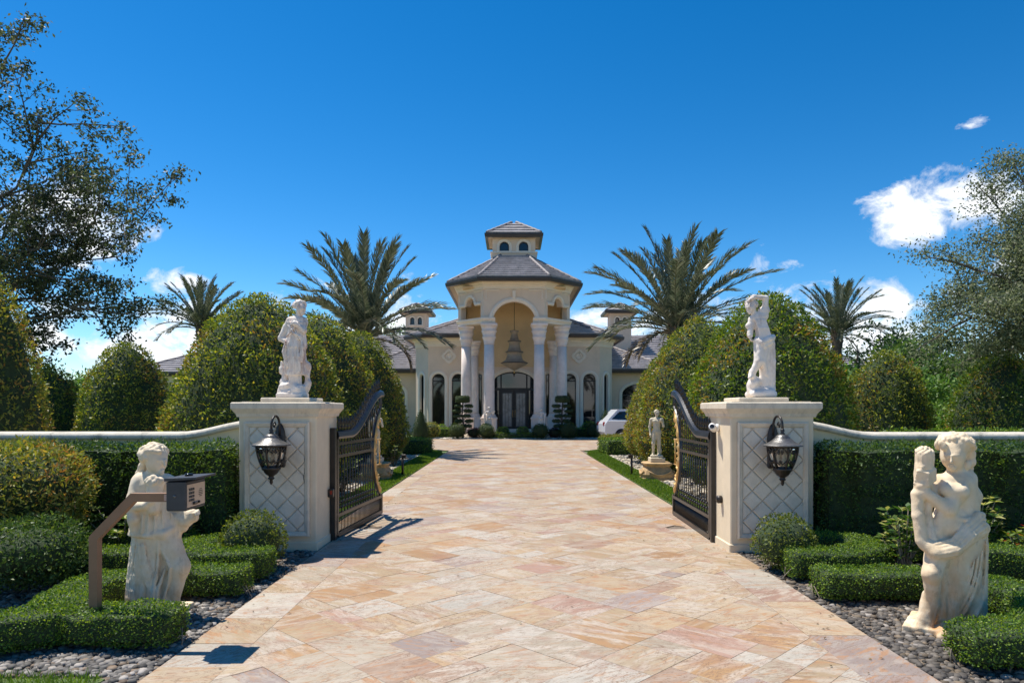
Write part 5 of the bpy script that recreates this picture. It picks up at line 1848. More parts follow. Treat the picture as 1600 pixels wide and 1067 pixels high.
# -- (5) standing nude youth on a garlanded pedestal, (6) draped figure: smaller garden statues
def nude():
    s = Sculpt((-0.26, -0.2, 0.0), (0.26, 0.2, 1.24), 0.01)
    s.slab((0, 0, 0.03), (0.30, 0.26, 0.06))
    s.cap((0.045, 0, 0.62), (0.055, 0, 0.34), 0.068, 0.046, 0.03); s.cap((0.055, 0, 0.34), (0.05, 0.01, 0.09), 0.046, 0.028, 0.02); s.cap((0.05, 0.0, 0.075), (0.06, -0.08, 0.07), 0.026, 0.02, 0.02)
    s.cap((-0.05, 0, 0.61), (-0.075, -0.05, 0.35), 0.066, 0.045, 0.03); s.cap((-0.075, -0.05, 0.35), (-0.085, 0.0, 0.09), 0.044, 0.027, 0.02); s.cap((-0.085, 0, 0.075), (-0.105, -0.075, 0.07), 0.026, 0.02, 0.02)
    s.ell((0, 0, 0.64), (0.105, 0.08, 0.075), 0.03)
    s.cap((0, 0, 0.70), (0.0, 0, 0.86), 0.082, 0.098, 0.04, 0.8)
    s.cap((-0.10, 0, 0.945), (0.10, 0, 0.945), 0.05, 0.05, 0.05)
    for q in (-1, 1):
        s.ell((q * 0.048, -0.055, 0.90), (0.05, 0.03, 0.038), 0.02)
        for w in range(3):
            s.ell((q * 0.022, -0.065, 0.72 + w * 0.04), (0.02, 0.014, 0.018), 0.012)
    s.cap((0, 0, 0.96), (0.005, -0.005, 1.04), 0.036, 0.034, 0.02)
    s.ell((0.008, -0.01, 1.10), (0.056, 0.062, 0.075), 0.015); s.face((0.008, -0.01, 1.10), 0.062, (0.45, -0.89, -0.05))
    s.curls((0.005, 0.005, 1.125), (0.06, 0.066, 0.055), 40, 0.016, 2, -0.3, 0.008, (0.45, -0.9, -0.3))
    s.cap((-0.135, 0, 0.94), (-0.165, 0.01, 0.75), 0.038, 0.032, 0.02); s.cap((-0.165, 0.01, 0.75), (-0.15, -0.03, 0.57), 0.03, 0.022, 0.02)
    s.hand((-0.15, -0.03, 0.57), (-0.145, -0.04, 0.55), (0.05, -0.1, -0.9), 0.009, (0.3, 0.8, 0), (0.5, -0.3, 0))
    s.cap((0.135, 0, 0.94), (0.165, -0.02, 0.78), 0.038, 0.032, 0.02); s.cap((0.165, -0.02, 0.78), (0.115, -0.08, 0.92), 0.03, 0.022, 0.015)
    s.hand((0.115, -0.08, 0.92), (0.10, -0.085, 0.935), (-0.4, 0, 0.7), 0.009, (0.7, 0, 0.4), (-0.3, 0.6, 0))
    s.rock((0.075, 0.06, 0.22), (0.05, 0.05, 0.20), 0.02, 0.008)
    return s.mesh('nude_figure')


M_ST5 = stone_statue_mat('buff_stone', (0.72, 0.63, 0.47), (0.60, 0.51, 0.36), [((0.36, 0.30, 0.2), 1.0, 0.2, 0.4, 8, 0.55)])
M_PED = mat('ochre_pedestal', (0.50, 0.33, 0.16), 0.8, var=0.2, scale=8, bump=0.4, bump_scale=40, stain=((0.25, 0.18, 0.1), 5, 0.52, 0.6))
NUDE = nude()


def garden_statue(loc, rz, label, sc=1.0):
    root = thing('statue', label, 'statue', (loc[0], loc[1], 0.005), group='garden statues on ochre pedestals')
    ped = MB()
    ped.add([(-.2, -.2, .44), (.2, -.2, .44), (.2, .2, .44), (-.2, .2, .44)], [(0, 1, 2, 3)])
    prof = [(0.40, 0.0), (0.40, 0.05), (0.37, 0.08), (0.39, 0.16), (0.35, 0.26), (0.30, 0.34), (0.31, 0.37), (0.35, 0.40), (0.355, 0.43), (0.32, 0.445)]
    ped = MB()
    n = 32
    vs, fs = [], []
    for r, z in prof:
        for q in range(n):
            a = 2 * math.pi * q / n
            e = 5.0
            rr = r / (abs(math.cos(a)) ** e + abs(math.sin(a)) ** e) ** (1 / e)
            rr *= 1 + (0.02 * math.sin(a * 12) if 0.08 < z < 0.36 else 0)
            vs.append((math.cos(a) * rr, math.sin(a) * rr, z))
    for i in range(len(prof) - 1):
        for q in range(n):
            fs.append((i * n + q, i * n + (q + 1) % n, i * n + n + (q + 1) % n, i * n + n + q))
    fs.append(tuple(range((len(prof) - 1) * n, len(prof) * n)))
    ped.add(vs, fs, False)
    p = ped.build('pedestal', M_PED, root)
    for q in range(4):        # garlands on the faces
        a = R(q * 90)
        g = [(0.27 * t, -0.372 - 0.012 * (1 - t * t), 0.24 - 0.09 * (1 - t * t)) for t in np.linspace(-1, 1, 9)]
        g = [tuple(Matrix.Rotation(a, 3, 'Z') @ Vector(w)) for w in g]
        MB().tube(g, [0.02, 0.024, 0.03, 0.034, 0.036, 0.034, 0.03, 0.024, 0.02], 7).build('garland', M_PED, p)
    MB().box((0, 0, 0.50), (0.36, 0.36, 0.12), bev=0.012).build('plinth', M_ST5, root)
    f = link_mesh('figure', NUDE, M_ST5, root, (0, 0, 0.558), rz)
    f.scale = (sc,) * 3
    return root


garden_statue((3.60, 17.0), R(-10), 'buff stone nude youth on an ochre pedestal at the lawn edge before the topiary', 1.0)
garden_statue((-3.38, 16.9), R(15), 'buff stone nude youth on an ochre pedestal beyond the gate that throws a shadow', 1.0)


def draped():
    s = Sculpt((-0.34, -0.24, 0.0), (0.34, 0.24, 1.42), 0.013)
    s.slab((0, 0, 0.04), (0.40, 0.36, 0.08))
    s.robe([(0.07, 0, 0, 0.17, 0.15), (0.4, 0.01, 0, 0.15, 0.13), (0.66, 0.0, 0, 0.15, 0.12), (0.84, 0, 0, 0.10, 0.085)], 9, 0.018, 0.03, 0.4, 2)
    s.cap((0, 0, 0.80), (0, 0, 1.0), 0.085, 0.105, 0.05, 0.8)
    s.cap((-0.11, 0, 1.07), (0.11, 0, 1.07), 0.052, 0.052, 0.05)
    s.cap((0, 0, 1.08), (0.01, -0.01, 1.18), 0.038, 0.036, 0.02)
    s.ell((0.012, -0.01, 1.25), (0.062, 0.068, 0.082), 0.02); s.face((0.012, -0.01, 1.25), 0.068, (0.3, -0.95, -0.1))
    s.curls((0.01, 0.01, 1.28), (0.07, 0.07, 0.06), 36, 0.02, 3, -0.3, 0.01, (0.3, -0.9, -0.4))
    s.cap((0.145, 0, 1.07), (0.23, -0.03, 0.95), 0.042, 0.034, 0.03); s.cap((0.23, -0.03, 0.95), (0.28, -0.08, 1.06), 0.032, 0.026, 0.02)
    s.ell((0.29, -0.08, 1.09), (0.045, 0.035, 0.05), 0.015)
    s.cap((-0.145, 0, 1.07), (-0.22, -0.02, 0.92), 0.042, 0.034, 0.03); s.cap((-0.22, -0.02, 0.92), (-0.10, -0.12, 0.90), 0.032, 0.026, 0.02)
    s.chain([(-0.27, -0.02, 1.02), (-0.23, -0.05, 0.9), (-0.21, -0.05, 0.6), (-0.18, -0.05, 0.3)], [0.035, 0.05, 0.045, 0.05], 0.03)
    s.chain([(-0.12, -0.08, 0.78), (0, -0.14, 0.72), (0.14, -0.07, 0.80)], [0.035, 0.04, 0.03], 0.03)
    s.cap((0.06, -0.06, 0.62), (0.10, -0.11, 0.38), 0.08, 0.055, 0.04); s.cap((0.10, -0.11, 0.38), (0.07, -0.06, 0.1), 0.055, 0.04, 0.03)
    return s.mesh('draped_figure')
DRAPED = draped()

# ================================================================== MANSION
HX = 0.13                                       # plan axis of the house
M_HOUSE = mat('house_stucco', (0.74, 0.58, 0.435), 0.88, var=0.06, scale=0.9, bump=0.15, bump_scale=30, stain=((0.46, 0.37, 0.27), 0.7, 0.58, 0.4))
M_TRIM = mat('house_trim', (0.80, 0.69, 0.56), 0.8, var=0.06, scale=2, bump=0.1, bump_scale=30)
M_COLUMN = mat('column_stone', (0.83, 0.695, 0.60), 0.75, var=0.10, scale=2.5, bump=0.2, bump_scale=18, stain=((0.55, 0.44, 0.36), 1.2, 0.56, 0.45))
M_PORCH = mat('porch_plaster', (0.70, 0.50, 0.28), 0.85, var=0.08, scale=0.8, bump=0.1, bump_scale=12)
M_ROOF = mat('roof_tile', (0.42, 0.385, 0.385), 0.55, var=0.3, scale=2.2, bump=0.3, bump_scale=9, stain=((0.24, 0.21, 0.21), 2.5, 0.55, 0.6))
M_RIDGE = mat('ridge_tile', (0.235, 0.205, 0.20), 0.6, var=0.3, scale=3)
M_FASCIA = mat('dark_fascia', (0.045, 0.036, 0.032), 0.45, 0.1, var=0.2, scale=4)
M_SOFFIT = mat('soffit', (0.46, 0.34, 0.22), 0.85, var=0.1, scale=2)
M_GLASS = mat('tinted_glass', (0.010, 0.011, 0.013), 0.035, var=0.2, scale=0.7, spec=0.75)
M_FRAME = mat('window_frame', (0.015, 0.014, 0.014), 0.4, 0.1, var=0.15, scale=5)
M_DGLASS = mat('door_glass', (0.16, 0.16, 0.155), 0.25, var=0.45, scale=3.0, spec=0.7, bump=0.3, bump_scale=9)

house = thing('mansion', 'beige mansion with columned octagonal portico, cupola and grey tiled roofs', 'house', (HX, 46, 0))


def hb(mb, name, m, parent=None):
    """build mansion geometry given in site coordinates relative to the axis (x) and absolute y"""
    return mb.build(name, m, parent or house, (0, -46, 0) if (parent is None or parent is house) else (0, 0, 0))


def wall_panel(a, b, z0, z1, openings, depth=0.35, ends=False):
    """wall from plan point a to b, outside on the right of travel (towards the viewer for left to right);
    openings: (s0, s1, sill, spring, rise) along the wall, arched by an ellipse of the given rise"""
    a, b = Vector((a[0], a[1])), Vector((b[0], b[1]))
    L = (b - a).length
    t = (b - a) / L
    nr = Vector((t.y, -t.x))
    mb = MB()

    def P(s, z, dep=0.0):
        q = a + t * s - nr * dep
        return (q.x, q.y, z)

    def quad(s0, s1, za, zb):
        if s1 - s0 > 1e-4 and zb - za > 1e-4:
            mb.add([P(s0, za), P(s1, za), P(s1, zb), P(s0, zb)], [(0, 1, 2, 3)])
            mb.add([P(s0, za, depth), P(s0, zb, depth), P(s1, zb, depth), P(s1, za, depth)], [(0, 1, 2, 3)])
    s = 0.0
    for (s0, s1, sill, spring, rise) in sorted(openings):
        quad(s, s0, z0, z1)
        quad(s0, s1, z0, sill)
        n = 16
        top = []
        for i in range(n + 1):
            th = math.pi * (1 - i / n)
            top.append(((s0 + s1) / 2 + (s1 - s0) / 2 * math.cos(th), spring + rise * math.sin(th)))
        for i in range(n):
            (sa, za), (sb, zb) = top[i], top[i + 1]
            mb.add([P(sa, za), P(sb, zb), P(sb, z1), P(sa, z1)], [(0, 1, 2, 3)])
            mb.add([P(sa, za, depth), P(sa, z1, depth), P(sb, z1, depth), P(sb, zb, depth)], [(0, 1, 2, 3)])
        loop = [(s0, sill)] + top + [(s1, sill)]
        for i in range(len(loop) - 1):
            mb.add([P(*loop[i]), P(*loop[i], depth), P(*loop[i + 1], depth), P(*loop[i + 1])], [(0, 1, 2, 3)])
        if sill > z0 + 1e-3:
            mb.add([P(s0, sill), P(s1, sill), P(s1, sill, depth), P(s0, sill, depth)], [(0, 1, 2, 3)])
        s = s1
    quad(s, L, z0, z1)
    # ends and top
    for ss in ((0, L) if ends else ()):
        mb.add([P(ss, z0), P(ss, z0, depth), P(ss, z1, depth), P(ss, z1)], [(0, 1, 2, 3)])
    mb.add([P(0, z1), P(L, z1), P(L, z1, depth), P(0, z1, depth)], [(0, 1, 2, 3)])
    return mb, P


def arch_outline(s0, s1, sill, spring, rise, grow=0.0, n=16):
    pts = [(s0 - grow, sill)]
    for i in range(n + 1):
        th = math.pi * (1 - i / n)
        pts.append(((s0 + s1) / 2 + ((s1 - s0) / 2 + grow) * math.cos(th), spring + (rise + grow) * math.sin(th)))
    pts.append((s1 + grow, sill))
    return pts


def arch_window(P, s0, s1, sill, spring, rise, trim=0.2, bars=True, name='window', parent=None, sash=None):
    """glass, dark frame and pale moulded surround for one arched opening"""
    o_ = arch_outline(s0, s1, sill, spring, rise)
    mb = MB()
    mb.add([P(s, z, 0.20) for s, z in o_], [tuple(range(len(o_)))[::-1]])
    w = hb(mb, name, M_GLASS, parent)
    i_ = arch_outline(s0 + 0.06, s1 - 0.06, sill + 0.06, spring, max(0.02, rise - 0.06))
    fr = MB()
    n = len(o_)
    vs = [P(s, z, 0.14) for s, z in o_] + [P(s, z, 0.14) for s, z in i_] + [P(s, z, 0.195) for s, z in i_]
    fs = [(k, k + 1, n + k + 1, n + k) for k in range(n - 1)] + [(n - 1, 0, n, 2 * n - 1)] + [(n + k, n + k + 1, 2 * n + k + 1, 2 * n + k) for k in range(n - 1)] + [(2 * n - 1, n, 2 * n, 3 * n - 1)]
    fr.add(vs, fs)
    fr.build('frame', M_FRAME, w)
    if bars and s1 - s0 > 0.6:
        zt = spring - 0.1
        mbx = MB()
        mbx.add([P(s0 + 0.05, zt, 0.16), P(s1 - 0.05, zt, 0.16), P(s1 - 0.05, zt + 0.07, 0.16), P(s0 + 0.05, zt + 0.07, 0.16)], [(0, 1, 2, 3)])
        mbx.build('transom_bar', M_FRAME, w)
    if trim:
        g0, g1 = arch_outline(s0, s1, sill - 0.05, spring, rise, -0.01), arch_outline(s0, s1, sill - 0.05, spring, rise, trim)
        gm = arch_outline(s0, s1, sill - 0.05, spring, rise, trim * 0.55)
        n = len(g0)
        vs = [P(s, z, -0.03) for s, z in g0] + [P(s, z, -0.075) for s, z in gm] + [P(s, z, -0.055) for s, z in g1] + [P(s, z, 0.01) for s, z in g1] + [P(s, z, 0.12) for s, z in g0]
        fs = []
        for r_ in range(3):
            fs += [(r_ * n + k, r_ * n + k + 1, (r_ + 1) * n + k + 1, (r_ + 1) * n + k)[::-1] for k in range(n - 1)]
        fs += [(k, k + 1, 4 * n + k + 1, 4 * n + k) for k in range(n - 1)]
        MB().add(vs, fs).build('surround', M_TRIM, w)
        sl = MB()
        sl.add([P(s0 - trim, sill - 0.10, -0.1), P(s1 + trim, sill - 0.10, -0.1), P(s1 + trim, sill - 0.03, -0.1), P(s0 - trim, sill - 0.03, -0.1),
                P(s0 - trim, sill - 0.10, 0.1), P(s1 + trim, sill - 0.10, 0.1), P(s1 + trim, sill - 0.03, 0.1), P(s0 - trim, sill - 0.03, 0.1)],
               [(0, 1, 2, 3), (7, 6, 5, 4), (3, 2, 6, 7), (0, 4, 5, 1), (1, 5, 6, 2), (0, 3, 7, 4)])
        sl.build('sill', M_TRIM, w)
    return w


def cornice(path, z, name='cornice', out=0.22, h=0.45, m=None, closed=False):
    prof = [(0.0, 0.0), (0.05, 0.0), (0.06, h * .3), (out * .45, h * .38), (out * .5, h * .62), (out * .9, h * .72), (out, h * .8), (out, h), (0.0, h)]
    mb = MB().sweep([(x, y, z) for x, y in path], prof, closed)
    return hb(mb, name, m or M_TRIM)


def roof_plane(mb, e0, e1, t0, t1, course=0.45, lift=0.12):
    """tiled slope from the eave e0-e1 up to t0-t1 in overlapping courses"""
    e0, e1, t0, t1 = (Vector(p) for p in (e0, e1, t0, t1))
    n = max(2, int(((t0 + t1) / 2 - (e0 + e1) / 2).length / course))
    nr = (e1 - e0).cross(t0 - e0 if (t0 - e0).length > 1e-3 else t1 - e0).normalized()
    if nr.z < 0:
        nr = -nr
    for i in range(n):
        a, b = i / n, (i + 1) / n
        lo0, lo1 = e0.lerp(t0, a), e1.lerp(t1, a)
        hi0, hi1 = e0.lerp(t0, b), e1.lerp(t1, b)
        up = nr * lift
        mb.add([lo0, lo1, lo1 + up, lo0 + up], [(0, 1, 2, 3)])
        mb.add([lo0 + up, lo1 + up, hi1 + nr * 0.006, hi0 + nr * 0.006], [(0, 1, 2, 3)])
    return mb


def hip_roof(eave, apex_of, name, parent_name=None, course=0.45, fascia=0.22, soffit_in=0.6, sofz=None):
    """roof from an eave polygon (x,y,z) list to a list of apex points, one for each eave corner"""
    mb = MB()
    n = len(eave)
    for i in range(n):
        j = (i + 1) % n
        roof_plane(mb, eave[i], eave[j], apex_of[i], apex_of[j], course)
    r = hb(mb, 'roof', M_ROOF)
    # hip caps
    for i in range(n):
        if (Vector(eave[i]) - Vector(apex_of[i])).length > 0.5:
            p, q = Vector(eave[i]) + Vector((0, 0, 0.06)), Vector(apex_of[i]) + Vector((0, 0, 0.06))
            MB().tube([p.lerp(q, t / 12) + Vector((0, 0, 0.02 * (t % 2))) for t in range(13)], 0.10, 6).build('hip_cap', M_RIDGE, r)
    fb = MB().sweep(eave, [(-0.06, -fascia), (0.10, -fascia), (0.14, -fascia * 0.4), (0.14, 0.0), (-0.06, 0.045)], True)
    hb(fb, 'gutter', M_FASCIA)
    ctr = sum((Vector(p) for p in eave), Vector()) / n
    inner = []
    for p in eave:
        p = Vector(p)
        d = (ctr - p); d.z = 0
        inner.append(p + d.normalized() * soffit_in * 1.9)
    sb = MB()
    for i in range(n):
        j = (i + 1) % n
        z = Vector((0, 0, -fascia * 0.8))
        sb.add([Vector(eave[i]) + z, Vector(eave[j]) + z, inner[j] + z, inner[i] + z], [(0, 1, 2, 3)])
    hb(sb, 'soffit', M_SOFFIT)
    return r


# --- main body: front wall with the door bay, canted corners
ZE = 6.75
FX = 5.78
win = lambda c, w: (c + FX - w / 2, c + FX + w / 2, 0.62, 4.18 - w / 2, w / 2)
front_open = [win(-5.09, 0.86), win(-3.76, 0.86), win(-2.33, 0.36), win(2.33, 0.36), win(3.76, 0.86), win(5.09, 0.86)]
door_open = (FX - 1.42, FX + 1.42, 0.30, 3.55, 0.78)
mb, PF = wall_panel((-FX, 46), (FX, 46), 0, ZE, front_open + [door_open])
hb(mb, 'front_wall', M_HOUSE)
for o_ in front_open:
    arch_window(PF, *o_)
for sg in (-1, 1):
    a = (-FX - 1.0, 47.25) if sg < 0 else (FX, 46)
    b = (-FX, 46) if sg < 0 else (FX + 1.0, 47.25)
    L = math.dist(a, b)
    op = [(L / 2 - 0.27, L / 2 + 0.27, 0.62, 3.9, 0.27)]
    mb, P = wall_panel(a, b, 0, ZE, op)
    hb(mb, 'canted_wall', M_HOUSE)
    arch_window(P, *op[0])
    mb, P = wall_panel((-FX - 1.0, 58), (-FX - 1.0, 47.25), 0, ZE, []) if sg < 0 else wall_panel((FX + 1.0, 47.25), (FX + 1.0, 58), 0, ZE, [])
    hb(mb, 'side_wall', M_HOUSE)
body_path = [(-FX - 1.0, 57.5), (-FX - 1.0, 47.25), (-FX, 46), (FX, 46), (FX + 1.0, 47.25), (FX + 1.0, 57.5)]
for bp_ in (body_path[:3] + [(-3.56, 46)], [(3.56, 46)] + body_path[3:]):
    cornice(bp_, ZE - 0.75, out=0.24, h=0.62)
# plinth along the foot
hb(MB().sweep([(x, y, 0) for x, y in body_path], [(0.0, 0.0), (0.06, 0.0), (0.06, 0.42), (0.0, 0.46)]), 'plinth', M_TRIM)
# main roof: stops against the tower sides, so nothing of it crosses the portico
rfm = MB()
for sg in (-1, 1):
    cA, cB, cC, cD = (sg * 6.05, 45.25, ZE), (sg * 7.45, 46.9, ZE), (sg * 7.45, 58.5, ZE), (sg * 3.56, 45.25, ZE)
    apx = (sg * 0.3, 52.3, 9.75)
    kk = (6.05 - 3.56) / (6.05 - 0.3)
    hit = (sg * 3.56, 45.25 + (52.3 - 45.25) * kk, ZE + 3.0 * kk)
    roof_plane(rfm, cA, cD, hit, hit)
    roof_plane(rfm, cB, cA, apx, apx)
    roof_plane(rfm, cC, cB, (sg * 0.3, 53.3, 9.75), apx)
roof_plane(rfm, (7.45, 58.5, ZE), (-7.45, 58.5, ZE), (0.3, 53.3, 9.75), (-0.3, 53.3, 9.75))
rmain = hb(rfm, 'roof', M_ROOF)
for sg in (-1, 1):
    for p_ in ((sg * 6.05, 45.25, ZE), (sg * 7.45, 46.9, ZE)):
        p_, q_ = Vector(p_) + Vector((0, 0, 0.06)), Vector((sg * 0.3, 52.3, 9.81))
        MB().tube([p_.lerp(q_, t / 20) + Vector((0, 0, 0.02 * (t % 2))) for t in range(21)], 0.10, 6).build('hip_cap', M_RIDGE, rmain)
    ep = [(sg * 3.6, 45.25, ZE), (sg * 6.05, 45.25, ZE), (sg * 7.45, 46.9, ZE), (sg * 7.45, 58.5, ZE)]
    if sg < 0:
        ep = ep[::-1]
    hb(MB().sweep(ep, [(-0.06, -0.22), (0.10, -0.22), (0.14, -0.09), (0.14, 0.0), (-0.06, 0.045)]), 'gutter', M_FASCIA)
    hb(MB().sweep(ep, [(0.0, -0.17), (0.0, -0.16), (-1.2, -0.16), (-1.2, -0.17)]), 'soffit', M_SOFFIT)

# quatrefoil medallions
for sg in (-1, 1):
    cx, cz = sg * 4.37, 5.35
    md = MB()
    pts = []
    for i in range(48):
        a = 2 * math.pi * i / 48
        r = 0.36 + 0.11 * abs(math.cos(2 * a)) ** 0.7 + (0.05 if abs(math.cos(2 * a)) > 0.985 else 0)
        pts.append((math.cos(a) * r, math.sin(a) * r))
    n = 48
    vs = [(cx + x, 45.999, cz + z) for x, z in pts] + [(cx + x, 45.87, cz + z) for x, z in pts] + [(cx + x * 0.62, 45.87, cz + z * 0.62) for x, z in pts] + [(cx + x * 0.56, 45.95, cz + z * 0.56) for x, z in pts]
    fs = []
    for r_ in range(3):
        fs += [(r_ * n + k, r_ * n + (k + 1) % n, (r_ + 1) * n + (k + 1) % n, (r_ + 1) * n + k)[::-1] for k in range(n)]
    fs.append(tuple(range(3 * n, 4 * n)))
    md.add(vs, fs)
    m_ = hb(md, 'medallion', M_TRIM)
    rg = MB().lathe([(0.20, 0.0), (0.22, 0.04), (0.17, 0.06), (0.15, 0.03), (0.0, 0.02)], 20, M=Matrix.Translation((cx, 45.965, cz)) @ Matrix.Rotation(R(90), 4, 'X'))
    rg.build('boss', M_TRIM, m_)

# --- entrance door in its arched bay
ox = FX
dw = MB()
o_ = arch_outline(ox - 1.42, ox + 1.42, 0.30, 3.55, 0.78)
dw.add([PF(s_, z_, 0.26) for s_, z_ in o_], [tuple(range(len(o_)))[::-1]])
bay = hb(dw, 'door_bay', M_FRAME)


def pane(x0, x1, z0, z1, name, m, y=46.24, parent=bay, th=0.02):
    return MB().box(((x0 + x1) / 2, y, (z0 + z1) / 2), (x1 - x0, th, z1 - z0)).build(name, m, parent)


def arch_pane(x0, x1, z0, name):
    pts = [(x0, z0)]
    for i in range(9):
        x = x0 + (x1 - x0) * i / 8
        pts.append((x, 3.55 + 0.70 * math.sqrt(max(0, 1 - (x / 1.42) ** 2)) - 0.02))
    pts.append((x1, z0))
    mb = MB()
    n = len(pts)
    vs = [(x, 46.225, z) for x, z in pts]
    mb.add(vs, [tuple(range(n))[::-1]])
    return mb.build(name, M_GLASS, bay)
arch_pane(-0.82, 0.82, 3.22, 'transom_pane')
arch_pane(-1.32, -0.92, 3.22, 'transom_pane')
arch_pane(0.92, 1.32, 3.22, 'transom_pane')
for sg in (-1, 1):
    pane(*sorted((sg * 1.34, sg * 1.02)), 0.45, 3.05, 'sidelight', M_GLASS)
    dl = MB().box((sg * 0.465, 46.20, 1.68), (0.88, 0.07, 2.72), bev=0.01).build('door', M_FRAME, bay)
    pane(*sorted((sg * 0.16, sg * 0.76)), 0.62, 2.86, 'glass', M_DGLASS, 46.16, dl)
    for q in range(1, 3):
        MB().tube([(sg * 0.16 + sg * 0.2 * q, 46.145, 0.62), (sg * 0.16 + sg * 0.2 * q + sg * 0.04, 46.145, 1.7), (sg * 0.16 + sg * 0.2 * q, 46.145, 2.86)], 0.010, 5).build('grille_bar', M_FRAME, dl)
    MB().tube([(sg * 0.075, 46.15, 1.25), (sg * 0.075, 46.10, 1.28), (sg * 0.075, 46.10, 1.7), (sg * 0.075, 46.15, 1.73)], 0.014, 6).build('handle', M_GOLD, dl)
g0, g1 = arch_outline(ox - 1.42, ox + 1.42, 0.30, 3.55, 0.78, -0.02), arch_outline(ox - 1.42, ox + 1.42, 0.30, 3.55, 0.78, 0.24)
n = len(g0)
vs = [PF(s_, z_, -0.02) for s_, z_ in g0] + [PF(s_, z_, -0.09) for s_, z_ in arch_outline(ox - 1.42, ox + 1.42, 0.30, 3.55, 0.78, 0.12)] + [PF(s_, z_, -0.06) for s_, z_ in g1] + [PF(s_, z_, 0.01) for s_, z_ in g1]
fs = []
for r_ in range(3):
    fs += [(r_ * n + k, r_ * n + k + 1, (r_ + 1) * n + k + 1, (r_ + 1) * n + k)[::-1] for k in range(n - 1)]
MB().add(vs, fs).build('surround', M_TRIM, bay)

# --- portico: floor, columns, octagonal tower
hb(MB().prism([(-2.3, 41.2), (2.3, 41.2), (4.1, 43.0), (4.1, 45.99), (-4.1, 45.99), (-4.1, 43.0)], 0, 0.15), 'portico_step', M_TRIM)
hb(MB().prism([(-2.1, 41.6), (2.1, 41.6), (3.7, 43.2), (3.7, 45.98), (-3.7, 45.98), (-3.7, 43.2)], 0.15, 0.30), 'portico_floor', M_TRIM)


def column(x, y, z0, z1, r, caph, name='column', ped=1.0):
    """pedestal, tapered shaft, bell capital with leaf rows"""
    root_ = MB()
    sh = MB().lathe([(r * 1.04, z0 + ped + 0.28), (r * 1.0, z0 + ped + 0.5), (r * 0.99, (z0 + z1) / 2), (r * 0.9, z1 - caph)], 28, (x, y, 0))
    c = hb(sh, name, M_COLUMN)
    b = MB().box((x, y, z0 + ped / 2), (r * 2.9, r * 2.9, ped), bev=0.03)
    b.box((x, y, z0 + ped + 0.02), (r * 3.1, r * 3.1, 0.10), bev=0.02)
    b.build('pedestal', M_COLUMN, c)
    MB().lathe([(r * 1.38, z0 + ped + 0.07), (r * 1.42, z0 + ped + 0.12), (r * 1.2, z0 + ped + 0.17), (r * 1.25, z0 + ped + 0.22), (r * 1.04, z0 + ped + 0.28)], 28, (x, y, 0)).build('base', M_COLUMN, c)
    q = caph
    cp = MB().lathe([(r * 0.92, z1 - q), (r * 1.02, z1 - q + 0.03), (r * 0.92, z1 - q + 0.07), (r * 1.12, z1 - q * 0.72), (r * 1.26, z1 - q * 0.66), (r * 1.1, z1 - q * 0.62), (r * 1.26, z1 - q * 0.42), (r * 1.42, z1 - q * 0.36),
                     (r * 1.24, z1 - q * 0.32), (r * 1.4, z1 - q * 0.16), (r * 1.5, z1 - q * 0.12)], 32, (x, y, 0), flute=lambda a, z: 1 + 0.045 * abs(math.sin(a * 8)) * (1 if z > z1 - q * 0.85 else 0))
    cp.box((x, y, z1 - q * 0.06), (r * 3.05, r * 3.05, q * 0.12), bev=0.02)
    cp.build('capital', M_COLUMN, c)
    return c


for sg in (-1, 1):
    column(sg * 1.54, 42.05, 0.3, 7.03, 0.335, 1.25, 'column', 0.9)
    column(sg * 3.04, 43.45, 0.3, 7.03, 0.335, 1.25, 'column', 0.9)
    column(sg * 2.62, 45.55, 0.3, 6.3, 0.27, 0.95, 'wall_column', 0.9)
# entablature slab on the columns
plan_o = [(-3.55, 45.9), (-3.55, 43.4), (-1.86, 41.7), (1.86, 41.7), (3.55, 43.4), (3.55, 45.9)]
for seg in (0, 1, 3, 4):
    a, b = Vector(plan_o[seg]), Vector(plan_o[seg + 1])
    t = (b - a).normalized()
    nr = Vector((t.y, -t.x))
    if seg == 1:
        b = b + Vector((0.66, 0)) ; b = Vector((-1.16, 41.7))
        pts = [a, Vector((-1.86, 41.7)), Vector((-1.16, 41.7))]
    elif seg == 3:
        pts = [Vector((1.16, 41.7)), Vector((1.86, 41.7)), Vector((3.55, 43.4))]
    else:
        pts = [a, b]
    hb(MB().sweep([(p.x, p.y, 7.05) for p in pts], [(-0.62, 0.0), (0.0, 0.0), (0.03, 0.12), (0.08, 0.16), (0.14, 0.24), (0.14, 0.33), (-0.62, 0.33)]), 'entablature', M_TRIM)
# tower walls
ZT0, ZT1 = 7.385, 9.62
Lf = 3.72
mb, PT = wall_panel((-1.86, 41.7), (1.86, 41.7), ZT0 - 0.33, ZT1, [(Lf / 2 - 1.33, Lf / 2 + 1.33, ZT0 - 0.33, ZT0 - 0.30, 1.27)], 0.4)
hb(mb, 'tower_front', M_HOUSE)
g0 = arch_outline(Lf / 2 - 1.33, Lf / 2 + 1.33, ZT0, ZT0 - 0.3, 1.27, -0.015, 28)
g1 = arch_outline(Lf / 2 - 1.33, Lf / 2 + 1.33, ZT0, ZT0 - 0.3, 1.27, 0.25, 28)
gm = arch_outline(Lf / 2 - 1.33, Lf / 2 + 1.33, ZT0, ZT0 - 0.3, 1.27, 0.13, 28)
n = len(g0)
vs = [PT(s_, z_, -0.02) for s_, z_ in g0] + [PT(s_, z_, -0.09) for s_, z_ in gm] + [PT(s_, z_, -0.06) for s_, z_ in g1] + [PT(s_, z_, 0.01) for s_, z_ in g1]
fs = []
for r_ in range(3):
    fs += [(r_ * n + k, r_ * n + k + 1, (r_ + 1) * n + k + 1, (r_ + 1) * n + k)[::-1] for k in range(n - 1)]
hb(MB().add(vs, fs), 'arch_moulding', M_TRIM)
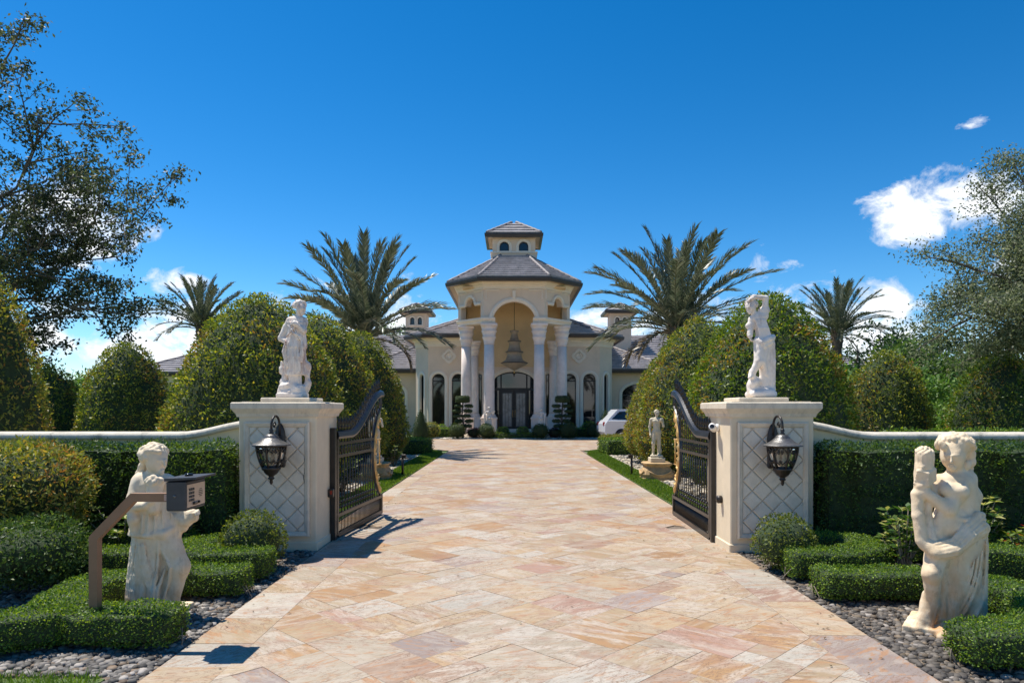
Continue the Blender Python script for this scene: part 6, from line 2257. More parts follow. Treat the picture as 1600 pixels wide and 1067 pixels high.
hb(MB().add([(-0.09, 41.70, 8.55), (0.09, 41.70, 8.55), (0.13, 41.70, 8.98), (-0.13, 41.70, 8.98), (-0.07, 41.55, 8.55), (0.07, 41.55, 8.55), (0.11, 41.52, 8.98), (-0.11, 41.52, 8.98)],
            [(4, 5, 6, 7), (0, 4, 7, 3), (5, 1, 2, 6), (7, 6, 2, 3), (0, 1, 5, 4)]), 'keystone', M_TRIM)
for sg in (-1, 1):
    a, b = ((-3.55, 43.4), (-1.86, 41.7)) if sg < 0 else ((1.86, 41.7), (3.55, 43.4))
    L = math.dist(a, b)
    # opening: flat shoulders with an arched middle, as a band plus an arch
    mb, P = wall_panel(a, b, 8.22, ZT1, [(L / 2 - 0.40, L / 2 + 0.40, 8.22, 8.24, 0.40)], 0.4)
    hb(mb, 'tower_facet', M_HOUSE)
    for (s0, s1) in ((0, 0.28), (L - 0.28, L)):
        m2, P2 = wall_panel((a[0] + (b[0] - a[0]) * s0 / L, a[1] + (b[1] - a[1]) * s0 / L), (a[0] + (b[0] - a[0]) * s1 / L, a[1] + (b[1] - a[1]) * s1 / L), ZT0, 8.22, [], 0.4, True)
        hb(m2, 'tower_pier', M_HOUSE)
    pts = [(0.22, 8.2), (L / 2 - 0.47, 8.2), (L / 2 - 0.47, 8.3)]
    for i in range(13):
        th = math.pi * (1 - i / 12)
        pts.append((L / 2 + 0.47 * math.cos(th), 8.27 + 0.47 * math.sin(th)))
    pts += [(L / 2 + 0.47, 8.2), (L - 0.22, 8.2)]
    hbm = MB()
    hbm.tube([P(s_, z_ + 0.05, -0.03) for s_, z_ in pts], 0.105, 6, smooth=False)
    hb(hbm, 'opening_moulding', M_TRIM)
    # corner scroll panels
    for (s0, d_) in ((0.12, 1), (L - 0.12, -1)):
        hb(MB().tube([P(s0, 8.55, -0.01), P(s0, 9.05, -0.01), P(s0 + d_ * 0.75, 9.05, -0.01)], 0.05, 4, smooth=False), 'corner_moulding', M_TRIM)
    s0 = 0.15 if sg < 0 else Lf - 0.15
    hb(MB().tube([PT(s0, 8.5, -0.01), PT(s0, 9.05, -0.01), PT(s0 - sg * 0.8, 9.05, -0.01)], 0.05, 4, smooth=False), 'corner_moulding', M_TRIM)
    # tower sides: beam over the open side, wall further back
    a, b = ((-3.55, 45.9), (-3.55, 43.4)) if sg < 0 else ((3.55, 43.4), (3.55, 45.9))
    mb, P = wall_panel(a, b, ZT0, ZT1, [(0.5, 2.0, ZT0, 8.2, 0.3)], 0.35)
    hb(mb, 'tower_side', M_HOUSE)
    a, b = ((-3.55, 52), (-3.55, 45.9)) if sg < 0 else ((3.55, 45.9), (3.55, 52))
    mb, P = wall_panel(a, b, 6.6, ZT1, [], 0.35)
    hb(mb, 'tower_side', M_HOUSE)
# inner back wall of the porch and its ceiling
hb(MB().box((0, 45.995 - 0.03, 6.79), (6.3, 0.06, 4.32)), 'porch_wall', M_PORCH)
hb(MB().box((0, 44.0, 9.3), (6.4, 3.6, 0.1)), 'porch_ceiling', M_PORCH)
cornice([(-3.55, 52), (-3.55, 43.4), (-1.86, 41.7), (1.86, 41.7), (3.55, 43.4), (3.55, 52)], 9.12, 'tower_cornice', 0.26, 0.5)
EV = 9.72
te = [(-2.16, 41.0, EV), (2.16, 41.0, EV), (4.2, 43.05, EV), (4.2, 53, EV), (-4.2, 53, EV), (-4.2, 43.05, EV)]
ta = [(-0.9, 45.6, 12.0), (0.9, 45.6, 12.0), (1.0, 46.0, 12.0), (1.0, 49, 12.0), (-1.0, 49, 12.0), (-1.0, 46.0, 12.0)]
hip_roof(te, ta, 'tower', fascia=0.24)
hb(MB().prism([(-1.0, 45.6), (1.0, 45.6), (1.0, 49), (-1.0, 49)], 11.85, 12.05), 'ridge_slab', M_RIDGE)
# cupola
cy0, cy1, cw = 45.9, 48.7, 1.44
hb(MB().box((0, (cy0 + cy1) / 2, 11.95), (cw * 2 + 0.16, cy1 - cy0 + 0.16, 0.75)), 'cupola_base', M_HOUSE)
hb(MB().box((0, (cy0 + cy1) / 2, 12.30), (cw * 2 + 0.3, cy1 - cy0 + 0.3, 0.10)), 'cupola_ledge', M_TRIM)
cu = [(0.46, 1.12, 12.42, 12.72, 0.33), (cw * 2 - 1.12 - 0.0, cw * 2 - 0.46, 12.42, 12.72, 0.33)]
for (a, b, op) in (((-cw, cy0), (cw, cy0), cu), ((cw, cy0), (cw, cy1), []), ((-cw, cy1), (-cw, cy0), []), ((cw, cy1), (-cw, cy1), [])):
    mb, P = wall_panel(a, b, 12.34, 13.55, op, 0.25)
    hb(mb, 'cupola_wall', M_HOUSE)
    for o_ in op:
        arch_window(P, *o_, trim=0.17, bars=False)
ce = [(-1.82, 45.5, 13.5), (1.82, 45.5, 13.5), (1.82, 49.1, 13.5), (-1.82, 49.1, 13.5)]
hip_roof(ce, [(-0.15, 47.3, 14.65), (0.15, 47.3, 14.65), (0.15, 47.4, 14.65), (-0.15, 47.4, 14.65)], 'cupola', fascia=0.26, soffit_in=0.3)

# --- wings
for sg in (-1, 1):
    x0 = sg * 6.7
    x1 = sg * 27.5
    yf = 50.2
    xs = sorted((x0, x1))
    ops = []
    if sg > 0:
        ops = [(0.7, 3.6, 0.0, 2.9, 0.75), (5.0, 7.9, 0.0, 2.9, 0.75), (10, 11.6, 0.8, 3.0, 0.4)]
    else:
        L_ = xs[1] - xs[0]
        ops = [(L_ - 2.6, L_ - 0.9, 0.5, 2.9, 0.6), (L_ - 6.2, L_ - 4.5, 0.6, 2.9, 0.6), (4, 5.6, 0.6, 2.9, 0.6)]
    mb, P = wall_panel((xs[0], yf), (xs[1], yf), 0, 4.35, ops)
    hb(mb, 'wing_wall', M_HOUSE)
    for o_ in ops:
        arch_window(P, *o_, trim=0.22)
    mb, P = wall_panel((xs[0], 64), (xs[0], yf), 0, 4.35, []) if sg < 0 else wall_panel((xs[1], yf), (xs[1], 64), 0, 4.35, [])
    hb(mb, 'wing_end', M_HOUSE)
    cornice([(xs[0], yf), (xs[1], yf)], 3.75, out=0.2, h=0.5)
    e = [(xs[0] - 0.7, yf - 0.7, 4.45), (xs[1] + 0.7, yf - 0.7, 4.45), (xs[1] + 0.7, 64.7, 4.45), (xs[0] - 0.7, 64.7, 4.45)]
    ins = 7.0
    rz_ = 7.95
    ap = [(xs[0] + (ins if sg < 0 else 0), 57, rz_), (xs[1] - (ins if sg > 0 else 0), 57, rz_), (xs[1] - (ins if sg > 0 else 0), 57.4, rz_), (xs[0] + (ins if sg < 0 else 0), 57.4, rz_)]
    hip_roof(e, ap, 'wing', fascia=0.26)
    # low hipped bay against the main body
    bx0, bx1 = sorted((sg * 6.4, sg * 11.2))
    e = [(bx0, 48.2, 4.6), (bx1, 48.2, 4.6), (bx1, 53.5, 4.6), (bx0, 53.5, 4.6)]
    ctr_ = sg * 6.7
    ap = [(ctr_, 54.2, 6.9)] * 4
    ap = [(ctr_ - 0.02, 54.0, 7.0), (ctr_ + 0.02, 54.0, 7.0), (ctr_ + 0.02, 54.1, 7.0), (ctr_ - 0.02, 54.1, 7.0)]
    hip_roof(e, ap, 'bay', fascia=0.26, soffit_in=0.3)
    bo = [((bx1 - bx0) / 2 - 1.25 + sg * 0.25, (bx1 - bx0) / 2 + 1.25 + sg * 0.25, 0.1, 2.85, 0.75)]
    mb, P = wall_panel((bx0 + (0.45 if sg > 0 else 0.5), 48.9), (bx1 - 0.5, 48.9), 0, 4.5, [(bo[0][0] - 0.5, bo[0][1] - 0.5) + bo[0][2:]])
    hb(mb, 'bay_wall', M_HOUSE)
    arch_window(P, *((bo[0][0] - 0.5, bo[0][1] - 0.5) + bo[0][2:]), trim=0.22)
    xe = bx1 - 0.5 if sg > 0 else bx0 + 0.5
    mb, P = wall_panel((xe, 48.9), (xe, 50.2), 0, 4.5, []) if sg > 0 else wall_panel((xe, 50.2), (xe, 48.9), 0, 4.5, [])
    hb(mb, 'bay_side', M_HOUSE)
    # chimney turret with its own little roof
    tx = 8.45 if sg > 0 else -7.7
    ty = 54.6
    h = 0.82
    mb, P = wall_panel((tx - h, ty - h), (tx + h, ty - h), 6.0, 9.45, [(0.36, 0.72, 8.45, 8.85, 0.18), (0.96, 1.30, 8.45, 8.85, 0.18)], 0.2)
    hb(mb, 'turret_wall', M_HOUSE)
    for o_ in ((0.36, 0.72, 8.45, 8.85, 0.18), (0.96, 1.30, 8.45, 8.85, 0.18)):
        arch_window(P, *o_, trim=0.1, bars=False)
    for (a, b) in (((tx + h, ty - h), (tx + h, ty + h)), ((tx - h, ty + h), (tx - h, ty - h)), ((tx + h, ty + h), (tx - h, ty + h))):
        mb, P = wall_panel(a, b, 6.0, 9.45, [], 0.2)
        hb(mb, 'turret_wall', M_HOUSE)
    e = [(tx - 1.2, ty - 1.2, 9.5), (tx + 1.2, ty - 1.2, 9.5), (tx + 1.2, ty + 1.2, 9.5), (tx - 1.2, ty + 1.2, 9.5)]
    hip_roof(e, [(tx - .05, ty - .05, 10.15), (tx + .05, ty - .05, 10.15), (tx + .05, ty + .05, 10.15), (tx - .05, ty + .05, 10.15)], 'turret', fascia=0.2, soffit_in=0.25)

# --- hanging porch lantern, in tiers
root = thing('porch_chandelier', 'huge tiered beige lantern hanging on a chain in the portico arch', 'chandelier', (HX + 0.02, 44.0, 4.25))
M_LIN = mat('lantern_linen', (0.36, 0.29, 0.21), 0.6, 0.15, var=0.2, scale=5)
prof = [(0.0, 0.0), (0.12, 0.06), (0.45, 0.24), (0.80, 0.42), (0.86, 0.50), (0.78, 0.56), (0.56, 0.70), (0.47, 0.95), (0.46, 1.10), (0.56, 1.16), (0.56, 1.24), (0.44, 1.29), (0.36, 1.55), (0.34, 1.80), (0.42, 1.86), (0.42, 1.93), (0.31, 1.97), (0.22, 2.25), (0.20, 2.45), (0.28, 2.50), (0.28, 2.58), (0.10, 2.62), (0.0, 2.64)]
MB().lathe(prof, 36, flute=lambda a, z: 1 + 0.012 * math.sin(a * 18)).build('shade', M_LIN, root)
for z, r in ((0.5, 0.87), (1.2, 0.57), (1.89, 0.43)):
    MB().lathe([(r - 0.02, z - 0.03), (r + 0.02, z), (r - 0.02, z + 0.03)], 36).build('rim', M_FASCIA, root)
MB().tube([(0, 0, 2.6), (0, 0, 4.98)], 0.018, 6).build('chain', M_FASCIA, root)
MB().lathe([(0.0, 4.82), (0.10, 4.86), (0.16, 4.93), (0.18, 4.99), (0.0, 4.995)], 16).build('ceiling_rose', M_FASCIA, root)
MB().lathe([(0.0, -0.16), (0.05, -0.12), (0.03, -0.06), (0.06, 0.0), (0.0, 0.03)], 12).build('finial', M_GOLD, root)

# --- statues at the front columns
M_ST6 = stone_statue_mat('pale_porch_stone', (0.72, 0.66, 0.58), (0.60, 0.54, 0.46), [((0.40, 0.35, 0.3), 1.2, 0.0, 0.4, 7, 0.55)])
for (x, rz_, sc, mir, label) in ((HX - 1.52, R(12), 1.1, 1, 'pale draped statue by the front column on the side of the yellow round bush'), (HX + 1.62, R(-14), 1.06, -1, 'pale draped statue by the front column on the side of the white car')):
    root = thing('statue', label, 'statue', (x, 40.95, 0.0), group='statues at the portico')
    MB().box((0, 0, 0.22), (0.55, 0.5, 0.44), bev=0.03).build('plinth', M_ST6, root)
    f = link_mesh('figure', DRAPED, M_ST6, root, (0, 0, 0.435), rz_)
    f.scale = (sc * mir, sc, sc)

# ================================================================== PLANTING
M_LEAF = tint_mat('leaf', 0.5, 0.34, 0.3)
M_LEAFG = tint_mat('glossy_leaf', 0.45, 0.38, 0.35)
M_OAK = tint_mat('oak_leaf', 0.5, 0.45, 0.35)
M_INNER = mat('dark_shade_core', (0.030, 0.050, 0.016), 0.9, var=0.5, scale=18, bump=1.0, bump_scale=40)  # core body: shade between the leaf tufts put into a dark colour
M_BARK = mat('grey_bark', (0.11, 0.092, 0.075), 0.9, var=0.3, scale=12, bump=0.8, bump_scale=25)
M_TWIG = mat('pale_twig', (0.22, 0.18, 0.13), 0.9, var=0.25, scale=20)

BOX_G = [(0.040, 0.080, 0.014), (0.072, 0.120, 0.018), (0.130, 0.180, 0.026), (0.026, 0.054, 0.012)]
BOX_W = [3, 4, 2.5, 1.5]
FIC_G = [(0.024, 0.040, 0.010), (0.054, 0.072, 0.013), (0.098, 0.108, 0.017), (0.150, 0.140, 0.026)]
FIC_W = [3.2, 3.6, 2.4, 1.0]
FIC_TIPS = [(0.30, 0.22, 0.05), (0.28, 0.27, 0.05), (0.25, 0.155, 0.045)]
YEL_G = [(0.16, 0.16, 0.028), (0.10, 0.125, 0.024), (0.24, 0.19, 0.045), (0.05, 0.075, 0.018)]

gain = lambda pal, g: [tuple(min(0.5, c * g) for c in q) for q in pal]
BOX_G, FIC_G, YEL_G = gain(BOX_G, 1.95), gain(FIC_G, 2.7), gain(YEL_G, 1.7)


def bush(name, core, label, cat, density, L, W, cols, weights, tips=None, loc=(0, 0, 0), group=None, spread=0.75, depth=0.05, leafmat=None, extra=None, core_in=True, gap=None):
    """a clipped plant: dense inner body plus leaves grown from its surface"""
    root = thing(name, label, cat, loc, 0, group)
    v, q, c = foliage_on(core, density, L, W, spread, depth, cols, weights, tips, gap)
    lf = link_mesh('foliage', np_mesh('foliage', v, q, c), leafmat or M_LEAF, root)
    lf['kind'] = 'stuff'
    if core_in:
        # shrink the dark core so that it shows only as coloured-in shade in gaps
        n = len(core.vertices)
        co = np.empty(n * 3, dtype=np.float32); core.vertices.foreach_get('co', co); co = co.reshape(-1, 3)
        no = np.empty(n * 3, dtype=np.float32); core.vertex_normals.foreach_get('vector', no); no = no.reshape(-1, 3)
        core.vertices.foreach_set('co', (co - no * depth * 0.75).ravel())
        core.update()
        link_mesh('shade_core', core, M_INNER, root)
    else:
        bpy.data.meshes.remove(core)
    if extra:
        extra(root)
    return root


def lathe_mesh(prof, n=40, lump=0.0, seed=0, sx=1.0, sy=1.0):
    """closed body of revolution with lumps"""
    rr = random.Random(seed)
    ph = [rr.uniform(0, 6.28) for _ in range(6)]
    f = lambda a, z: 1 + lump * (math.sin(a * 3 + ph[0] + z * 1.7) + 0.7 * math.sin(a * 5 + ph[1] - z * 2.6) + 0.5 * math.sin(a * 8 + ph[2] + z * 4.1)) / 2
    return MB().lathe(prof, n, flute=f, sx=sx, sy=sy).mesh('body')


def egg_profile(r, h, z0=0.25, n=22, p=1.0):
    out = [(0.02, z0)]
    for i in range(n + 1):
        t = i / n
        # full shoulder low down, rounded cone above
        q = 1 - t
        rad = r * min(1.0, (0.72 + 1.9 * t)) * (max(0.0, 1 - t ** (2.0 * p))) ** (0.66)
        out.append((max(rad, 0.02 if i < n else 0.0), z0 + (h - z0) * t))
    return out


def trunk_part(h, r):
    def f(root):
        MB().tube([(0, 0, -0.02), (0.02, 0.01, h * 0.5), (0, 0, h)], [r * 1.3, r, r * 0.9], 8).build('trunk', M_BARK, root)
    return f


# ------------------------------------------------------------------ scrolled box hedges
def scroll_hedge(paths, w, h, label, dens=6200, leaf=0.0195, name='box_hedge', z0=0.07):
    core = hedge_mesh(paths, w, h, z0=z0)
    # stems under the clipped body
    def stems(root):
        mb = MB()
        rr = random.Random(len(label))
        for path in paths:
            pts = smooth_path(path, 0.10)
            for (x, y) in pts:
                for _ in range(2):
                    a = rr.uniform(0, 6.28); o_ = rr.uniform(0, w * 0.3)
                    bx_, by_ = x + math.cos(a) * o_, y + math.sin(a) * o_
                    mb.tube([(bx_, by_, -0.01), (bx_ + rr.uniform(-.03, .03), by_ + rr.uniform(-.03, .03), z0 * 0.7), (bx_ + rr.uniform(-.06, .06), by_ + rr.uniform(-.06, .06), z0 + 0.07)], [0.007, 0.006, 0.004], 4)
        o = mb.build('stems', M_TWIG, root); o['kind'] = 'stuff'
    return bush(name, core, label, 'hedge', dens, leaf, leaf * 0.62, BOX_G, BOX_W, None, extra=stems, group='scrolled box hedges', depth=0.026, spread=0.72)


scroll_hedge([[(-2.46, 5.02), (-2.9, 5.04), (-3.3, 5.12), (-3.58, 5.45), (-3.62, 5.9), (-3.42, 6.25), (-3.0, 6.36), (-2.48, 6.36)], [(-3.25, 5.08), (-3.7, 4.86), (-4.5, 4.62)]], 0.40, 0.29,
             'low box hedge looping around the posy statue and intercom post')
scroll_hedge([[(3.02, 4.60), (3.4, 4.64), (3.85, 4.92), (4.16, 5.4), (4.10, 5.92), (3.72, 6.2), (3.2, 6.26), (2.80, 6.24)], [(3.6, 4.76), (4.3, 4.6), (5.0, 4.55)]], 0.40, 0.29,
             'low box hedge looping around the torch statue')
scroll_hedge([[(-2.48, 6.98), (-2.95, 7.02), (-3.4, 7.22), (-3.55, 7.5), (-3.3, 7.78), (-2.95, 7.82)], [(-3.45, 7.25), (-4.0, 7.1), (-4.7, 6.95)]], 0.40, 0.32,
             'low box hedge curling around the round bush at the cracked pillar')
scroll_hedge([[(2.82, 6.98), (3.35, 7.02), (3.82, 7.25), (3.92, 7.58), (3.65, 7.85), (3.25, 7.88)]], 0.40, 0.32,
             'low box hedge curling around the round bush at the pillar with the camera')
scroll_hedge([[(-3.7, 7.95), (-4.8, 7.98), (-6.2, 7.9)]], 0.36, 0.33, 'straight low box hedge below the variegated shrubs and tall hedge by the yellow bush')
scroll_hedge([[(4.62, 7.0), (5.1, 6.92), (5.8, 6.7), (6.4, 6.6)]], 0.46, 0.36, 'low box hedge beside the torch statue in front of the red flowers')
scroll_hedge([[(4.5, 7.75), (5.2, 7.8), (6.6, 7.8)]], 0.36, 0.34, 'straight low box hedge behind the red flowers')

# ------------------------------------------------------------------ tall hedges before the wall
for (xa, xb, yc, label) in ((-3.42, -7.6, 8.42, 'tall clipped hedge before the wall behind the posy statue'), (3.72, 7.9, 8.3, 'tall clipped hedge before the wall behind the torch statue')):
    core = hedge_mesh([[(xa, yc), ((xa + xb) / 2, yc + 0.01), (xb, yc)]], 0.55, 1.31, z0=0.08, r=0.06, step=0.06)
    # subdivided by the sampler itself; twiggy leaves, denser and paler on the clipped top
    bush('tall_hedge', core, label, 'hedge', 2300, 0.045, 0.016, [(0.038, 0.080, 0.018), (0.066, 0.125, 0.024), (0.11, 0.18, 0.030), (0.026, 0.052, 0.016)], [3, 4, 2, 2], ([(0.13, 0.20, 0.03)], 0.35, 0.5),
         group='tall hedges along the wall', depth=0.09, spread=0.85, gap=(11, -0.3, 0.05))

# ------------------------------------------------------------------ balls at the pillars
def ball(loc, r, label, cols, weights, dens=2600, leaf=0.032, sq=0.9, tips=None, group='round clipped bushes', name='round_bush'):
    prof = [(0.0, 0.03)] + [(r * math.sin(R(a)) ** 0.9, 0.05 + r * sq * (1 - math.cos(R(a)))) for a in range(12, 176, 9)] + [(0.0, 0.05 + 2 * r * sq)]
    return bush(name, lathe_mesh(prof, 28, 0.03, int(r * 100)), label, 'bush', dens, leaf, leaf * 0.5, cols, weights, tips, loc, group, 0.8, r * 0.16, extra=trunk_part(0.2, 0.02), gap=(14, -0.3, 0.03) if r < 0.35 else None)


OLIVE = [(0.08, 0.12, 0.022), (0.14, 0.18, 0.03), (0.22, 0.24, 0.04), (0.045, 0.075, 0.018)]
ball((-2.82, 7.42, 0), 0.325, 'round olive green bush at the foot of the cracked pillar', OLIVE, [3, 4, 2, 2])
ball((2.93, 7.36, 0), 0.305, 'round olive green bush at the foot of the pillar with the camera', OLIVE, [3, 4, 2, 2])

# loose shrubs on the left
prof = [(0.05, 0.34), (0.42, 0.42), (0.66, 0.62), (0.74, 0.85), (0.68, 1.1), (0.46, 1.3), (0.22, 1.37), (0.0, 1.38)]
bush('golden_shrub', lathe_mesh(prof, 30, 0.07, 3), 'golden yellow shrub with red tips before the tall hedge', 'bush', 1900, 0.06, 0.02, YEL_G, [3, 3, 2, 2], ([(0.34, 0.19, 0.06), (0.30, 0.24, 0.06)], 0.3, 0.35), (-5.35, 7.35, 0), depth=0.16, spread=0.8, extra=trunk_part(0.5, 0.03))
prof = [(0.05, 0.14), (0.36, 0.18), (0.52, 0.32), (0.52, 0.5), (0.42, 0.62), (0.2, 0.69), (0.0, 0.70)]
bush('dark_shrub', lathe_mesh(prof, 30, 0.07, 5), 'small dark green shrub on pale pebbles below the golden shrub', 'bush', 2600, 0.04, 0.017, [(0.045, 0.09, 0.022), (0.08, 0.14, 0.03), (0.14, 0.19, 0.045)], [3, 3, 1], ([(0.14, 0.13, 0.03)], 0.45, 0.4), (-4.62, 6.45, 0), depth=0.12, spread=0.85, extra=trunk_part(0.3, 0.02))


def leafy_plant(loc, h, w, n_stem, label, cols, weights, leaf=0.10, name='variegated_shrub', group='variegated shrubs', seed=1, per=6):
    """umbrella plant: stems ending in rosettes of broad leaves"""
    rr = random.Random(seed)
    root = thing(name, label, 'shrub', loc, 0, group)
    mb = MB()
    P_, D_, L_ = [], [], []
    for i in range(n_stem):
        a = rr.uniform(0, 6.28); d = w * math.sqrt(rr.random())
        top = Vector((math.cos(a) * d, math.sin(a) * d, h * rr.uniform(0.45, 1.0)))
        mid = Vector((math.cos(a) * d * 0.5, math.sin(a) * d * 0.5, top.z * 0.55))
        mb.tube([(rr.uniform(-.05, .05), rr.uniform(-.05, .05), 0), mid, top], [0.010, 0.008, 0.005], 5)
        for (base, k) in ((top, per + 1), (mid.lerp(top, 0.6), per), (mid, per - 1)):
            for j in range(k):
                b = 6.283 * j / k + rr.uniform(-.3, .3)
                P_.append(tuple(base)); D_.append((math.cos(b), math.sin(b), rr.uniform(-0.1, 0.7))); L_.append(leaf * rr.uniform(0.7, 1.2))
    st = mb.build('stems', M_TWIG, root); st['kind'] = 'stuff'
    d = unit(np.array(D_)); n = len(d)
    side = unit(np.cross(d, np.array([0, 0, 1.0])) + 0.3 * RNG.normal(size=(n, 3)))
    v, q = leaf_arrays(np.array(P_), d, side, np.array(L_), np.array(L_) * 0.48, 0.2)
    lf = link_mesh('leaves', np_mesh('leaves', v, q, palette(n, cols, weights)), M_LEAFG, root)
    lf['kind'] = 'stuff'
    return root


VAR = [(0.06, 0.13, 0.025), (0.13, 0.20, 0.04), (0.36, 0.38, 0.11), (0.50, 0.48, 0.2), (0.035, 0.08, 0.02)]
for (x, y, h, w, label, sd) in ((-4.55, 8.0, 0.62, 0.34, 'variegated shrub touching the arm of the bent post', 1), (-5.15, 7.95, 0.60, 0.36, 'variegated shrub right under the golden shrub', 2), (-5.75, 7.9, 0.62, 0.36, 'variegated shrub furthest along the hedge from the posy statue', 3),
                                (-3.95, 8.03, 0.56, 0.28, 'variegated shrub peeping out from behind the intercom box', 4), (4.05, 7.05, 0.72, 0.30, 'tall variegated shrub with pale rosettes by the knee of the torch statue', 5), (5.35, 7.9, 0.76, 0.28, 'pale leaved variegated shrub behind the back of the torch statue', 6)):
    leafy_plant((x, y, 0), h, w, 34, label, VAR, [3, 3, 2, 1.2, 2], seed=sd)
leafy_plant((5.55, 7.35, 0), 0.50, 0.30, 22, 'green plant with orange red flowers between the low hedges', [(0.12, 0.19, 0.03), (0.2, 0.24, 0.04), (0.50, 0.06, 0.02), (0.05, 0.1, 0.02)], [3, 2, 1.2, 2], 0.07, 'flowering_plant', None, 9)

# ------------------------------------------------------------------ big clipped trees
def topiary(loc, r, h, label, cols=FIC_G, w=FIC_W, tips=(FIC_TIPS, 0.22, 0.42), dens=1050, leaf=0.075, seed=1, group='egg shaped topiary trees', p=1.0, z0=0.2):
    core = lathe_mesh(egg_profile(r, h, z0, 26, p), 44, 0.035, seed)
    return bush('topiary_tree', core, label, 'tree', dens, leaf, leaf * 0.42, cols, w, tips, loc, group, 0.72, 0.13, M_LEAFG, trunk_part(0.8, 0.09), gap=(7.5, -0.16, 0.10))


topiary((-4.92, 13.3, 0), 1.72, 3.98, 'largest egg shaped topiary behind the statue with hand on hip', seed=1, p=1.15)
topiary((-5.02, 17.7, 0), 1.72, 4.22, 'egg shaped topiary between two others on the side of the hip statue', seed=2)
topiary((-5.0, 22.3, 0), 1.62, 4.3, 'egg shaped topiary nearest the mansion on the side without the car', seed=3)
topiary((4.98, 13.3, 0), 1.60, 4.0, 'bright egg shaped topiary behind the statue with raised arm', seed=4, p=1.2, cols=[(0.06, 0.12, 0.02), (0.11, 0.18, 0.026), (0.19, 0.25, 0.035), (0.28, 0.27, 0.05)], w=[3, 4, 3, 1])
topiary((5.1, 18.6, 0), 1.72, 4.25, 'olive egg shaped topiary behind the nude statue', seed=5, tips=(FIC_TIPS, 0.05, 0.5))
topiary((5.25, 22.0, 0), 1.62, 3.75, 'olive egg shaped topiary that hides the white car', seed=6, tips=(FIC_TIPS, 0.05, 0.5))
topiary((-8.75, 11.2, 0), 1.05, 4.25, 'golden cone topiary beyond the wall above the golden shrub', YEL_G, [3, 3, 1.6, 2], ([(0.34, 0.20, 0.06), (0.30, 0.24, 0.06)], 0.3, 0.35), 760, 0.075, 7, p=0.85)
topiary((-13.2, 19.5, 0), 0.95, 3.0, 'small dark topiary beside the golden cone', seed=8, p=1.4)
topiary((-10.25, 18.2, 0), 1.22, 3.55, 'dense dark egg topiary standing free under the oak branches', seed=9, tips=(FIC_TIPS, 0.35, 0.4), p=1.3)
topiary((9.85, 18.0, 0), 1.10, 3.3, 'rounded topiary with rusty crown beyond the wall by the small palm', seed=10, p=1.5)
topiary((11.35, 15.8, 0), 1.12, 3.05, 'rounded green topiary under the big oak on the car side', seed=11, p=1.5, cols=[(0.06, 0.12, 0.02), (0.10, 0.16, 0.026), (0.17, 0.22, 0.035), (0.24, 0.24, 0.05)])

# low hedges behind the wall and round the drive
core = hedge_mesh([[(6.9, 12.6), (8.8, 12.6), (10.6, 12.5)]], 0.6, 1.36, z0=0.05, r=0.08, step=0.15)
bush('low_hedge', core, 'clipped hedge just showing above the wall below the rusty topiary', 'hedge', 700, 0.06, 0.03, BOX_G, BOX_W, None, depth=0.1)
core = hedge_mesh([[(-4.7, 26.6), (-3.9, 26.7), (-3.25, 26.6)]], 1.5, 0.62, z0=0.03, r=0.1, step=0.12)
bush('low_hedge', core, 'square clipped hedge at the end of the lawn by the yellow ball', 'hedge', 900, 0.05, 0.028, BOX_G, BOX_W, None, depth=0.08, group='square hedges at the ends of the lawns')
core = hedge_mesh([[(3.5, 26.4), (4.2, 26.5), (5.1, 26.4)]], 1.5, 0.62, z0=0.03, r=0.1, step=0.12)
bush('low_hedge', core, 'square clipped hedge at the end of the lawn strip before the white car', 'hedge', 900, 0.05, 0.028, BOX_G, BOX_W, None, depth=0.08, group='square hedges at the ends of the lawns')
core = hedge_mesh([[(3.9, 29.6), (4.6, 29.7), (5.4, 29.6)]], 0.9, 0.62, z0=0.03, r=0.1, step=0.12)
bush('low_hedge', core, 'low golden hedge between the square hedge and the white car', 'hedge', 900, 0.06, 0.03, YEL_G, [3, 3, 2, 2], None, depth=0.1)

# loose plants in the gravel beds
for (x, y, h, w, label, sd) in ((-3.55, 14.2, 0.75, 0.4, 'loose pale shrub in the gravel next to the garden statue behind the gate', 11), (4.3, 15.9, 0.85, 0.45, 'loose grey green shrub in the gravel next to the nude statue', 12), (3.95, 19.6, 0.8, 0.4, 'loose shrub in the gravel behind the nude statue', 13), (-3.6, 20.8, 0.7, 0.35, 'loose shrub in the gravel close to the square hedge', 14)):
    leafy_plant((x, y, 0), h, w, 18, label, [(0.06, 0.10, 0.03), (0.12, 0.16, 0.05), (0.2, 0.22, 0.08), (0.03, 0.06, 0.015)], [3, 3, 1, 2], 0.11, 'gravel_shrub', 'loose shrubs in the gravel beds', sd)

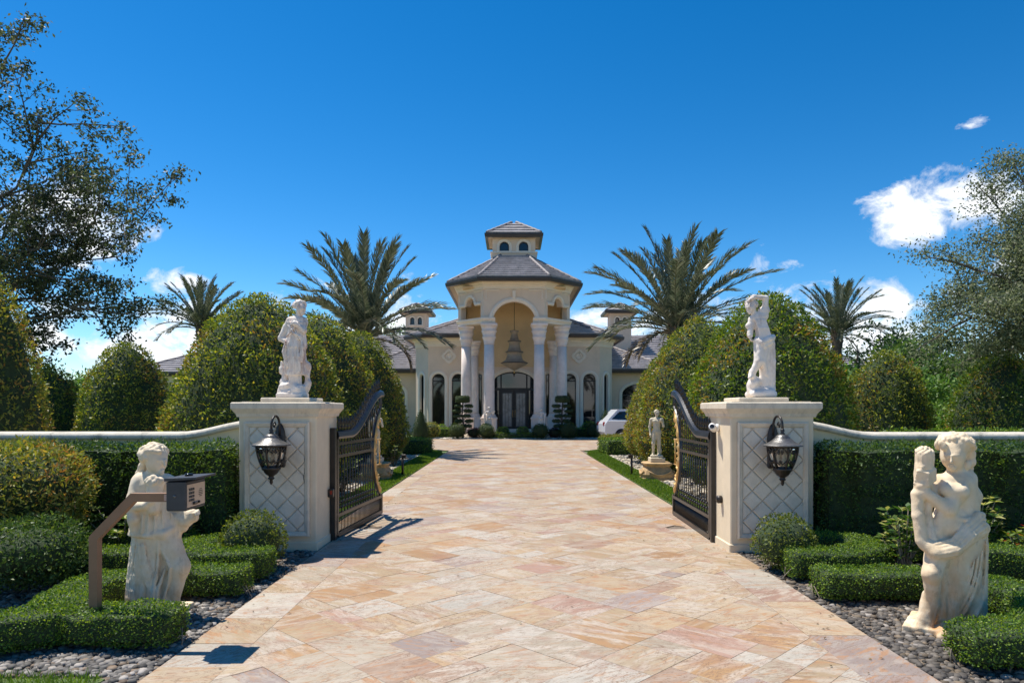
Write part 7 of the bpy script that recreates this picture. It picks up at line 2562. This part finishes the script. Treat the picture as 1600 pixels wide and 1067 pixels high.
# ------------------------------------------------------------------ plants along the house
GRB = [(0.035, 0.06, 0.014), (0.06, 0.09, 0.018), (0.09, 0.11, 0.025)]
for (u, v, r, label, cols) in ((674, 683, 0.55, 'bright yellow round bush at the mansion corner next to the small cone', YEL_G[:3]), (714, 690, 0.52, 'round green bush under the cloud pruned tree without the car', GRB), (760, 690, 0.50, 'round green bush before the draped statue away from the car', GRB),
                               (846, 690, 0.50, 'round green bush before the draped statue near the car', GRB), (890, 690, 0.55, 'round green bush between the cloud pruned tree and the white car', GRB), (931, 688, 0.5, 'round green bush beside the small cone near the car', GRB),
                               (690, 680, 0.45, 'dark round bush under the arched window away from the car', BOX_G[:3]), (922, 680, 0.55, 'dark round bush under the arched window near the car', BOX_G[:3]), (787, 682, 0.4, 'dark low bush at the portico step, away from the car', BOX_G[:3]), (818, 682, 0.4, 'dark low bush at the portico step, on the car side', BOX_G[:3])):
    Y = {690: 39.9, 683: 41.0, 688: 40.6, 680: 43.5, 682: 41.1}[v]
    ball(((u - U0) * Y / F_PX, Y + (0.6 if v >= 688 else 0), 0), r, label, cols, [3, 3, 2], 420, 0.075, 0.85, None, 'round bushes along the mansion')
for (u, label) in ((741, 'purple leaved bush at the foot of the portico away from the car'), (868, 'purple leaved bush at the foot of the portico near the car')):
    ball(((u - U0) * 41.0 / F_PX, 41.0, 0), 0.40, label, [(0.07, 0.018, 0.03), (0.11, 0.03, 0.04), (0.03, 0.02, 0.02)], [3, 2, 2], 420, 0.08, 0.75, None, 'purple bushes', 'purple_bush')
for (xa, xb, label) in ((-4.9, -3.5, 'dark straight hedge under the arched windows away from the car'), (3.3, 5.0, 'dark straight hedge under the arched windows near the car'), (-1.2, 1.4, 'dark low hedge across the portico step')):
    core = hedge_mesh([[(xa, 42.0 if abs(xa) > 2 else 40.75), (xb, 42.0 if abs(xa) > 2 else 40.75)]], 0.7, 0.6 if abs(xa) > 2 else 0.35, z0=0.02, r=0.08, step=0.15)
    bush('low_hedge', core, label, 'hedge', 420, 0.07, 0.035, BOX_G, BOX_W, None, depth=0.08)
for (u, label) in ((658, 'slim clipped cone by the canted window next to the yellow ball'), (947, 'slim clipped cone in front of the white car')):
    Y = 39.0
    core = lathe_mesh([(0.0, 0.1), (0.42, 0.12), (0.50, 0.35), (0.40, 0.8), (0.24, 1.3), (0.1, 1.65), (0.0, 1.8)], 24, 0.02, 2)
    bush('cone_topiary', core, label, 'bush', 700, 0.055, 0.025, [(0.025, 0.05, 0.014), (0.045, 0.075, 0.018)], [2, 2], None, ((u - U0) * Y / F_PX, Y, 0), 'clipped cones', 0.7, 0.07)


def cloud_tree(u, label, mir):
    Y = 40.9
    x = (u - U0) * Y / F_PX
    root = thing('cloud_pruned_tree', label, 'tree', (x, Y, 0), 0, 'cloud pruned trees at the portico')
    k = Y / F_PX
    MB().tube([(0, 0, 0), (0.05 * mir, 0, 0.8), (-0.04, 0, 1.5), (0.02, 0, 2.3)], [0.07, 0.06, 0.05, 0.04], 7).build('trunk', M_BARK, root)
    pads = [(0, 2.35, 0.42, 0.32, 0)] + [(sx * (0.30 + 0.08 * math.sin(q * 2.1 + sx)), 1.95 - q * 0.30, 0.27, 0.12, q) for q in range(5) for sx in (-1, 1)]
    for (px_, pz, pr, ph, q) in pads:
        px_ = px_ * mir
        if ph > 0.2:
            prof = [(0.0, pz - ph * .5), (pr, pz - ph * .45), (pr * 1.02, pz), (pr, pz + ph * .5), (pr * 0.8, pz + ph * 0.62), (0.0, pz + ph * .65)]
        else:
            prof = [(0.0, pz - ph * .6), (pr * .8, pz - ph * .4), (pr, pz), (pr * .8, pz + ph * .7), (0.0, pz + ph)]
        core = lathe_mesh(prof, 16, 0.04, q + 1)
        v, qd, c = foliage_on(core, 900, 0.055, 0.028, 0.75, 0.06, [(0.03, 0.05, 0.014), (0.05, 0.075, 0.02), (0.08, 0.10, 0.03)], [3, 3, 1])
        if abs(px_) > 0.05:
            MB().tube([(0, 0, pz - 0.25), (px_ * 0.6, 0, pz - 0.12), (px_, 0, pz)], [0.03, 0.022, 0.015], 5).build('branch', M_BARK, root)
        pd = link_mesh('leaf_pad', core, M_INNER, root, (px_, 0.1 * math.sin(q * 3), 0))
        lf = link_mesh('foliage', np_mesh('foliage', v, qd, c), M_LEAF, pd); lf['kind'] = 'stuff'
cloud_tree(724, 'cloud pruned tree with flat top before the columns away from the car', 1)
cloud_tree(880, 'cloud pruned tree with flat top before the columns near the car', -1)


# ------------------------------------------------------------------ palms
M_FROND = tint_mat('frond', 0.38, 0.18, 0.5)
M_PTRUNK = mat('palm_trunk', (0.14, 0.105, 0.075), 0.95, var=0.35, scale=9, bump=1.0, bump_scale=22)
M_BOOT = mat('palm_boot', (0.20, 0.14, 0.085), 0.9, var=0.35, scale=14, bump=0.6, bump_scale=30)


def frond_mesh(L, arch, seed, cols, weights, n=92, ll=0.58):
    """feather leaf along +x rising at the base, bending down by arch; leaflets in a V on both sides"""
    rr = np.random.default_rng(seed)
    pts, el, x, z = [], 0.0, 0.0, 0.0
    m = 24
    for i in range(m + 1):
        pts.append((x, 0.0, z))
        e = -arch * (i / m) ** 1.6
        x += math.cos(e) * L / m; z += math.sin(e) * L / m
    pts = np.array(pts)
    mb = MB().tube([tuple(p) for p in pts], [0.035 * (1 - 0.85 * i / m) + 0.004 for i in range(m + 1)], 5)
    rach = mb.mesh('rachis')
    P, D, LL = [], [], []
    for i in range(n):
        t = 0.16 + 0.84 * i / (n - 1)
        k = t * m
        a = int(min(k, m - 1)); f = k - a
        p = pts[a] * (1 - f) + pts[a + 1] * f
        tg = pts[a + 1] - pts[a]; tg /= np.linalg.norm(tg)
        up = np.array([-tg[2], 0, tg[0]])
        ln = ll * (0.35 + 0.65 * math.sin(math.pi * min(1, 0.25 + 0.72 * (1 - abs(t - 0.45))))) * (1 if t < 0.8 else (1.25 - 0.6 * (t - 0.6) / 0.4))
        for sg in (-1, 1):
            lift = 0.38 + rr.uniform(-0.3, 0.3)
            d = tg * (0.75 + 0.9 * t * t) + np.array([0, sg, 0]) * 0.85 + up * lift
            P.append(p); D.append(d + rr.normal(size=3) * 0.08); LL.append(ln * rr.uniform(0.8, 1.1))
    P, D, LL = np.array(P), unit(np.array(D)), np.array(LL)
    side = unit(np.cross(D, np.array([0, 0, 1.0])) + 0.35 * rr.normal(size=D.shape))
    nn = len(P)
    up = np.cross(side, D)
    # each leaflet is a long blade of three quads' worth of outline: base, belly, tip, with a slight droop
    w = 0.027
    v = np.empty((nn, 6, 3)); Lc = LL[:, None]
    v[:, 0] = P - side * w * 0.5; v[:, 1] = P + side * w * 0.5
    md = P + D * Lc * 0.55
    v[:, 2] = md + side * w * 0.8; v[:, 3] = md - side * w * 0.8
    tp = P + D * Lc - np.array([0, 0, 1.0]) * Lc * 0.10
    v[:, 4] = tp + side * 0.003; v[:, 5] = tp - side * 0.003
    base = np.arange(nn)[:, None] * 6
    q = np.vstack([base + np.array([[0, 1, 2, 3]]), base + np.array([[3, 2, 4, 5]])])
    c = palette(nn, cols, weights, 0.25)
    return rach, np_mesh('leaflets', v.reshape(-1, 3), q, np.vstack([c, c]))


PALM_C = [(0.085, 0.11, 0.065), (0.14, 0.16, 0.10), (0.21, 0.22, 0.15), (0.055, 0.075, 0.045)]
FR = {}
for nm, (L, arch, sd) in {'up': (3.9, 0.55, 1), 'mid': (4.0, 0.95, 2), 'low': (3.8, 1.15, 3), 'up2': (3.7, 0.4, 4), 'mid2': (4.0, 0.75, 5)}.items():
    FR[nm] = frond_mesh(L, arch, sd, PALM_C, [3, 4, 1.5, 2])
FR['dry'] = frond_mesh(2.6, 1.5, 7, [(0.24, 0.17, 0.09), (0.16, 0.12, 0.07)], [2, 1])


def palm(loc, ztop, r, label, sc, seed, nf=54, dry=3):
    rr = random.Random(seed)
    root = thing('date_palm', label, 'palm tree', loc, 0, 'date palms')
    # trunk with a diamond pattern of old leaf bases
    prof = []
    m = int(ztop / 0.07)
    vs, fs = [], []
    n = 20
    for i in range(m + 1):
        z = ztop * i / m
        base = r * (1.15 if z < 0.4 else 1.0) * (1.0 + (0.15 if z > ztop - 0.8 else 0.0))
        for k in range(n):
            a = 2 * math.pi * k / n
            b = base * (1 + 0.07 * (math.sin(a * 10 + (i % 2) * math.pi) * (0.4 + (i % 3) * 0.3)))
            vs.append((math.cos(a) * b, math.sin(a) * b, z))
    for i in range(m):
        for k in range(n):
            fs.append((i * n + k, i * n + (k + 1) % n, i * n + n + (k + 1) % n, i * n + n + k))
    fs.append(tuple(range(m * n, m * n + n)))
    MB().add(vs, fs).build('trunk', M_PTRUNK, root)
    # cut leaf stubs round the crown
    bm_ = MB()
    for i in range(40):
        a = i * 2.4; z = ztop - 0.7 + 0.75 * i / 40
        d = r * 1.05
        bm_.tube([(math.cos(a) * d * 0.8, math.sin(a) * d * 0.8, z), (math.cos(a) * d * 1.25, math.sin(a) * d * 1.25, z + 0.22)], [0.06, 0.035], 5)
    bo = bm_.build('leaf_stubs', M_BOOT, root); bo['kind'] = 'stuff'
    mats_ = mat('frond_rib', (0.16, 0.17, 0.10), 0.6, var=0.2)
    for i in range(nf + dry):
        t = i / nf
        az = i * 2.39996 + rr.uniform(-0.15, 0.15)
        if i >= nf:
            el, kind = rr.uniform(-25, 5), 'dry'
        else:
            el = 86 - 74 * (t ** 0.9) + rr.uniform(-5, 5)
            kind = rr.choice(('up', 'up2')) if el > 50 else (rr.choice(('mid', 'mid2')) if el > 25 else 'low')
        ra, le = FR[kind]
        p = link_mesh('frond', ra, mats_, root, (math.cos(az) * r * 0.5, math.sin(az) * r * 0.5, ztop - 0.15 + 0.3 * (1 - t)))
        p.rotation_euler = (rr.uniform(-0.5, 0.5), -R(el), az)
        q = sc * rr.uniform(0.85, 1.08) * (1.0 if el > 30 or kind == 'dry' else 0.98)
        p.scale = (q, q, q)
        lf = link_mesh('leaflets', le, M_FROND, p); lf['kind'] = 'stuff'
    return root


palm((-5.95, 27.5, 0), 4.75, 0.26, 'large date palm beside the mansion above the three topiaries', 0.98, 3)
palm((6.5, 27.0, 0), 5.0, 0.28, 'large date palm with thick trunk between the turret and the bright topiary', 1.0, 8, dry=5)
palm((-18.2, 40.0, 0), 6.6, 0.24, 'small far palm under the oak branches beyond the dark egg topiary', 0.74, 5, 52, 2)
palm((18.1, 38.0, 0), 6.0, 0.24, 'small far palm between the bright topiary and the oak', 0.76, 6, 52, 2)


# ------------------------------------------------------------------ oaks and background trees
def oak(loc, label, limbs, leaf, cols, weights, seed, per_tip=60, spread=0.42, group=None, trunk_h=3.0, trunk_r=0.3, trunk_top=None, name='oak_tree'):
    """spreading tree: limbs given by (end point, radius); twigs fan off them and carry leaf clusters"""
    rr = random.Random(seed)
    root = thing(name, label, 'tree', loc, 0, group)
    wood = MB()
    top = Vector(trunk_top or (0, 0, trunk_h))
    wood.tube([(0, 0, -0.05), (0.05, 0.02, trunk_h * 0.5), top], [trunk_r * 1.3, trunk_r, trunk_r * 0.8], 10)
    tips = []

    def grow(p, q, r0, depth):
        """crooked branch from p to q; side branches on the way"""
        p, q = Vector(p), Vector(q)
        L = (q - p).length
        m = max(3, int(L / 0.5))
        pts = []
        off = Vector((0, 0, 0))
        for i in range(m + 1):
            t = i / m
            if 0 < i < m:
                off += Vector((rr.uniform(-1, 1), rr.uniform(-1, 1), rr.uniform(-0.8, 1))) * L * 0.035
            pts.append(p.lerp(q, t) + off * math.sin(math.pi * t))
        wood.tube(pts, [max(0.006, r0 * (1 - 0.75 * i / m)) for i in range(m + 1)], 6 if depth < 2 else 4)
        if depth >= 3 or L < 0.5:
            for i in range(1, m + 1):
                tips.append(pts[i])
            return
        d = (q - p).normalized()
        nsub = max(3, int(L / (0.62 if depth < 2 else 0.42)))
        for i in range(nsub):
            t = 0.25 + 0.75 * (i + rr.random()) / nsub
            k = min(m - 1, int(t * m))
            b = pts[k].lerp(pts[k + 1], t * m - k)
            a = Vector((rr.gauss(0, 1), rr.gauss(0, 1), rr.gauss(0.15, 0.8))).normalized()
            dd = (d * 0.75 + a * 0.85).normalized()
            grow(b, b + dd * L * rr.uniform(0.28, 0.48) * (1.15 - 0.5 * t), r0 * 0.45, depth + 1)
        tips.append(pts[-1])
    for (q, r0) in limbs:
        grow(top, q, r0, 0 if (Vector(q) - top).length > 3 else 1)
    w = wood.build('branches', M_BARK, root); w['kind'] = 'stuff'
    tp = np.array([tuple(t) for t in tips])
    n = len(tp) * per_tip
    idx = np.repeat(np.arange(len(tp)), per_tip)
    p = tp[idx] + RNG.normal(size=(n, 3)) * np.array([spread, spread, spread * 0.62]) * 0.5
    d = unit(RNG.normal(size=(n, 3)) + np.array([0, 0, -0.1]))
    side = unit(np.cross(d, RNG.normal(size=(n, 3))))
    ls = leaf * (0.6 + 0.7 * RNG.random(n))
    v, q = leaf_arrays(p, d, side, ls, ls * 0.5)
    lf = link_mesh('crown', np_mesh('crown', v, q, palette(n, cols, weights, 0.3)), M_OAK, root)
    lf['kind'] = 'stuff'
    return root


OAK_C = [(0.030, 0.044, 0.020), (0.050, 0.068, 0.030), (0.080, 0.10, 0.045), (0.12, 0.13, 0.07)]


def limbs_to(loc, targets):
    """targets: photo pixel and depth -> limb ends local to the tree"""
    out = []
    for (u, v, Y, r) in targets:
        p = at_depth(u, v, Y)
        out.append(((p.x - loc[0], p.y - loc[1], p.z), r))
    return out


lo = (-19.6, 21.8, 0)
oak(lo, 'oak whose sparse dark branches hang out over the golden cone topiary', limbs_to(lo, [(225, 340, 21.0, 0.045), (150, 470, 20.2, 0.06), (190, 400, 23.0, 0.06), (60, 180, 21.0, 0.07), (110, 280, 22.5, 0.06), (5, 105, 21.8, 0.07), (-60, 60, 21.0, 0.06), (60, 420, 19.6, 0.06), (170, 490, 22.5, 0.05), (30, 320, 23.0, 0.06), (30, 520, 21.3, 0.05), (95, 540, 22.0, 0.05), (-120, 300, 21.8, 0.1), (130, 370, 21.6, 0.05)]),
    0.13, OAK_C, [4, 4, 2, 1], 4, per_tip=9, spread=0.32, trunk_h=4.6, trunk_r=0.4)
lo = (15.2, 16.5, 0)
oak(lo, 'big grey green oak behind the rounded green topiary', limbs_to(lo, [(1520, 420, 16.0, 0.08), (1500, 490, 15.5, 0.07), (1590, 380, 16.5, 0.08), (1560, 480, 15.0, 0.08), (1610, 290, 16.0, 0.09), (1540, 560, 16.5, 0.06), (1600, 540, 15.0, 0.06), (1570, 610, 16.8, 0.05), (1640, 420, 17, 0.08), (1500, 450, 17.5, 0.06), (1700, 300, 16, 0.1), (1560, 340, 17, 0.06)]),
    0.075, [(0.075, 0.10, 0.05), (0.12, 0.15, 0.075), (0.18, 0.21, 0.115), (0.26, 0.27, 0.17)], [3, 4, 3, 1.2], 9, per_tip=75, spread=0.46, trunk_h=3.0, trunk_r=0.3)


def crown_tree(loc, h, r, label, cols, weights, seed, leaf=0.22, n_clump=46, per=120, group='trees behind the estate', name='broadleaf_tree', zb=0.25):
    """background tree: trunk, limbs to leaf clumps spread unevenly through the crown"""
    rr = random.Random(seed)
    root = thing(name, label, 'tree', loc, 0, group)
    wood = MB()
    wood.tube([(0, 0, -0.05), (0.1, 0, h * 0.3), (0, 0.1, h * 0.6)], [h * 0.03, h * 0.022, h * 0.012], 8)
    cl = []
    for i in range(n_clump):
        while True:
            p = Vector((rr.uniform(-1, 1), rr.uniform(-1, 1), rr.uniform(-1, 1)))
            if 0.25 < p.length < 1:
                break
        p = p.normalized() * (p.length ** 0.6)
        q = Vector((p.x * r, p.y * r, h * (zb + 1) / 2 + p.z * h * (1 - zb) / 2))
        cl.append(q)
        if i % 3 == 0:
            wood.tube([(0, 0, min(h * 0.55, q.z * 0.6)), q * 0.6 + Vector((0, 0, q.z * 0.2)), q], [h * 0.010, h * 0.006, 0.01], 5)
    w = wood.build('trunk', M_BARK, root)
    c = np.array([tuple(q) for q in cl])
    n = n_clump * per
    idx = np.repeat(np.arange(n_clump), per)
    g = unit(RNG.normal(size=(n, 3))) * (RNG.random((n, 1)) ** 0.45)
    sz = (r * (0.20 + 0.16 * RNG.random(n_clump)))[idx][:, None]
    p = c[idx] + g * sz * np.array([1, 1, 0.75])
    d = unit(g + RNG.normal(size=(n, 3)) * 0.8)
    side = unit(np.cross(d, RNG.normal(size=(n, 3))))
    ls = leaf * (0.6 + 0.7 * RNG.random(n))
    v, q = leaf_arrays(p, d, side, ls, ls * 0.5)
    lf = link_mesh('crown', np_mesh('crown', v, q, palette(n, cols, weights, 0.25)), M_LEAF, root)
    lf['kind'] = 'stuff'


GT = [(0.030, 0.060, 0.016), (0.050, 0.090, 0.022), (0.085, 0.130, 0.032)]
LT = [(0.055, 0.11, 0.025), (0.09, 0.16, 0.035), (0.13, 0.19, 0.05)]
DT = [(0.022, 0.042, 0.016), (0.036, 0.06, 0.022), (0.06, 0.085, 0.034)]
GT, LT, DT = gain(GT, 1.7), gain(LT, 1.6), gain(DT, 1.8)
for i, (u, v, Y, r, cols, label) in enumerate((
        (1345, 560, 30, 2.2, LT, 'bright green bushy tree behind the small palm trunk'), (1400, 535, 34, 2.9, GT, 'green tree behind the rusty topiary'), (1450, 515, 36, 3.2, DT, 'dark tree between the rusty topiary and the oak'),
        (1500, 590, 24, 1.6, LT, 'light green young tree glowing between the two rounded topiaries'), (1560, 540, 30, 3.0, GT, 'green tree filling the gap under the oak crown'), (1375, 505, 46, 3.6, DT, 'brown green tree top below the cloud bank'),
        (1330, 590, 42, 2.2, GT, 'small tree close to the bright topiary side'), (120, 590, 26, 1.8, LT, 'light green tree between the golden cone and the dark egg topiary'), (60, 600, 32, 2.6, DT, 'dark tree behind the golden cone'),
        (170, 600, 38, 2.6, GT, 'green tree behind the dark egg topiary'), (1020, 512, 75, 3.2, GT, 'far tree top over the mansion roof beside the thick palm'), (1075, 515, 80, 3.0, DT, 'far tree top behind the thick palm trunk'), (612, 500, 70, 3.2, LT, 'far bright tree behind the mansion beside the palm'), (630, 510, 76, 2.4, GT, 'far tree touching the turret without windows showing'), (1640, 560, 34, 3.4, GT, 'tree at the edge of the oak, furthest from the drive'), (-40, 590, 28, 2.6, GT, 'tree beyond the golden cone, furthest from the drive'))):
    p = at_depth(u, v, Y)
    crown_tree((p.x, Y, 0), p.z, r, label, cols, [3, 3, 1.5], 20 + i, leaf=0.16 if Y < 30 else 0.24, n_clump=40, per=150 if Y < 40 else 90)
# boundary hedge rows closing the view at the sides
for (xa, xb, y, h, label) in ((-60, -27, 52, 3.2, 'tall boundary hedge running off beyond the wing with the far palm'), (29, 70, 50, 3.4, 'tall boundary hedge running off behind the oak'), (9, 34, 33, 1.9, 'boundary hedge below the background trees'), (-34, -12.5, 34, 1.9, 'boundary hedge behind the dark egg topiary')):
    core = hedge_mesh([[(xa, y), ((xa + xb) / 2, y + 1.0), (xb, y)]], 1.6, h, z0=0.0, r=0.3, step=0.5)
    bush('boundary_hedge', core, label, 'hedge', 160, 0.18, 0.08, GT, [3, 3, 1], None, depth=0.5, spread=0.85, group='boundary hedges')

# ------------------------------------------------------------------ path lights
for (u, v, label) in ((630, 745, 'black path light on the lawn edge away from the nude statue'), (988, 745, 'black path light on the lawn edge beside the nude statue')):
    p = at_ground(u, v)
    root = thing('path_light', label, 'lamp', (p.x, p.y, 0.02), 0, 'black path lights')
    MB().tube([(0, 0, 0), (0, 0, 0.5)], 0.03, 8).build('stake', M_IRON, root)
    sg = -1 if u > 800 else 1
    MB().box((sg * 0.03, 0, 0.52), (0.12, 0.09, 0.10), bev=0.01).build('head', M_IRON, root)
    MB().box((sg * 0.09, 0, 0.475), (0.10, 0.08, 0.02), bev=0.004).build('hood', M_IRON, root)

# ------------------------------------------------------------------ white car
M_CAR = mat('white_car_paint', (0.72, 0.73, 0.75), 0.18, var=0.02, coat=0.6)
M_TYRE = mat('tyre', (0.02, 0.02, 0.02), 0.85, var=0.2)
M_RIM = mat('alloy_rim', (0.5, 0.5, 0.52), 0.3, 0.9, var=0.1)
M_HL = mat('headlight_glass', (0.55, 0.56, 0.58), 0.08, var=0.1)
car = thing('parked_car', 'white sport utility car parked before the mansion, half hidden by topiary', 'car', (7.35, 38.6, 0.02), R(186))
# side outline (x along the car, nose at -x), lofted across the width with tumblehome
low = [(-2.35, 0.42), (-2.42, 0.62), (-2.40, 0.86), (-2.28, 0.98), (-1.2, 1.12), (2.25, 1.14), (2.38, 0.95), (2.40, 0.5), (2.3, 0.32), (-2.2, 0.30)]
secs = [(-0.95, 0.93), (-0.90, 1.0), (0.90, 1.0), (0.95, 0.93)]
mb = MB()
vs, fs = [], []
n = len(low)
for (y, k) in secs:
    for x, z in low:
        vs.append((x * (0.985 if k < 1 else 1.0), y, z * (1 if k == 1 else 1.0) - (0.0 if k == 1 else 0.02 * (z > 0.9))))
for i in range(3):
    for j in range(n):
        fs.append((i * n + j, i * n + (j + 1) % n, (i + 1) * n + (j + 1) % n, (i + 1) * n + j))
fs += [tuple(range(n)), tuple(range(3 * n, 4 * n))[::-1]]
body = mb.add(vs, fs).build('body', M_CAR, car)
cabL = [(-1.32, 1.10), (-0.62, 1.66), (0.2, 1.78), (1.6, 1.74), (2.22, 1.12)]
mb = MB()
vs, fs = [], []
n = len(cabL)
for y, ins in ((-0.86, 0.0), (0.86, 0.0)):
    for x, z in cabL:
        vs.append((x, y * (1 - 0.16 * (z - 1.1) / 0.68), z))
fs = [(j, (j + 1) % n, n + (j + 1) % n, n + j) for j in range(n)] + [tuple(range(n))[::-1], tuple(range(n, 2 * n))]
mb.add(vs, fs).build('cabin', M_CAR, car)
for sy in (-1, 1):
    def pt(x, z):
        return (x, sy * (0.866 * (1 - 0.16 * (z - 1.1) / 0.68) + 0.004), z)
    for poly in ([(-1.08, 1.18), (-0.56, 1.58), (0.05, 1.66), (0.05, 1.18)], [(0.13, 1.18), (0.13, 1.665), (1.0, 1.65), (1.0, 1.18)], [(1.08, 1.18), (1.08, 1.645), (1.52, 1.62), (1.98, 1.2)]):
        w = MB().add([pt(*p) for p in poly], [tuple(range(4)) if sy > 0 else tuple(range(4))[::-1]]).build('window', M_GLASS, car)
    for xw in (-1.45, 1.45):
        ty_ = MB().lathe([(0.20, -0.11), (0.33, -0.12), (0.36, -0.08), (0.36, 0.08), (0.33, 0.12), (0.20, 0.11)], 28, M=Matrix.Translation((xw, sy * 0.86, 0.34)) @ Matrix.Rotation(R(90), 4, 'X'))
        wl_ = ty_.build('wheel', M_TYRE, car)
        MB().lathe([(0.0, -0.125 * 1.0), (0.06, -0.125), (0.20, -0.10), (0.24, -0.115), (0.24, 0.115), (0.20, 0.10), (0.06, 0.125), (0.0, 0.125)], 20, M=Matrix.Translation((xw, sy * 0.86, 0.34)) @ Matrix.Rotation(R(90), 4, 'X')).build('rim', M_RIM, wl_)
    MB().box((-2.33, sy * 0.68, 0.85), (0.16, 0.34, 0.12), bev=0.03).build('headlight', M_HL, car)
    MB().box((-0.85, sy * 1.0, 1.18), (0.14, 0.2, 0.13), bev=0.03).build('mirror', M_CAR, car)
    for xh in (-0.1, 0.95):
        MB().box((xh, sy * 0.965, 0.98), (0.2, 0.03, 0.03), bev=0.008).build('door_handle', M_CAR, car)
    MB().box((2.36, sy * 0.72, 0.95), (0.1, 0.26, 0.22), bev=0.03).build('tail_light', mat('tail_red', (0.3, 0.02, 0.02), 0.2), car)
MB().add([(-1.30, -0.72, 1.135), (-1.30, 0.72, 1.135), (-0.66, 0.66, 1.64), (-0.66, -0.66, 1.64)], [(0, 3, 2, 1)]).build('windscreen', M_GLASS, car, (-0.012, 0, 0.012))
MB().box((-2.42, 0, 0.66), (0.04, 0.9, 0.2), bev=0.015).build('grille', M_FRAME, car)
